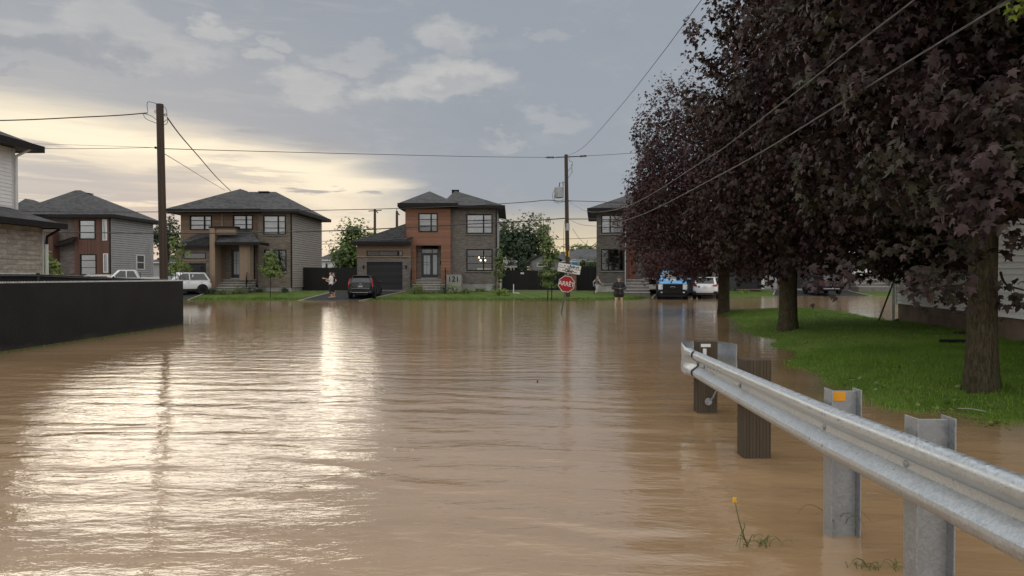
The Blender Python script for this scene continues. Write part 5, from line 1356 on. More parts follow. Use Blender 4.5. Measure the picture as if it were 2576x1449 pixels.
mb = MB(); insulator(mb, P(1371, 396, PY2 + .3), P(1398, 396, PY2), .08, 6); insulator(mb, P(1455, 393.5, PY2), P(1478, 392, PY2 + .3), .08, 5); mb.tube([P(1398, 396, PY2), P(1455, 393.5, PY2)], .04, 5)
insulator(mb, P(1409, 506, PY2), P(1424, 506, PY2), .05, 4); insulator(mb, P(1428, 505, PY2), P(1441, 505.5, PY2), .05, 4); mb.build('insulator', M['wire'], p2)
mb = MB(); mb.obox(P(1438, 425, PY2 - .1), (.05, 0, .015), (0, .05, 0), (-.03, 0, .30)); mb.tube([P(1428, 432, PY2), P(1437, 420, PY2 - .1), P(1440, 415, PY2 - .1)], .02, 5); mb.build('fuse_cutout', M['galv_post'], p2)
mb = MB()
for pts in ([(1431, 396), (1433, 405), (1440, 408), (1439, 418)], [(1437, 435), (1430, 447), (1420, 458), (1409, 460)], [(1396, 475), (1390, 490), (1393, 505), (1405, 511), (1424, 505)], [(1398, 480), (1394, 498), (1402, 508), (1420, 500)], [(1424, 548), (1420, 560), (1418, 600), (1419, 680)]):
    mb.tube(spline([P(a, b, PY2 - .25) for a, b in pts], 6), .014, 5)
mb.build('jumper_wire', M['wire'], p2, True)
mb = MB(); c = P(1427.2, 571, PY2); mb.tube([c - Vector((0, 0, .26)), c + Vector((0, 0, .26))], .160, 12); mb.build('grey_wrap', M['galv_post'], p2)
M['yellow'] = plain('yellow_plastic', (0.62, 0.38, 0.03), 0.5)
mb = MB(); mb.box(PX2 - .20, PX2 - .15, PY2 - .20, PY2 - .10, Z(643, PY2), Z(629, PY2)); mb.box(PX2 - .01, PX2 + .10, PY2 - .20, PY2 - .155, Z(646, PY2), Z(632, PY2)); mb.build('tag_plate', M['yellow'], p2)
for px, y1, lab in ((943, 527, 'slim distant pole with a crossarm between two houses'), (998.5, 531, 'slim distant pole rising behind the orange board house garage')):
    b = P(px, 700, 88); b.z = .2
    q = pole(lab, b, P(px, y1, 88), .19, .15)
    mb = MB()
    if px < 950: mb.tube([P(927, 531, 88), P(960, 529, 88)], .06, 5); mb.tube([P(946, 530, 88), P(951, 536, 88)], .06, 5)
    else: mb.tube([P(1001, 536, 88), P(1005, 541, 88)], .07, 5); mb.tube([P(998, 531, 88), P(998, 526, 88)], .05, 5)
    mb.build('crossarm', M['wire'], q)

A2 = (PX2, PY2); A1 = (b1.x, 28.0)
pl_ = lambda A, B, pts: [P_plane(a, b, A, B) for a, b in pts]
cable('thick service cable leaving the tall pole top over the near house', [P(a, b, y) for a, b, y in ((-260, 304, 23), (-80, 304, 25), (60, 301.5, 26.2), (200, 295, 27), (300, 290, 27.6), (372, 284, 28))], .022)
cable('thin paired wire from the tall pole past the near house eave', [P(a, b, y) for a, b, y in ((-260, 366, 25), (100, 373.5, 26.5), (250, 373.5, 27.3), (388, 371, 28))], .010)
cable('faint upper wire from the tall pole past the near house eave', [P(a, b, y) for a, b, y in ((-260, 350, 25), (100, 362, 26.5), (250, 366.5, 27.3), (390, 371, 28))], .006)
cable('sagging service cable from the tall pole down to the tan house roof', [P(a, b, y) for a, b, y in ((421, 296, 28), (455, 342, 32), (500, 394, 39), (545, 446, 48), (581, 481, 58))], .028)
cable('thin guy wire from the tall pole down to the tan house roof', [P(a, b, y) for a, b, y in ((412, 386, 28), (460, 415, 35), (510, 446, 45), (566, 479, 57.5))], .014)
cable('long thin primary wire between the tall pole and the transformer pole', pl_(A1, A2, [(409, 374), (550, 378), (700, 382), (1000, 389.5), (1200, 394), (1371, 396)]), .015)
cable('thin primary wire from the transformer pole towards the maples', pl_(A2, (22, 50), [(1478, 392), (1540, 388.5), (1610, 384), (1720, 378)]), .015)
cable('secondary cable at eave height across the street houses', pl_(A2, (-48, 50.5), [(1409, 506), (1372, 503.5), (1321, 508.5), (1150, 519), (1011, 524), (880, 527.5), (671, 531), (423, 533), (200, 533), (20, 531)]), .026)
cable('secondary cable from the transformer pole towards the dark brick house', pl_(A2, (22, 51), [(1441, 505.5), (1500, 507), (1560, 510.5), (1640, 514), (1750, 516)]), .022)
cable('lower telecom cable crossing before the street houses', pl_(A2, (-48, 50.5), [(1424, 549), (1321, 556), (1100, 568), (880, 579), (650, 585), (423, 587), (134, 583.5), (-40, 578)]), .038)
cable('lower telecom cable from the transformer pole towards the dark brick house', pl_(A2, (22, 51), [(1429, 551), (1480, 551), (1560, 552.5), (1700, 555)]), .03)
B7 = (4.78, 7.0)
cable('twisted aluminium cable sweeping in front of the maples, lower one', pl_(A2, B7, [(1433.7, 553), (1459.5, 564), (1502, 568.5), (1563, 557), (1640, 529), (1770, 462), (1913, 384), (2160, 232), (2421, 72), (2560, -12), (2680, -85)]), .0055, 'wire_al', twist=.008)
B8 = (4.55, 9.5)
cable('twisted aluminium cable sweeping in front of the maples, upper one', pl_(A2, B8, [(1430.6, 506), (1455, 522), (1484, 533), (1532, 530.5), (1583, 516.5), (1640, 488), (1771, 404), (1829, 366), (2057, 189), (2157, 109), (2283, 13), (2380, -62)]), .005, 'wire_al', twist=.008)
cable('faint straight wire rising from the transformer pole top past the maples', pl_(A2, (6.2, 18.0), [(1428, 392), (1470, 368), (1560, 268), (1660, 142), (1762, 3), (1830, -90)]), .012)
cable('distant upper wire of the back lane poles', [P(a, b, 88) for a, b in ((700, 606), (812, 607), (943, 603), (1100, 606), (1270, 603), (1390, 602), (1510, 598))], .03)
cable('distant lower wire of the back lane poles', [P(a, b, 88) for a, b in ((700, 615), (812, 614), (943, 612), (1100, 618), (1270, 624), (1390, 622), (1510, 619))], .03)
cable('crossing wire of the back lane beyond the utility pole', [P(a, b, 88) for a, b in ((1440, 575), (1462, 605), (1490, 622), (1512, 610))], .022)

# ------------------------------------------------------------------ stop sign and street name signs (leaning)
M['sign_red'] = plain('red_sign_face', (0.42, 0.025, 0.028), 0.4, var=0.08)
M['sign_white'] = plain('white_sign_face', (0.86, 0.86, 0.83), 0.4, var=0.03)
M['sign_ink'] = plain('black_sign_ink', (0.02, 0.02, 0.02), 0.5)
M['sign_faint'] = plain('faint_grey_sign_ink', (0.50, 0.51, 0.50), 0.5)
M['sign_post'] = plain('green_grey_steel_post', (0.13, 0.135, 0.115), 0.55, 0.3)
SY = 31.7
ts = thing('stop_sign', 'leaning red stop sign with two white street name signs in the flood', 'sign', (X(1412.6, SY), SY, 0))
ts.rotation_euler = (0, R(9.6), R(4))
L = lambda: MB(local=True)
L().box(-.03, .03, -.005, .0, -.5, 2.22).box(-.03, -.025, 0, .03, -.5, 2.22).box(.025, .03, 0, .03, -.5, 2.22).build('post', M['sign_post'], ts)
oc = lambda r, y, z0: [(r * math.cos(PI / 8 + q * PI / 4), y, z0 + r * math.sin(PI / 8 + q * PI / 4)) for q in range(8)]
zc = 1.325
mb = L(); mb.prism(oc(.388, -.012, zc), (0, .006, 0)); st = mb.build('stop_plate', M['sign_white'], ts)
L().prism(oc(.362, -.0145, zc), (0, .002, 0)).build('red_face', M['sign_red'], st)
text_mesh('lettering', 'ARR\u00caT', .285, M['sign_white'], st, (0, -.018, zc - .005), depth=.002, sx=.84, bold=.003)
s1 = L().box(-.50, .52, -.02, -.008, 2.03, 2.215).build('street_plate', M['sign_white'], ts); s2 = L().box(-.50, .52, -.02, -.008, 1.825, 2.01).build('street_plate', M['sign_white'], ts)
L().box(-.50, .52, -.012, -.004, 2.01, 2.03).build('plate_rail', M['sign_ink'], ts)
L().box(-.04, .05, -.03, -.021, 1.93, 2.11).box(-.05, .05, -.02, 0, 1.72, 1.82).build('bracket', M['galv_post'], ts)
L().box(.11, .26, -.026, -.0205, 2.005, 2.035).build('sticker', M['white_plastic'], ts)
def arrow(plate, x, z, s):
    mb = L(); mb.box(x - .045, x + .045, -.0235, -.0205, z - .010, z + .010)
    mb.prism([(x + s * .055, -.0235, z), (x + s * .012, -.0235, z + .03), (x + s * .012, -.0235, z - .03)], (0, .003, 0))
    if True: mb.prism([(x - s * .055, -.0232, z + .026), (x - s * .03, -.0232, z), (x - s * .055, -.0232, z - .026), (x - s * .02, -.0232, z)], (0, .0027, 0))
    mb.build('arrow', M['sign_ink'], plate)
text_mesh('lettering', 'Rue', .082, M['sign_ink'], s1, (-.04, -.0225, 2.105), depth=.0015, sx=.85, bold=.002); text_mesh('lettering', 'Robert', .175, M['sign_ink'], s1, (.22, -.0225, 2.122), depth=.0015, sx=.84, bold=.006)
text_mesh('lettering', 'Rue', .082, M['sign_ink'], s2, (-.23, -.0225, 1.905), depth=.0015, sx=.85, bold=.002); text_mesh('lettering', 'Claude', .175, M['sign_ink'], s2, (.03, -.0315, 1.915), depth=.0015, sx=.84, bold=.006)
arrow(s1, -.20, 2.115, -1); arrow(s2, .31, 1.90, 1)
for pl2, z in ((s1, 2.12), (s2, 1.91)):
    mb = L()
    for i in range(3): mb.tube([(-.46, -.022, z - .03 + i * .025), (-.41, -.022, z + .02 - i * .012), (-.35, -.022, z - .035 + i * .01)], .0045, 4)
    mb.build('emblem', M['sign_faint'], pl2)
sp = thing('small_sign', 'small white sign hung on the black yard fence', 'sign', (X(1314, 61.9), 61.9, Z(688, 61.9)))
MB().box(X(1309.5, 61.9), X(1318, 61.9), 61.9, 61.95, Z(689.5, 61.9), Z(685.5, 61.9)).build('plate', M['sign_white'], sp); MB().box(X(1311.5, 61.9), X(1316, 61.9), 61.89, 61.899, Z(688, 61.9), Z(687, 61.9)).build('print', M['sign_faint'], sp)
# ------------------------------------------------------------------ the purple maples
M['bark'] = bark_mat('grey_brown_maple_bark', (0.090, 0.074, 0.046))
M['bark_dark'] = bark_mat('dark_bark', (0.06, 0.048, 0.04))
M['purple_a'] = leaf_mat('purple_maple_leaf', (0.022, 0.013, 0.013), (0.100, 0.066, 0.064), (0.058, 0.064, 0.030), rough=0.5, trans=0.08, spec=0.18)
M['purple_b'] = leaf_mat('dark_purple_maple_leaf', (0.020, 0.012, 0.014), (0.096, 0.052, 0.049), (0.062, 0.052, 0.026), rough=0.5, trans=0.10, spec=0.18)
M['purple_c'] = leaf_mat('red_purple_maple_leaf', (0.026, 0.014, 0.016), (0.088, 0.044, 0.042), (0.080, 0.034, 0.026), rough=0.5, trans=0.12, spec=0.18)

def maple(label, base, r, zfork, fork_tops, seed):
    t = thing('maple_tree', label, 'tree', base, group='purple maples along the street')
    rng = random.Random(seed); x, y, z = base
    mb = MB(); n = 20; rings = []
    prof = [(-.25, 1.26), (0, 1.17), (.12, 1.08), (.35, 1.02), (.8, .96), (1.4, .92), (zfork - z, .95), (zfork - z + .35, .80)]
    for zz, f in prof:
        rings.append([Vector((x + math.cos(q * 2 * PI / n) * r * f * (1 + .06 * math.sin(q * 1.9 + zz) + (.07 * math.sin(q * 2.5) if zz < .2 else 0)), y + math.sin(q * 2 * PI / n) * r * f * (1 + .05 * math.cos(q * 2.3 + zz * 1.3)), z + zz)) for q in range(n)])
    mb.loft(rings)
    for tp, ra in fork_tops:
        pts = limbs(mb, rng, (x, y, zfork + .1), tp, r * ra, r * .12, .25)
        for i in (2, 3, 4, 5):
            for _ in range(2):
                a = rng.uniform(0, 2 * PI); l = rng.uniform(.6, 1.3)
                limbs(mb, rng, pts[i], pts[i] + Vector((math.cos(a) * l, math.sin(a) * l, rng.uniform(.1, .9))), r * .2, r * .04, .1, 4)
    mb.build('trunk', M['bark'], t, True); return t

t = maple('big purple maple nearest the guard rail, its bark mottled green brown', (6.20, 9.35, .24), .182, 2.15,
          [((7.6, 9.8, 6.5), .62), ((6.1, 10.7, 6.2), .55), ((6.3, 8.2, 6.2), .5), ((8.6, 8.6, 5.0), .42), ((6.2, 9.0, 5.0), .36)], 1)
def keep1(p):
    x, y, z = p[:, 0], p[:, 1], p[:, 2]
    zmin = np.where(x < 5.0, 1.62 + .25 * np.sin(y * 3) , np.where(x < 7.5, 2.5 - .12 * np.sin(x * 4 + y * 2), 2.3))
    return (x > 4.62 + .12 * np.sin(z * 4 + y * 2)) & (z > zmin) & (y > 5.6)
EX1 = []
_r = random.Random(4)
for _ in range(150): EX1.append(tuple(P(_r.uniform(2290, 2640), _r.uniform(230, 575), _r.uniform(7.2, 8.9))))
drp = []
for px, py, Y in ((2400, 625, 8.9), (2350, 690, 8.8), (2320, 700, 8.8), (2345, 735, 8.8), (2305, 735, 8.7), (2395, 740, 8.8), (2420, 720, 8.9), (2410, 770, 8.9), (2265, 615, 9), (2330, 610, 9),
                  (2425, 680, 8.9), (2440, 640, 8.9), (2300, 700, 8.8), (2555, 720, 8.9), (2570, 745, 8.8), (2540, 615, 9), (2560, 600, 9), (2530, 760, 9.1), (2120, 700, 9.5), (2090, 720, 9.6), (2060, 690, 9.8), (2140, 660, 9.5), (2200, 640, 9.4)):
    drp.append(tuple(P(px, py, Y)))
spray_crown('crown', 11, (7.3, 9.9, 5.6), (3.6, 4.6, 3.9), 1900, 24, 16000, .122, M['purple_a'], t, MAPLE, MAPLE_F, .20, keep1, .2, EX1)
rng = np.random.default_rng(3)
pts = np.array(drp); pp = np.repeat(pts, 12, 0) + rng.normal(size=(len(pts) * 12, 3)) * np.array([.10, .10, .085])
N = rng.normal(size=pp.shape) * .5 + np.array([-.4, -.5, .6]); T = rng.normal(size=pp.shape) * .5 + np.array([-.3, -.1, -1.1])
V, Fc = leaf_cloud(pp, N, T, .115 * rng.uniform(.6, 1.25, len(pp)), MAPLE, MAPLE_F); np_mesh('foliage', V, Fc, M['purple_a'], t)
mb = MB()
for pts_ in ([(6.05, 9.25, 2.35), P(2420, 640, 9), P(2375, 665, 8.9), P(2330, 700, 8.8), P(2300, 725, 8.7)], [(6.02, 9.2, 1.75), P(2425, 715, 9), P(2370, 720, 8.9), P(2330, 735, 8.8)], [(6.4, 9.3, 1.7), P(2530, 715, 9), P(2575, 730, 8.9)], [(6.02, 9.3, 2.2), P(2380, 612, 9), P(2280, 625, 9)]):
    mb.tube(spline(pts_, 4), [.018 - .0008 * i for i in range((len(pts_) - 1) * 4 + 1)], 5)
mb.build('twig', M['bark_dark'], t)

_c = np.array([tuple(P(2566, 6, 7.6))]); pp = np.repeat(_c, 14, 0) + rng.normal(size=(14, 3)) * .06
V, Fc = leaf_cloud(pp, rng.normal(size=pp.shape) * .5 + np.array([-.3, -.7, .4]), rng.normal(size=pp.shape) * .5 + np.array([0, 0, -1.0]), .10 * rng.uniform(.6, 1.2, 14), MAPLE, MAPLE_F)
_o = np_mesh('foliage', V, Fc, leaf_mat('fresh_lime_leaf', (.22, .30, .03), (.34, .42, .06), None, trans=.35), t); _o['label'] = 'fresh lime green leaf spray'
t = maple('purple maple in the middle of the row, standing on the grass by the waterline', (7.82, 20.1, .12), .26, 2.0,
          [((8.4, 20.3, 8.5), .6), ((6.2, 20.8, 7.0), .5), ((9.9, 19.8, 7.0), .5), ((8.0, 18.3, 6.6), .45)], 2)
def keep2(p):
    x, y, z = p[:, 0], p[:, 1], p[:, 2]
    return (z > 1.75 + .25 * np.sin(x * 2.5) - .12 * np.sin(y * 3)) & (x > 4.68 + .15 * np.sin(z * 3))
spray_crown('crown', 12, (9.2, 20.4, 5.7), (3.85, 4.5, 5.9), 2000, 22, 18000, .122, M['purple_b'], t, MAPLE, MAPLE_F, .26, keep2, .10)

t = maple('purple maple farthest along the row, its trunk standing in the flood', (9.55, 32.0, -.02), .26, 2.1,
          [((9.6, 32, 8.0), .6), ((7.6, 32.5, 6.5), .5), ((11.6, 31.8, 6.6), .5), ((9.3, 30.2, 6.4), .45)], 3)
EX3 = []
for _ in range(90): EX3.append(tuple(P(_r.uniform(1622, 1765), _r.uniform(630, 700), _r.uniform(28.2, 30.5))))
for _ in range(55): EX3.append(tuple(P(_r.uniform(1574, 1650), _r.uniform(450, 620), _r.uniform(29.5, 33))))
def keep3(p):
    x, y, z = p[:, 0], p[:, 1], p[:, 2]
    return z > np.where(x < 8.4, 1.42, 1.62) + .18 * np.sin(x * 2.1) - .12 * np.sin(y * 3)
spray_crown('crown', 13, (9.75, 32.2, 5.4), (4.75, 4.2, 4.9), 2200, 20, 17000, .122, M['purple_c'], t, STAR, STAR_F, .28, keep3, .12, EX3)

# fallen leaves and a stick on the lawn edge
M['fallen'] = leaf_mat('fallen_green_leaf', (0.10, 0.14, 0.03), (0.22, 0.24, 0.06), (0.32, 0.28, 0.10), trans=.1)
rng = np.random.default_rng(9); q = []
for px, py, n, s in ((2370, 985, 14, .12), (2420, 1000, 10, .1), (2480, 1012, 10, .12), (2150, 930, 10, .18), (2300, 960, 16, .25), (2200, 950, 9, .15), (2540, 1020, 8, .15), (2050, 850, 8, .3), (2120, 860, 7, .3), (2350, 930, 14, .8), (2200, 900, 12, .9), (2450, 975, 14, .5), (2100, 830, 10, 1.2), (2520, 950, 12, .6)):
    Y = EYE * FPX / (py - HPY) * .86; c = P(px, py, Y)
    for i in range(n): a, b = c.x + rng.normal() * s, c.y + rng.normal() * s * 1.6; q.append((a, b, float(lawn_z(np.array([a]), np.array([b]))[0]) + .045))
q = np.array(q); V, Fc = leaf_cloud(q, rng.normal(size=q.shape) * .35 + np.array([0, 0, 1.0]), rng.normal(size=q.shape), .075 * rng.uniform(.5, 1.2, len(q)), STAR, STAR_F)
tag(np_mesh('fallen_leaves', V, Fc, M['fallen']), 'torn green leaves scattered along the lawn edge', 'leaves', kind='stuff')
Ys = 7.9; a_, b_ = P(2410, 1004, 8.15), P(2482, 1021, 7.95); a_.z = b_.z = .13
tag(MB().tube([a_, a_.lerp(b_, .5) + Vector((0, .01, .012)), b_], .006, 5).build('stick', M['paver']), 'thin pale stick lying on the lawn edge', 'stick')

# ------------------------------------------------------------------ garden and street trees beyond
GL = {}
GL['mid'] = leaf_mat('mid_green_leaf', (0.075, 0.135, 0.028), (0.15, 0.215, 0.055), (0.19, 0.225, 0.065), rough=.55, trans=.3)
GL['dark'] = leaf_mat('dark_green_leaf', (0.018, 0.042, 0.014), (0.038, 0.075, 0.024), (0.03, 0.055, 0.02), rough=.6, trans=.12)
GL['young'] = leaf_mat('young_green_leaf', (0.12, 0.19, 0.04), (0.21, 0.28, 0.075), (0.24, 0.27, 0.08), rough=.55, trans=.35)
GL['lime'] = leaf_mat('lime_leaf', (0.15, 0.25, 0.03), (0.26, 0.36, 0.06), None, rough=.55, trans=.3)
def tree(name, label, base, trunk, crowns, leaf, mat, seed, group=None, per=12, tpl=STAR, tf=STAR_F, cat='tree', stems=1, sig=None):
    t = thing(name, label, cat, base, group=group); rng = random.Random(seed); x, y, z = base
    mb = MB(); cz = max(c[2] + r[2] * .5 for c, r, n in crowns); cx = sum(c[0] for c, r, n in crowns) / len(crowns)
    for s in range(stems):
        dx = (s - (stems - 1) / 2) * .5
        pts = limbs(mb, rng, (x + dx * .3, y, z - .15), (cx + dx, y, cz), trunk, trunk * .25, trunk * .8)
        for i in (2, 3, 4, 5):
            for _ in range(2):
                a = rng.uniform(0, 2 * PI); l = crowns[0][1][0] * rng.uniform(.4, .8); limbs(mb, rng, pts[i], pts[i] + Vector((math.cos(a) * l, math.sin(a) * l, l * .7)), trunk * .35, trunk * .08, .05, 3)
    mb.build('trunk', M['bark_dark'], t, True)
    for i, (c, r, n) in enumerate(crowns):
        crown('crown', seed + i, c, r, n, per, leaf, mat, t, tpl, tf, sig=sig or min(r) * .22, inner=.25, amp=.2)
    return t
q = lambda px, py, Y: tuple(P(px, py, Y))
def at(px, py, Y, z0=.4): c = P(px, py, Y); return (c.x, Y, z0)
tree('garden_tree', 'leafy mid green tree behind the fence between tan and orange houses', at(893, 700, 72), .16, [(q(893, 632, 72), (2.3, 2.0, 2.4), 130), (q(880, 595, 72), (1.2, 1.2, 2.0), 60), (q(925, 600, 72), (1.4, 1.3, 1.5), 50), (q(875, 655, 72), (1.5, 1.4, 1.2), 50)], .30, GL['mid'], 21, 'trees in the back gardens')
tree('garden_tree', 'dense dark green tree behind the grey brick corner of number 121', at(1305, 700, 80), .3, [(q(1298, 618, 80), (2.9, 2.6, 3.0), 190), (q(1330, 628, 80), (2.0, 2.0, 2.2), 90), (q(1270, 600, 80), (2.2, 2, 2.0), 90)], .36, GL['dark'], 31, 'trees in the back gardens')
tree('garden_tree', 'tall thin feathery tree beside the dense dark green one', at(1366, 690, 78), .1, [(q(1360, 560, 78), (1.0, .9, 1.1), 26), (q(1368, 590, 78), (.9, .9, 1.3), 30), (q(1372, 625, 78), (.9, .9, 1.4), 36)], .24, GL['mid'], 41, 'trees in the back gardens', per=9)
tree('garden_tree', 'dark tree between the mottled stone house and the tan house', at(425, 700, 84), .25, [(q(425, 588, 84), (1.6, 1.5, 2.4), 90), (q(405, 600, 84), (1.3, 1.3, 1.8), 60)], .3, GL['dark'], 51, 'trees in the back gardens')
tree('garden_tree', 'small treetop showing over the long grey roof', at(1480, 700, 98), .2, [(q(1470, 626, 98), (3.6, 1.6, .9), 50)], .3, GL['mid'], 61, 'trees in the back gardens')
tree('sapling', 'bright young maple on the lawn of the tan board house', at(680, 741, 51.5, .13), .035, [(q(681, 655, 51.5), (.46, .4, .80), 60), (q(681, 678, 51.5), (.74, .6, .55), 70)], .17, GL['young'], 71, 'young street trees', per=10)
tree('sapling', 'narrow staked sapling before the grey brick corner of number 121', at(1255, 727, 53, .2), .04, [(q(1253, 650, 53), (.30, .3, .85), 30), (q(1261, 668, 53), (.45, .4, .8), 34), (q(1254, 690, 53), (.35, .3, .5), 20)], .15, GL['mid'], 81, 'young street trees', per=9)
tree('sapling', 'young tree standing in the water beside the leaning stop sign', at(1377, 757, 48, -.1), .045, [(q(1377, 618, 48), (.42, .4, .7), 26), (q(1381, 650, 48), (.50, .45, .8), 36), (q(1374, 690, 48), (.70, .6, .38), 34), (q(1380, 712, 48), (.6, .55, .3), 22), (q(1395, 640, 48), (.35, .3, .3), 12)], .17, GL['mid'], 91, 'young street trees', per=10)
tree('sapling', 'loose pale green sapling beside the tall pole and the white crossover', at(441, 742, 47, .05), .03, [(q(450, 640, 47), (.45, .4, .8), 20), (q(456, 668, 47), (.62, .5, .5), 26), (q(434, 610, 47), (.3, .3, .8), 12), (q(432, 680, 47), (.4, .35, .5), 12)], .17, GL['young'], 101, 'young street trees', per=8, stems=3)
tree('bush', 'pale green bush beside the beige brick house corner', at(126, 720, 38, 0), .03, [(q(126, 668, 38), (.42, .4, .45), 34), (q(118, 645, 38), (.22, .2, .4), 16), (q(133, 680, 38), (.35, .3, .3), 18)], .15, GL['young'], 111, per=10, cat='bush')
mb = MB(); mb.tube([at(1250, 0, 52.9, .15), (X(1250, 52.9), 52.9, 2.4)], .03, 5); tag(mb.build('stake', M['wood_tan']), 'wooden stake beside the narrow sapling', 'stake')
mb = MB(); mb.tube([at(1388.5, 0, 49, .0), (X(1388.5, 49), 49, 1.3)], .035, 5); tag(mb.build('stake', M['soffit']), 'dark stake beside the young tree in the water', 'stake')

def shrub(name, label, px, Y, z0, r, n, leaf, mat, seed, per=10, flowers=None):
    t = thing(name, label, 'plant' if name != 'shrub' else 'shrub', (X(px, Y), Y, z0), group='low shrubs along the house fronts')
    crown('foliage', seed, (X(px, Y), Y, z0 + r[2] * .8), r, n, per, leaf, mat, t, OVAL, OVAL_F, sig=min(r) * .28, inner=.2, amp=.2)
    mb = MB()
    for i in range(5): a = i * 1.26; mb.tube([(X(px, Y), Y, z0 - .05), (X(px, Y) + math.cos(a) * r[0] * .5, Y + math.sin(a) * r[1] * .5, z0 + r[2])], .012, 4)
    mb.build('stem', M['bark_dark'], t); return t
sh = [('shrub', 'low dark shrub at the foot of the tan house steps', 534, 54.2, .32, (.42, .3, .28), GL['dark'], .09), ('shrub', 'low green shrub before the tan house steps', 556, 54.0, .30, (.45, .3, .24), GL['mid'], .09),
      ('shrub', 'rounded green shrub under the tan porch column', 586, 54.1, .30, (.45, .3, .28), GL['mid'], .09), ('shrub', 'rounded shrub beside the tan porch rail', 604, 54.6, .33, (.5, .3, .36), GL['mid'], .09), ('shrub', 'small dark shrub under the brown stone wall', 622, 55.6, .38, (.4, .3, .3), GL['dark'], .09),
      ('shrub', 'low dark shrub under the lower window of the tan house', 655, 56.2, .4, (.5, .25, .2), GL['dark'], .09), ('shrub', 'small dark shrub at the brown stone corner', 716, 56.2, .4, (.4, .25, .2), GL['dark'], .09),
      ('shrub', 'round clipped green shrub beside the 121 steps', 1041, 54.8, .33, (.55, .45, .45), GL['mid'], .10), ('shrub', 'narrow grassy shrub before the 121 steps', 1057, 54.9, .33, (.26, .25, .42), GL['young'], .12), ('shrub', 'dark green shrub before the number wall', 1120, 55.0, .33, (.48, .4, .42), GL['dark'], .10),
      ('shrub', 'loose flowering shrub in front of the number wall', 1146, 55.0, .33, (.62, .4, .48), GL['young'], .10), ('plant', 'spreading hosta beside the number wall', 1175, 55.2, .34, (.55, .3, .20), GL['young'], .14), ('plant', 'pale hosta under the lower window of number 121', 1206, 56.6, .40, (.5, .3, .16), GL['mid'], .14),
      ('plant', 'yellow green leafy plant around the staked sapling', 1259, 52.6, .20, (.75, .4, .30), GL['lime'], .14), ('shrub', 'dark shrub at the grey brick corner', 1247, 57.0, .42, (.4, .3, .34), GL['dark'], .09), ('plant', 'low ground cover at the foot of the 121 steps', 1080, 55.0, .33, (.9, .3, .12), GL['mid'], .10),
      ('plant', 'tuft of weeds at the water edge by the charcoal garage', 1868, 61.5, .15, (1.0, .6, .22), GL['lime'], .14)]
for i, (nm, lab, px, Y, z0, r, mt, lf) in enumerate(sh): shrub(nm, lab, px, Y, z0, r, 34, lf, mt, 200 + i)
t = thing('hedge', 'clipped green hedge above the black gate fence', 'hedge', (X(1475, 63), 63, .4))
for i in range(6): crown('foliage', 300 + i, (X(1455 + i * 8.5, 63), 63, Z(668 - (i % 2) * 3, 63)), (.42, .5, .62), 34, 10, .12, GL['mid'] if i % 3 else GL['young'], t, OVAL, OVAL_F, sig=.12, inner=.3)
MB().box(X(1452, 63), X(1500, 63), 62.9, 63.1, .3, Z(672, 63)).build('twig_core', M['bark_dark'], t)
t = thing('hedge', 'dark hedge below the dense tree beyond the yard fence', 'hedge', (X(1305, 66), 66, .4))
for i in range(6): crown('foliage', 320 + i, (X(1272 + i * 10, 66), 66, Z(676 - (i % 3) * 4, 66)), (.6, .6, .8), 36, 10, .16, GL['dark'], t, OVAL, OVAL_F, sig=.15, inner=.3)

# weeds standing in the flood near the rail
M['weed'] = leaf_mat('weed_stem_green', (0.10, 0.13, 0.035), (0.17, 0.19, 0.06), None, trans=.2)
M['petal'] = plain('yellow_petal', (0.75, 0.42, 0.02), .6)
t = thing('flowering_weed', 'single yellow flowered weed standing in the brown water', 'weed', (P(1884, 1380, 4.32).x, 4.32, 0))
s0, s1 = P(1884, 1384, 4.30), P(1848, 1256, 4.32)
mb = MB(); stem = spline([s0, P(1868, 1340, 4.31), P(1857, 1300, 4.31), s1], 5); mb.tube(stem, [.0055 - .00022 * i for i in range(len(stem))], 5)
for a, b, c in (((1878, 1365), (1862, 1345), (1852, 1372)), ((1880, 1372), (1893, 1345), (1899, 1352)), ((1872, 1350), (1866, 1335), (1860, 1380)), ((1868, 1340), (1874, 1320), (1869, 1316)), ((1882, 1378), (1870, 1368), (1874, 1392))):
    mb.tube(spline([P(*a, 4.31), P(*b, 4.29), P(*c, 4.28)], 4), [.0042 - .0004 * i for i in range(9)], 4)
mb.build('stem', M['weed'], t)
mb = MB()
for i in range(9):
    a = i * .7; c = s1 + Vector((math.cos(a) * .007, math.sin(a) * .007, .004 - (i % 3) * .009)); mb.ball(c, (.0065, .0045, .009), 6, 4)
mb.build('flower', M['petal'], t)
def tuft(label, px, py, n, hh, sd, spread=.05):
    Y = EYE * FPX / (py - HPY); c = P(px, py, Y); c.z = 0; rg = random.Random(sd); mb = MB()
    for i in range(n):
        a = rg.uniform(0, 2 * PI); l = hh * rg.uniform(.5, 1.2); b = c + Vector((rg.gauss(0, spread), rg.gauss(0, spread * .6), -.02)); d = Vector((math.cos(a), math.sin(a) * .5, 0))
        mb.tube(spline([b, b + d * l * .35 + Vector((0, 0, l * .6)), b + d * l * .9 + Vector((0, 0, l * .75)), b + d * l * 1.25 + Vector((0, 0, l * .45))], 3), [.0032 - .00026 * j for j in range(10)], 4)
    o = mb.build('grass_tuft', M['weed']); return tag(o, label, 'grass tuft', 'bent grass tufts in the flood')
tuft('bent grass tuft drooping in the water beside the yellow flower', 1925, 1375, 9, .10, 4)
tuft('small grass tuft between the flower and the steel post', 1908, 1368, 6, .09, 5)
tuft('few dry grass stems against the steel post with orange tape', 2108, 1345, 6, .22, 6, .03)
tuft('sparse grass tips breaking the water beyond the nearest steel post', 2175, 1432, 14, .07, 7, .05)
tuft('grass tips at the water surface low by the nearest post', 2240, 1440, 12, .07, 8, .05)
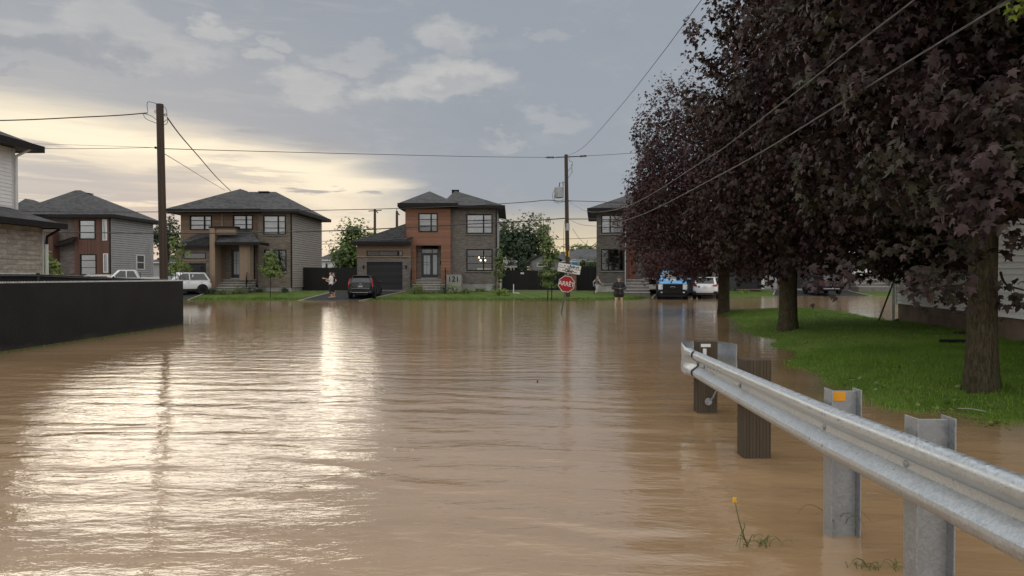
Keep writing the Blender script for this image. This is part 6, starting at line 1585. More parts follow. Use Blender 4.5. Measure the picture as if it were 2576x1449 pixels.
mb = MB(); c = P(1351, 962, EYE * FPX / (962 - HPY)); mb.tube([c - Vector((0, 0, .03)), c + Vector((.01, 0, .03))], .012, 6); tag(mb.build('floating_twig', M['bark_dark']), 'tiny dark twig floating upright in the flood', 'twig')

# ------------------------------------------------------------------ small buildings in the back gardens
def hut(name, label, x0, x1, y0, y1, z0, ze, zr, wall, gable=False, cat='house', win=None, group='small buildings behind the street houses', roof='shingle_far'):
    t = thing(name, label, cat, ((x0 + x1) / 2, y0, z0), group=group)
    MB().box(x0, x1, y0, y1, z0, ze).build('wall', M[wall], t)
    rb = MB()
    if gable:
        xm = (x0 + x1) / 2; o = .25
        rb.prism([(x0 - o, y0 - .3, ze - .08), (xm, y0 - .3, zr), (x1 + o, y0 - .3, ze - .08), (x1 + o, y0 - .3, ze + .06), (xm, y0 - .3, zr + .15), (x0 - o, y0 - .3, ze + .06)], (0, y1 - y0 + .6, 0))
        MB().prism([(x0, y0, ze + .001), (x1, y0, ze + .001), (xm, y0, zr - .05)], (0, .1, 0)).build('gable', M[wall], t)
    else: hip(rb, x0 - .4, x1 + .4, y0 - .4, y1 + .4, ze + .002, zr)
    rb.build('roof', M[roof], t)
    if not gable: MB().box(x0 - .42, x1 + .42, y0 - .46, y0 - .405, ze - .12, ze + .03).build('fascia', M['trim_white'], t)
    if win:
        f = MB().box(win[0], win[1], y0 - .05, y0 - .002, win[2], win[3]).build('window', M['trim_white'], t)
        MB().box(win[0] + .12, win[1] - .12, y0 - .056, y0 - .051, win[2] + .12, win[3] - .12).build('pane', M['door'], f)
    return t
g = 90
hut('bungalow', 'small white bungalow with a grey roof in the gap beside the tan house', X(800, g), X(885, g), g, g + 8, .3, Z(654, g), Z(628, g), 'siding_white', win=(X(817, g), X(827, g), 1.0, Z(660, g)))
hut('bungalow', 'low house with a long grey roof behind the utility pole', X(1352, 86), X(1700, 86), 86, 97, .3, Z(657, 86), Z(626, 91), 'siding_grey')
hut('shed', 'grey siding garden shed with a dark roof behind the yard fence', X(1337, 67), X(1408, 67), 67, 71, .3, Z(655, 67), Z(637, 67), 'siding_grey', True, 'shed', win=(X(1350, 67), X(1372, 67), Z(672, 67), Z(661, 67)), roof='shingle')
hut('bungalow', 'far bungalow roof between the stone house and the tan house', X(380, 95), X(450, 95), 95, 103, .3, Z(660, 95), Z(640, 95), 'siding_grey')
ga = thing('gazebo', 'grey canvas gazebo roof behind the brick corner of number 121', 'gazebo', (X(1285, 66), 66, .4))
mb = MB(); a, b, c, d = P(1262, 672, 65), P(1301, 672, 65), P(1301, 655, 67.5), P(1268, 655, 67.5); mb.prism([a, b, c, d], (0, 0, -.05)); mb.build('canopy', M['siding_grey'], ga)
MB().box(b.x - .06, b.x, 65, 65.06, .4, b.z - .06).box(a.x, a.x + .06, 65, 65.06, .4, a.z - .06).box(b.x - .06, b.x, 67.4, 67.46, .4, c.z - .06).build('post', M['black'], ga)
M['blue_cloth'] = plain('bright_blue_cloth', (0.03, 0.30, 0.62), .7)
def chair(label, px, cloth):
    Y = 62.6; x0, x1 = X(px, Y), X(px + 17, Y); t = thing('deck_chair', label, 'chair', ((x0 + x1) / 2, Y, 1.2), group='tall deck chairs behind the gate fence')
    z1, z0 = Z(653, Y), Z(676, Y)
    mb = MB(); mb.tube(spline([(x0, Y, .5), (x0, Y, z1 - .25), (x0 + .08, Y, z1 - .04), (x1 - .08, Y, z1 - .04), (x1, Y, z1 - .25), (x1, Y, .5)], 5), .035, 6); mb.tube([(x0, Y - .6, .5), (x0, Y, z0 + .2)], .03, 5); mb.tube([(x1, Y - .6, .5), (x1, Y, z0 + .2)], .03, 5); mb.build('frame', M['white_plastic'], t)
    MB().box(x0 + .04, x1 - .04, Y - .03, Y + .01, .9, z1 - .26).build('backrest', cloth, t); MB().box(x0 + .04, x1 - .04, Y - .55, Y - .04, 1.2, 1.25).build('seat', cloth, t)
chair('tall white framed deck chair with bright blue cloth', 1437, M['blue_cloth']); chair('tall white framed deck chair with black cloth', 1457, M['black'])
mb = MB(); c0 = (X(1292, 55), 55, .3); mb.tube([c0, (c0[0], 55, 1.05)], .04, 6); mb.tube([(c0[0] - .02, 54.98, .35), (c0[0] + .45, 54.98, .35)], .035, 6); tag(mb.build('vent_pipe', M['white_plastic']), 'white plastic pipe standing by the grey brick corner', 'pipe')
t = thing('bicycle_rack', 'small black metal rack beside the white pipe', 'rack', (X(1278, 55.5), 55.5, .35))
mb = MB()
for i in range(7): mb.tube([(X(1268, 55.5) + i * .1, 55.5, .35), (X(1268, 55.5) + i * .1 + .05, 55.5, 1.15)], .015, 5)
mb.tube([(X(1268, 55.5), 55.5, .45), (X(1268, 55.5) + .65, 55.5, .45)], .02, 5); mb.tube([(X(1268, 55.5), 55.5, 1.1), (X(1268, 55.5) + .68, 55.5, 1.1)], .02, 5); mb.build('frame', M['black'], t)
# ------------------------------------------------------------------ cars
def paint(name, col, metal=0.0, coat=0.8): return plain(name, col, 0.3, metal, var=0.03, scale=1.0, coat=coat, spec=0.5 if coat > .5 else 0.25)
M['p_white'] = paint('white_car_paint', (0.74, 0.74, 0.73)); M['p_dark'] = paint('dark_grey_car_paint', (0.014, 0.014, 0.016), 0.0, 0.35); M['p_black'] = paint('black_car_paint', (0.010, 0.010, 0.011), 0.0, 0.35)
M['p_blue'] = paint('bright_blue_car_wrap', (0.05, 0.34, 0.70)); M['p_cream'] = paint('pale_beige_car_paint', (0.62, 0.55, 0.42))
M['carglass'] = plain('tinted_car_glass', (0.02, 0.022, 0.024), 0.05, var=0.0, spec=0.9); M['clad'] = plain('grey_black_cladding', (0.020, 0.020, 0.021), 0.65, spec=0.2)
M['windshield'] = plain('pale_windshield', (0.10, 0.12, 0.125), 0.06, var=0.0, spec=1.0)
M['tail_red'] = plain('red_tail_lens', (0.42, 0.012, 0.015), 0.15); M['lamp_clear'] = plain('clear_headlamp', (0.62, 0.64, 0.66), 0.12)
M['plate'] = plain('white_number_plate', (0.66, 0.68, 0.70), 0.4)

def car(label, loc, rz, st, gh, wheels, pm, name='parked_car', cat='car', wr=.345, rear=None, front=None, glassm='carglass', roofm=None, bed=None, group='cars parked on the drives'):
    """front faces -Y. st: stations (y, zbottom, ztop, halfwidth); gh: greenhouse dict"""
    t = thing(name, label, cat, loc, rz, group)
    L = lambda: MB(local=True)
    rings = []
    for (y, zb, zt, w) in st:
        h_ = zt - zb
        half = [(w * .80, zb), (w * .96, zb + .06), (w, zb + h_ * .35), (w * .995, zb + h_ * .62), (w * .96, zt - .10), (w * .88, zt - .02)]
        rings.append([(x, y, z) for x, z in half] + [(0, y, zt + .02)] + [(-x, y, z) for x, z in reversed(half)] + [(0, y, zb)])
    b = L().loft(rings).build('body', pm, t, True, sub=1, angle=None)
    y0, y1, yr0, yr1, wb, wr_, zb, zr = (gh[k] for k in ('y0', 'y1', 'r0', 'r1', 'wb', 'wr', 'zb', 'zr'))
    def lerp(a, c, f): return a + (c - a) * f
    levels = [(0, 0), (.5, .02), (.86, .02), (.97, 0.0), (1.0, 0.0)]
    rg = []
    for f, bul in levels:
        ff = min(f, .97) if f < 1 else 1
        a, c, w, z = lerp(y0, yr0, ff), lerp(y1, yr1, ff), lerp(wb, wr_, ff), lerp(zb, zr, f)
        if f == 1.0: a, c, w = a + .16, c - .12, w - .14
        rg.append([(-w * .82, a - .03, z), (0, a - .06, z), (w * .82, a - .03, z), (w, a + .12, z), (w + bul, (a + c) / 2, z), (w, c - .10, z), (w * .86, c + .02, z), (0, c + .04, z), (-w * .86, c + .02, z), (-w, c - .10, z), (-w - bul, (a + c) / 2, z), (-w, a + .12, z)])
    L().loft(rg).build('cabin', roofm or pm, t, True, angle=35)
    # panes lie just proud of the cabin
    def pane(nm, q, mat): return L().add(q, [(0, 1, 2, 3)]).build(nm, mat, t)
    lo, hi = .10, .86
    def yf(f): return lerp(y0, yr0, f)
    def yb_(f): return lerp(y1, yr1, f)
    def ww(f): return lerp(wb, wr_, f)
    def zz(f): return lerp(zb, zr, f)
    L().loft([[(-ww(f) * .80, yf(f) - .045, zz(f)), (0, yf(f) - .075, zz(f)), (ww(f) * .80, yf(f) - .045, zz(f))] for f in (lo, hi)], closed=False, caps=False).build('windshield', M[glassm], t, True)
    if not bed: L().loft([[(ww(f) * .82, yb_(f) + .035, zz(f)), (0, yb_(f) + .055, zz(f)), (-ww(f) * .82, yb_(f) + .035, zz(f))] for f in (.16, .84)], closed=False, caps=False).build('rear_window', M['carglass'], t, True)
    ymid = gh.get('ymid', (y0 + y1) / 2)
    for s in (-1, 1):
        for a_, c_ in ((0, 1), (1, 2)):
            def yy(k, f): return (yf(f) + .20, lerp(ymid, ymid, f), yb_(f) - .20)[k]
            g0 = .035
            pane('side_window', [(s * (ww(lo) + .018), yy(a_, lo) + (g0 if a_ else 0), zz(lo)), (s * (ww(lo) + .018), yy(c_, lo) - (g0 if c_ == 1 else 0), zz(lo)), (s * (ww(hi) + .02), yy(c_, hi) - (g0 if c_ == 1 else 0), zz(hi)), (s * (ww(hi) + .02), yy(a_, hi) + (g0 if a_ else 0), zz(hi))], M['carglass'])
        w = max(q[3] for q in st)
        m = L(); m.ball((s * (w + .10), y0 + .42, zb + .10), (.11, .06, .085), 8, 6); m.box(s * (w - .05), s * (w + .05), y0 + .40, y0 + .45, zb + .03, zb + .07); m.build('wing_mirror', pm if not gh.get('black_mirror') else M['black'], t, True)
        for k in (gh.get('h1', ymid - .15), gh.get('h2', ymid + .85)): L().box(s * (w - .02), s * (w + .025), k - .11, k + .09, zb - .10, zb - .065).build('door_handle', pm, t)
        for wy in wheels:
            c = Vector((s * (w - .10), wy, wr)); wt = .22
            ty = L().disc(c, (1, 0, 0), wr, wt, 20).build('tyre', M['rubber'], t, bevel=.03)
            rm = L(); rm.disc(c + Vector((s * (wt / 2 - .002), 0, 0)), (1, 0, 0), wr * .66, .012, 20)
            for q in range(5):
                a = q * 2 * PI / 5; d = Vector((0, math.cos(a), math.sin(a))); rm.obox(c + Vector((s * (wt / 2 + .008), 0, 0)) + d * wr * .33, (.006, 0, 0), d * wr * .31, Vector((0, -d.z, d.y)) * .03)
            rm.build('rim', gh.get('rim', M['clad']), ty)
            ar = L(); arc = [Vector((s * (w + .012), wy + math.cos(a) * (wr + .055), wr + math.sin(a) * (wr + .055))) for a in [PI * i / 10 - .12 + .024 * i for i in range(11)]]; ar.tube(arc, .045, 6); ar.disc((s * (w - .03), wy, wr + .01), (1, 0, 0), wr + .05, .07, 20); ar.build('wheel_arch', gh.get('arch', M['clad']), t)
        L().box(s * (w - .06), s * (w + .012), wheels[0] + .4, wheels[1] - .4, st[2][1] - .02, st[2][1] + .16).build('sill', gh.get('arch', M['clad']), t)
    return t
def put(t, nm, mat, *boxes, bevel=.01):
    mb = MB(local=True)
    for b in boxes: mb.box(*b)
    return mb.build(nm, mat, t, bevel=bevel)
SUV = [(-2.22, .38, .78, .72), (-2.10, .30, .92, .86), (-1.5, .26, 1.00, .91), (-.85, .25, 1.04, .92), (.6, .25, 1.05, .925), (1.6, .27, 1.06, .92), (2.08, .32, 1.05, .88), (2.20, .40, .98, .80)]
GH = dict(y0=-.95, y1=2.10, r0=-.10, r1=1.72, wb=.82, wr=.64, zb=1.02, zr=1.66, ymid=.45)

def ground_z(x, y): return float(far_z(x, y)) + .02
def place(px, Y, z=None): x = X(px, Y); return (x, Y, ground_z(x, Y) if z is None else z)

# dark SUV on the drive of number 121, tail towards the street
t = car('dark grey crossover seen from behind on the drive of number 121', place(919, 51.8, .10), R(180 + 3), SUV, dict(GH, zr=1.62), (-1.38, 1.36), M['p_dark'])
for s in (-1, 1):
    MB(local=True).prism([(s * .87, 2.13, .84), (s * .80, 2.21, .84), (s * .79, 2.15, 1.12), (s * .72, 2.02, 1.42), (s * .77, 1.96, 1.42), (s * .86, 2.08, 1.12)], (0, .035, 0)).build('tail_light', M['tail_red'], t)
put(t, 'bumper', M['clad'], (-.82, .82, 2.10, 2.27, .36, .58)); put(t, 'skid_bar', M['chrome'], (-.55, .55, 2.272, 2.285, .40, .43), (-.70, -.60, 2.26, 2.28, .45, .47), (.60, .70, 2.26, 2.28, .45, .47))
put(t, 'trim_strip', M['galv_post'], (-.62, .62, 2.235, 2.245, .70, .725), (-.22, .22, 2.235, 2.25, .93, .945)); put(t, 'number_plate', M['galv_post'], (-.16, .16, 2.235, 2.248, .78, .89)); put(t, 'roof_spoiler', M['p_dark'], (-.60, .60, 1.66, 1.96, 1.56, 1.60)); put(t, 'badge', M['chrome'], (-.08, .08, 2.235, 2.25, 1.0, 1.03))
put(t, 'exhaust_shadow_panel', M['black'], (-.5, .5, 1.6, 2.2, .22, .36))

# white SUV at the tan house
t = car('white crossover parked before the tan house garage', place(450, 53.4), R(-40), SUV, dict(GH, rim=M['black']), (-1.38, 1.36), M['p_white'], glassm='windshield')
for s in (-1, 1): put(t, 'headlight', M['lamp_clear'], (s * .45, s * .82, -2.19, -2.08, .76, .88)); put(t, 'tail_light', M['tail_red'], (s * .62, s * .86, 2.02, 2.18, .86, 1.0)); put(t, 'roof_rail', M['black'], (s * .60, s * .63, -.05, 1.6, 1.66, 1.70))
put(t, 'grille', M['black'], (-.42, .42, -2.26, -2.16, .50, .76)); put(t, 'bumper', M['clad'], (-.8, .8, -2.24, -2.10, .32, .46))

# white pickup at the stone house
PU = [(-2.75, .45, .95, .80), (-2.62, .38, 1.10, .95), (-2.0, .36, 1.18, .99), (-1.3, .36, 1.22, 1.0), (.6, .36, 1.22, 1.0), (1.0, .36, 1.16, 1.0), (2.6, .38, 1.16, .99), (2.78, .42, 1.12, .94)]
GP = dict(y0=-1.25, y1=1.05, r0=-.55, r1=.70, wb=.88, wr=.70, zb=1.20, zr=1.92, ymid=.0, arch=M['clad'])
def bedwell(t, pm):
    put(t, 'cargo_bed', M['clad'], (-.80, .80, 1.15, 2.66, 1.175, 1.19)); put(t, 'bed_rail', pm, (-.99, -.82, 1.10, 2.74, 1.12, 1.32), (.82, .99, 1.10, 2.74, 1.12, 1.32), (-.82, .82, 2.62, 2.74, 1.12, 1.32), bevel=.02)
t = car('white pickup truck parked beyond the black fence', place(318, 60.0), R(-62), PU, GP, (-1.75, 1.75), M['p_white'], 'pickup_truck', 'pickup truck', wr=.40, glassm='windshield', bed=True)
bedwell(t, M['p_white']); put(t, 'rear_cab_glass', M['carglass'], (-.62, .62, .99, 1.06, 1.36, 1.76)); put(t, 'grille', M['black'], (-.6, .6, -2.80, -2.72, .62, .98))
for s in (-1, 1): put(t, 'headlight', M['lamp_clear'], (s * .62, s * .92, -2.76, -2.62, .80, 1.0))
t = car('pale beige car whose roof shows above the black fence', place(226, 61.0), R(-80), SUV, dict(GH, zr=1.55), (-1.38, 1.36), M['p_cream'], glassm='windshield')
for s in (-1, 1): put(t, 'headlight', M['lamp_clear'], (s * .45, s * .82, -2.19, -2.08, .76, .88)); put(t, 'roof_rail', M['chrome'], (s * .56, s * .60, -.05, 1.6, 1.56, 1.60))

# blue and white pickup facing the street
t = car('blue and white pickup truck facing the flood beneath the far maple', place(1691, 52.6, -.02), R(-12), [(y, zb + .06, zt + .22, w * 1.06) for y, zb, zt, w in PU], dict(GP, zb=1.42, zr=2.10, wb=.92, wr=.74), (-1.75, 1.75), M['p_blue'], 'pickup_truck', 'pickup truck', wr=.46, bed=True, glassm='windshield')
bedwell(t, M['p_blue'])
MB(local=True).loft([[(-.40, -2.70, 1.19), (0, -2.72, 1.215), (.40, -2.70, 1.19)], [(-.50, -2.0, 1.405), (0, -2.0, 1.43), (.50, -2.0, 1.405)], [(-.62, -1.30, 1.455), (0, -1.30, 1.48), (.62, -1.30, 1.455)]], closed=False, caps=False).build('hood_stripe', M['p_white'], t)
put(t, 'grille', M['black'], (-.66, .66, -2.90, -2.74, .66, 1.14), bevel=.04)
put(t, 'grille_bar', M['clad'], *[(-.60, .60, -2.93, -2.902, .74 + i * .10, .78 + i * .10) for i in range(4)])
MB(local=True).ball((0, -2.935, .90), (.17, .02, .07), 16, 8).build('emblem', M['galv_post'], t, True); MB(local=True).ball((0, -2.945, .90), (.145, .02, .052), 16, 8).build('emblem_field', M['black'], t, True)
for s in (-1, 1):
    put(t, 'headlight', M['lamp_clear'], (s * .69, s * .99, -2.86, -2.66, .74, 1.10)); put(t, 'headlight_bezel', M['black'], (s * .67, s * 1.01, -2.84, -2.64, .71, 1.13)); put(t, 'tow_mirror', M['p_white'], (s * 1.18, s * 1.42, -.86, -.74, 1.44, 1.74), bevel=.03); put(t, 'mirror_arm', M['black'], (s * .95, s * 1.18, -.83, -.78, 1.50, 1.54))
put(t, 'bumper', M['black'], (-1.04, 1.04, -2.98, -2.74, .42, .68), bevel=.04); put(t, 'lower_valance', M['clad'], (-.9, .9, -2.9, -2.6, .26, .44)); put(t, 'fog_light', M['lamp_clear'], (-.82, -.70, -2.995, -2.975, .50, .58), (.70, .82, -2.995, -2.975, .50, .58))

# white crossover, tail to the street
t = car('white crossover seen from behind beside the blue and white pickup', place(1782, 53.6, .0), R(180 - 22), SUV, dict(GH, zr=1.60, black_mirror=True), (-1.38, 1.36), M['p_white'])
for s in (-1, 1): MB(local=True).prism([(s * .88, 2.06, .92), (s * .56, 2.20, .92), (s * .56, 2.19, 1.04), (s * .86, 2.04, 1.08)], (0, .035, 0)).build('tail_light', M['tail_red'], t); put(t, 'bumper_corner', M['clad'], (s * .62, s * .90, 2.06, 2.22, .34, .56), bevel=.03)
put(t, 'bumper', M['clad'], (-.62, .62, 2.16, 2.24, .34, .44)); put(t, 'number_plate', M['plate'], (-.16, .16, 2.205, 2.225, .80, .92)); put(t, 'badge', M['chrome'], (-.07, .07, 2.205, 2.225, 1.0, 1.03)); put(t, 'roof_spoiler', M['p_white'], (-.58, .58, 1.66, 1.94, 1.54, 1.58))

# black SUV on the pale house drive
t = car('black crossover seen from behind on the drive beyond the maple trunks', place(2067, 60.8, .16), R(180 - 3), [(y, zb, zt, w * 1.04) for y, zb, zt, w in SUV], dict(GH, zr=1.64), (-1.38, 1.36), M['p_black'])
for s in (-1, 1): put(t, 'tail_light', M['tail_red'], (s * .40, s * .90, 2.10, 2.215, .96, 1.02))
put(t, 'bumper', M['clad'], (-.86, .86, 2.12, 2.28, .34, .54)); put(t, 'chrome_strip', M['chrome'], (-.8, .8, 2.282, 2.295, .44, .48), (-.5, .5, 2.222, 2.235, .76, .78)); put(t, 'number_plate', M['plate'], (-.16, .16, 2.282, 2.297, .50, .61))

# ------------------------------------------------------------------ people
def capsule(mb, a, ra, b, rb, n=10):
    a, b = Vector(a), Vector(b); d = b - a; l = d.length
    if l < 1e-5: mb.ball(a, ra, n, 7); return
    pts, rs = [], []
    dn = d / l
    for i in range(4): th_ = PI / 2 * (1 - i / 3.0) ; pts.append(a - dn * ra * math.sin(th_) * .98); rs.append(max(.0012, ra * math.cos(th_)))
    for i in range(1, 4): pts.append(a.lerp(b, i / 4)); rs.append(ra + (rb - ra) * i / 4)
    for i in range(4): th_ = PI / 2 * i / 3.0; pts.append(b + dn * rb * math.sin(th_) * .98); rs.append(max(.0012, rb * math.cos(th_)))
    mb.tube(pts, rs, n)
def fuse(mb, name, mat, t, vox=.012, it=4):
    o = mb.build(name, mat, t, True)
    r = o.modifiers.new('r', 'REMESH'); r.mode = 'VOXEL'; r.voxel_size = vox; r.use_smooth_shade = True
    s = o.modifiers.new('s', 'SMOOTH'); s.factor = .5; s.iterations = it
    return o
def hand(mb, w, d, palm_n, s=1.0, curl=.5):
    """palm, four unequal fingers bent towards the palm side, thumb off the side"""
    w, d, n = Vector(w), Vector(d).normalized(), Vector(palm_n).normalized(); sd = d.cross(n).normalized()
    k = w + d * .085 * s
    for q in (-1.5, -.5, .5, 1.5): capsule(mb, w + sd * q * .012 * s, .017 * s, k + sd * q * .021 * s, .0125 * s, 8)
    for q, l in ((-1.5, .062), (-.5, .078), (.5, .084), (1.5, .074)):
        a = k + sd * q * .021 * s; b = a + (d * (1 - curl * .5) + n * curl * .6).normalized() * l * .52 * s; c = b + (d * (1 - curl) + n * curl * 1.1).normalized() * l * .48 * s
        capsule(mb, a, .0105 * s, b, .0095 * s, 7); capsule(mb, b, .0095 * s, c, .008 * s, 7)
    a = w + d * .025 * s + sd * .026 * s; b = a + (d * .7 + sd * .8 + n * .3).normalized() * .04 * s; c = b + (d * .9 + sd * .2 + n * .5).normalized() * .032 * s
    capsule(mb, a, .0135 * s, b, .0115 * s, 7); capsule(mb, b, .0115 * s, c, .0095 * s, 7)
def person(label, loc, rz, H, J, top=None, bottom=None, hair=None, shoe=None, cap=None, girth=1.0, jacket=False, long_sleeve=False, short_leg=.0, bust=False, group=None, skin='skin', thick=.018, collar=None, beard=None):
    """J: joints in metres for a 1.75 m body, facing -Y"""
    t = thing('person', label, 'person', loc, rz, group)
    k = H / 1.75
    D = dict(hipL=(.095, 0, .93), hipR=(-.095, 0, .93), kneeL=(.10, -.02, .50), kneeR=(-.10, -.02, .50), ankL=(.10, .02, .09), ankR=(-.10, .02, .09),
             shL=(.185, 0, 1.43), shR=(-.185, 0, 1.43), elL=(.25, .03, 1.13), elR=(-.25, .03, 1.13), wrL=(.25, -.06, .88), wrR=(-.25, -.06, .88),
             hdL=(0, -.1, -1), hdR=(0, -.1, -1), pnL=(-1, 0, 0), pnR=(1, 0, 0), head=(0, -.02, 1.635), neck=(0, 0, 1.47), look=(0, -1, 0), pel=(0, 0, .95), chest=(0, 0, 1.30), ftL=(0, -1, 0), ftR=(0, -1, 0))
    D.update(J)
    Q = {a: (Vector(b) * k if a not in ('hdL', 'hdR', 'pnL', 'pnR', 'look', 'ftL', 'ftR') else Vector(b)) for a, b in D.items()}
    g = girth
    up = (Q['neck'] - Q['pel']).normalized(); side = (Q['shL'] - Q['shR']).normalized()
    def torso(mb, e=0.0, lo=True):
        for s in (-1, 1):
            capsule(mb, Q['pel'] + side * s * .075 * k * g, .115 * k * g + e, Q['pel'] + up * .17 * k + side * s * .06 * k * g, .105 * k * g + e)
            capsule(mb, Q['pel'] + up * .17 * k + side * s * .06 * k * g, .105 * k * g + e, Q['chest'] + side * s * .085 * k, .115 * k * (g * .5 + .5) + e)
            capsule(mb, Q['chest'] + side * s * .085 * k, .112 * k * (g * .5 + .5) + e, Q['sh' + ('L' if s > 0 else 'R')] + side * s * -.03 * k, .07 * k + e)
        capsule(mb, Q['shL'] - side * .03 * k, .06 * k + e, Q['shR'] + side * .03 * k, .06 * k + e)
    mb = MB(local=True)
    torso(mb)
    capsule(mb, Q['neck'] - up * .04 * k, .062 * k, Q['head'] - Vector((0, 0, .05)) * k, .055 * k)
    lk = Q['look'].normalized(); rt = lk.cross(Vector((0, 0, 1))).normalized(); hu = rt.cross(lk).normalized()
    Rm = Matrix((rt, -lk, hu)).transposed()
    hc = Q['head']
    mb.ball(hc + hu * .02 * k, (.077 * k, .095 * k, .105 * k), 14, 10, Rm); mb.ball(hc + lk * .025 * k - hu * .055 * k, (.058 * k, .065 * k, .062 * k), 12, 8, Rm)
    capsule(mb, hc + lk * .088 * k + hu * .015 * k, .011 * k, hc + lk * .108 * k - hu * .018 * k, .015 * k, 8)
    for s in (-1, 1): mb.ball(hc + rt * s * .080 * k - lk * -.0 * k - hu * .0 * k, (.012 * k, .024 * k, .034 * k), 8, 6, Rm)
    for s in 'LR':
        if not bust:
            capsule(mb, Q['hip' + s], .088 * k * g, Q['knee' + s], .058 * k * (g * .5 + .5)); c1 = Q['knee' + s].lerp(Q['ank' + s], .3) + Vector((0, .015 * k, 0))
            capsule(mb, Q['knee' + s], .055 * k, c1, .056 * k * (g * .5 + .5)); capsule(mb, c1, .056 * k * (g * .5 + .5), Q['ank' + s], .036 * k)
            f = Q['ft' + s]; capsule(mb, Q['ank' + s] - Vector((0, 0, .045 * k)) - f * .05 * k, .036 * k, Q['ank' + s] - Vector((0, 0, .055 * k)) + f * .11 * k, .030 * k); capsule(mb, Q['ank' + s] - Vector((0, 0, .055 * k)) + f * .11 * k, .032 * k, Q['ank' + s] - Vector((0, 0, .065 * k)) + f * .18 * k, .022 * k)
        capsule(mb, Q['sh' + s], .056 * k, Q['el' + s], .042 * k); capsule(mb, Q['el' + s], .043 * k, Q['wr' + s], .028 * k)
        hand(mb, Q['wr' + s], Q['hd' + s], Q['pn' + s], k)
    fuse(mb, 'body', M[skin], t, .0085, 3)
    for s in (-1, 1): MB(local=True).ball(hc + lk * .0885 * k + rt * s * .032 * k + hu * .022 * k, (.011 * k, .006 * k, .007 * k), 8, 5, Rm).build('eye', M['door'], t)
    MB(local=True).ball(hc + lk * .0885 * k - hu * .052 * k, (.022 * k, .006 * k, .006 * k), 8, 5, Rm).build('mouth', M['lip'], t)
    if top:
        mb = MB(local=True); torso(mb, thick)
        for s in 'LR':
            e = 1.0 if long_sleeve else .52
            if jacket != 'tank':
                capsule(mb, Q['sh' + s], .062 * k + thick, Q['sh' + s].lerp(Q['el' + s], min(e * 1.0, 1)), .052 * k + thick)
                if long_sleeve: capsule(mb, Q['el' + s], .05 * k + thick, Q['el' + s].lerp(Q['wr' + s], .93), .038 * k + thick * .8)
        if jacket is True:
            for s in (-1, 1): capsule(mb, Q['pel'] + side * s * .09 * k * g - up * .02 * k, .125 * k * g + thick, Q['pel'] + side * s * .10 * k * g - up * .14 * k, .135 * k * g + thick)
            capsule(mb, Q['neck'] - up * .05 * k, .10 * k, Q['neck'] - up * .01 * k, .078 * k)
            mb.ball(Q['neck'] + Vector((0, .08, -.03)) * k, (.11 * k, .07 * k, .07 * k), 10, 7)
        fuse(mb, 'jacket' if jacket is True else 'shirt', top, t, .013, 5)
    if bottom and not bust:
        mb = MB(local=True); capsule(mb, Q['pel'] + side * .08 * k * g, .118 * k * g + .01, Q['pel'] - side * .08 * k * g, .118 * k * g + .01)
        for s in 'LR':
            e = short_leg
            capsule(mb, Q['hip' + s], .100 * k * g + .012, Q['hip' + s].lerp(Q['knee' + s], min(1, e) ), (.100 - .036 * min(1, e)) * k * g + .014)
            if e > 1: capsule(mb, Q['knee' + s], .064 * k + .012, Q['knee' + s].lerp(Q['ank' + s], e - 1), .05 * k + .012)
        fuse(mb, 'trousers' if short_leg > 1 else 'shorts', bottom, t, .013, 4)
    if hair:
        mb = MB(local=True); mb.ball(hc + hu * .040 * k - lk * .018 * k, (.082 * k, .094 * k, .096 * k), 14, 9, Rm); fuse(mb, 'hair', hair, t, .012, 2)
    if cap:
        mb = MB(local=True); mb.ball(hc + hu * .062 * k - lk * .006 * k, (.088 * k, .105 * k, .078 * k), 14, 9, Rm); capsule(mb, hc + hu * .052 * k + lk * .085 * k + rt * .035 * k, .014 * k, hc + hu * .040 * k + lk * .165 * k + rt * .025 * k, .010 * k); capsule(mb, hc + hu * .052 * k + lk * .085 * k - rt * .035 * k, .014 * k, hc + hu * .040 * k + lk * .165 * k - rt * .025 * k, .010 * k); capsule(mb, hc + hu * .055 * k + lk * .09 * k, .016 * k, hc + hu * .042 * k + lk * .17 * k, .012 * k); fuse(mb, 'cap', cap, t, .012, 2)
    if beard:
        mb = MB(local=True); mb.ball(hc + lk * .045 * k - hu * .075 * k, (.056 * k, .052 * k, .040 * k), 10, 7, Rm); fuse(mb, 'beard', beard, t, .011, 2)
    if shoe and not bust:
        for s in 'LR':
            mb = MB(local=True); f = Q['ft' + s]; a = Q['ank' + s]; capsule(mb, a + Vector((0, 0, .20 * k)), .062 * k, a, .052 * k); capsule(mb, a - Vector((0, 0, .045 * k)) - f * .04 * k, .05 * k, a - Vector((0, 0, .05 * k)) + f * .16 * k, .042 * k); fuse(mb, 'boot', shoe, t, .012, 2)
    return t, Q
M['lip'] = plain('lip', (0.33, 0.14, 0.11), .5); M['skin_pale'] = plain('pale_skin', (0.62, 0.42, 0.34), .55, var=.06)
M['tee'] = plain('white_cotton', (0.70, 0.70, 0.69), .9, var=.05, bmp=.004); M['blackcloth'] = plain('black_cloth', (0.014, 0.014, 0.015), .85, bmp=.004); M['nylon'] = plain('black_nylon', (0.012, 0.012, 0.014), .5, bmp=.01, scale=3)
M['hair_dark'] = plain('dark_hair', (0.022, 0.016, 0.012), .6); M['hair_blond'] = plain('fair_brown_hair', (0.22, 0.15, 0.085), .6); M['grey_shorts'] = plain('pale_grey_jersey', (0.42, 0.42, 0.45), .9); M['tank'] = boards('striped_grey_tank', (0.13, 0.13, 0.14), .04, var=.5); M['boot'] = plain('olive_rubber_boot', (0.07, 0.06, 0.03), .5); M['camo'] = plain('brown_camouflage', (0.085, 0.07, 0.05), .85, var=.5, scale=30)
M['phone'] = plain('phone_black', (0.02, 0.02, 0.022), .2)
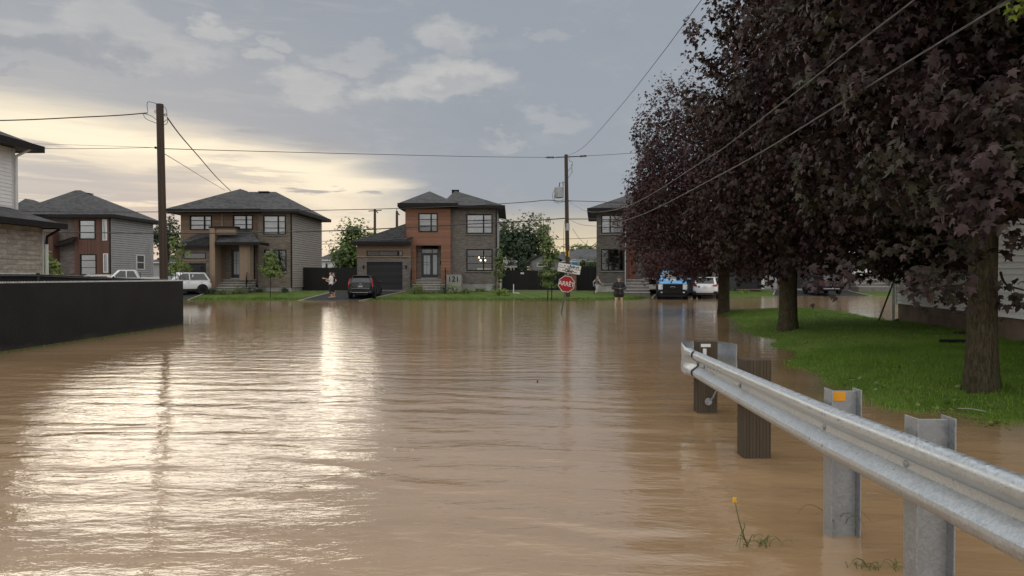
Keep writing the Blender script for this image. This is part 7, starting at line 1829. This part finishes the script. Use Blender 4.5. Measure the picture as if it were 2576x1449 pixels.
# man in white pointing a phone up the street
px_, Y = 833, 49.6
t, Q = person('person in a white tee and black trousers holding out a phone on the drive edge', (X(px_, Y), Y, .155), R(-90), 1.77,
    dict(elR=(-.20, -.24, 1.24), wrR=(-.16, -.50, 1.33), hdR=(.05, -1, .12), pnR=(1, 0, 0), elL=(.20, -.10, 1.10), wrL=(.05, -.30, 1.16), hdL=(-.6, -.7, .1), pnL=(-.5, .6, .2), kneeL=(.09, -.05, .50), ankL=(.09, .03, .09), kneeR=(-.09, .01, .50), ankR=(-.09, .06, .09), look=(.1, -1, .05)),
    M['tee'], M['blackcloth'], M['hair_dark'], None, short_leg=1.55, girth=1.08, group='people out in the flood', beard=M['hair_dark'])
ph = thing('phone', 'phone held out by the person in the white tee', 'phone', t.location); c = Q['wrR'] + Vector((.02, -.12, .05)); ph.rotation_euler = (0, 0, R(-90))
MB(local=True).box(c.x - .006, c.x + .006, c.y - .04, c.y + .04, c.z - .01, c.z + .14).build('case', M['phone'], ph, bevel=.005); MB(local=True).box(c.x - .0075, c.x - .0062, c.y - .034, c.y + .034, c.z, c.z + .13).build('screen', M['carglass'], ph)
# second person half hidden behind him
person('person in dark clothes half hidden behind the person in the white tee', (X(840.5, 50.2), 50.2, .17), R(-70), 1.72, dict(elL=(.36, .10, 1.18), wrL=(.20, -.02, 1.00), hdL=(-.8, -.4, -.2), pnL=(-.3, -.5, -.5), elR=(-.20, -.10, 1.14), wrR=(-.10, -.26, 1.05)), M['blackcloth'], M['blackcloth'], M['hair_dark'], None, short_leg=1.3, group='people out in the flood')
# figure in a black jacket wading
px_, Y = 1557, 39.9
t, Q = person('person in a big black jacket and cap wading bare legged, eyes on a phone', (X(px_, Y), Y, -.20), R(4), 1.80,
    dict(elL=(.34, -.02, 1.15), wrL=(.07, -.27, 1.10), hdL=(-.8, -.5, .1), pnL=(-.2, .3, 1), elR=(-.34, -.02, 1.15), wrR=(-.07, -.27, 1.10), hdR=(.8, -.5, .1), pnR=(.2, .3, 1), kneeL=(.15, -.03, .50), ankL=(.21, .03, .09), kneeR=(-.15, -.03, .50), ankR=(-.20, .03, .09), hipL=(.12, 0, .93), hipR=(-.12, 0, .93), shL=(.205, 0, 1.43), shR=(-.205, 0, 1.43), look=(.08, -1, -.18), head=(0, -.06, 1.66)),
    M['nylon'], M['blackcloth'], M['hair_dark'], None, cap=M['camo'], girth=1.22, jacket=True, long_sleeve=True, short_leg=.30, group='people out in the flood', skin='skin_pale', thick=.030)
ph = thing('phone', 'phone held in both hands by the wading person', 'phone', t.location); ph.rotation_euler = (0, 0, R(4)); c = (Q['wrL'] + Q['wrR']) / 2 + Vector((0, -.09, .015))
MB(local=True).box(c.x - .075, c.x + .075, c.y - .035, c.y + .035, c.z - .005, c.z + .006).build('case', M['phone'], ph, bevel=.004); MB(local=True).box(c.x - .07, c.x + .07, c.y - .03, c.y + .03, c.z + .0062, c.z + .007).build('screen', M['carglass'], ph)
MB(local=True).box(-.006, .006, -.30, -.285, .86, 1.42).build('zip', M['galv_post'], [q for q in t.children if q.name.startswith('jacket')][0])
# woman striding over the lawn, seen from behind
px_, Y = 1501, 55.0
t, Q = person('person in a grey tank top, pale shorts and rubber boots striding over the lawn', (X(px_, Y), Y, .10), R(128), 1.60,
    dict(pel=(0, 0, .95), chest=(0, -.05, 1.30), neck=(0, -.08, 1.47), head=(0, -.12, 1.63), shL=(.16, -.06, 1.42), shR=(-.16, -.06, 1.42), elR=(-.30, -.12, 1.20), wrR=(-.34, -.32, 1.04), hdR=(-.2, -.8, -.4), elL=(.30, .10, 1.20), wrL=(.32, .06, .98), hdL=(0, -.3, -1), kneeL=(.10, -.18, .54), ankL=(.10, -.20, .10), kneeR=(-.10, .10, .52), ankR=(-.10, .36, .18)),
    M['tank'], M['grey_shorts'], M['hair_blond'], M['boot'], jacket='tank', short_leg=.92, girth=1.02, group='people out in the flood', skin='skin_pale', thick=.010)
mb = MB(local=True); capsule(mb, Q['head'] + Vector((0, .10, .03)), .035, Q['head'] + Vector((.02, .16, -.16)), .022); mb.build('ponytail', M['hair_blond'], t, True)
# child behind the window pane
px_, Y = 1552, 57.75
person('small child in a white top looking out of the dark brick house window', (X(px_, Y), Y, Z(683, Y) - .62), 0, 1.10, dict(), M['tee'], M['blackcloth'], M['hair_dark'], None, short_leg=1.5, group='people indoors')
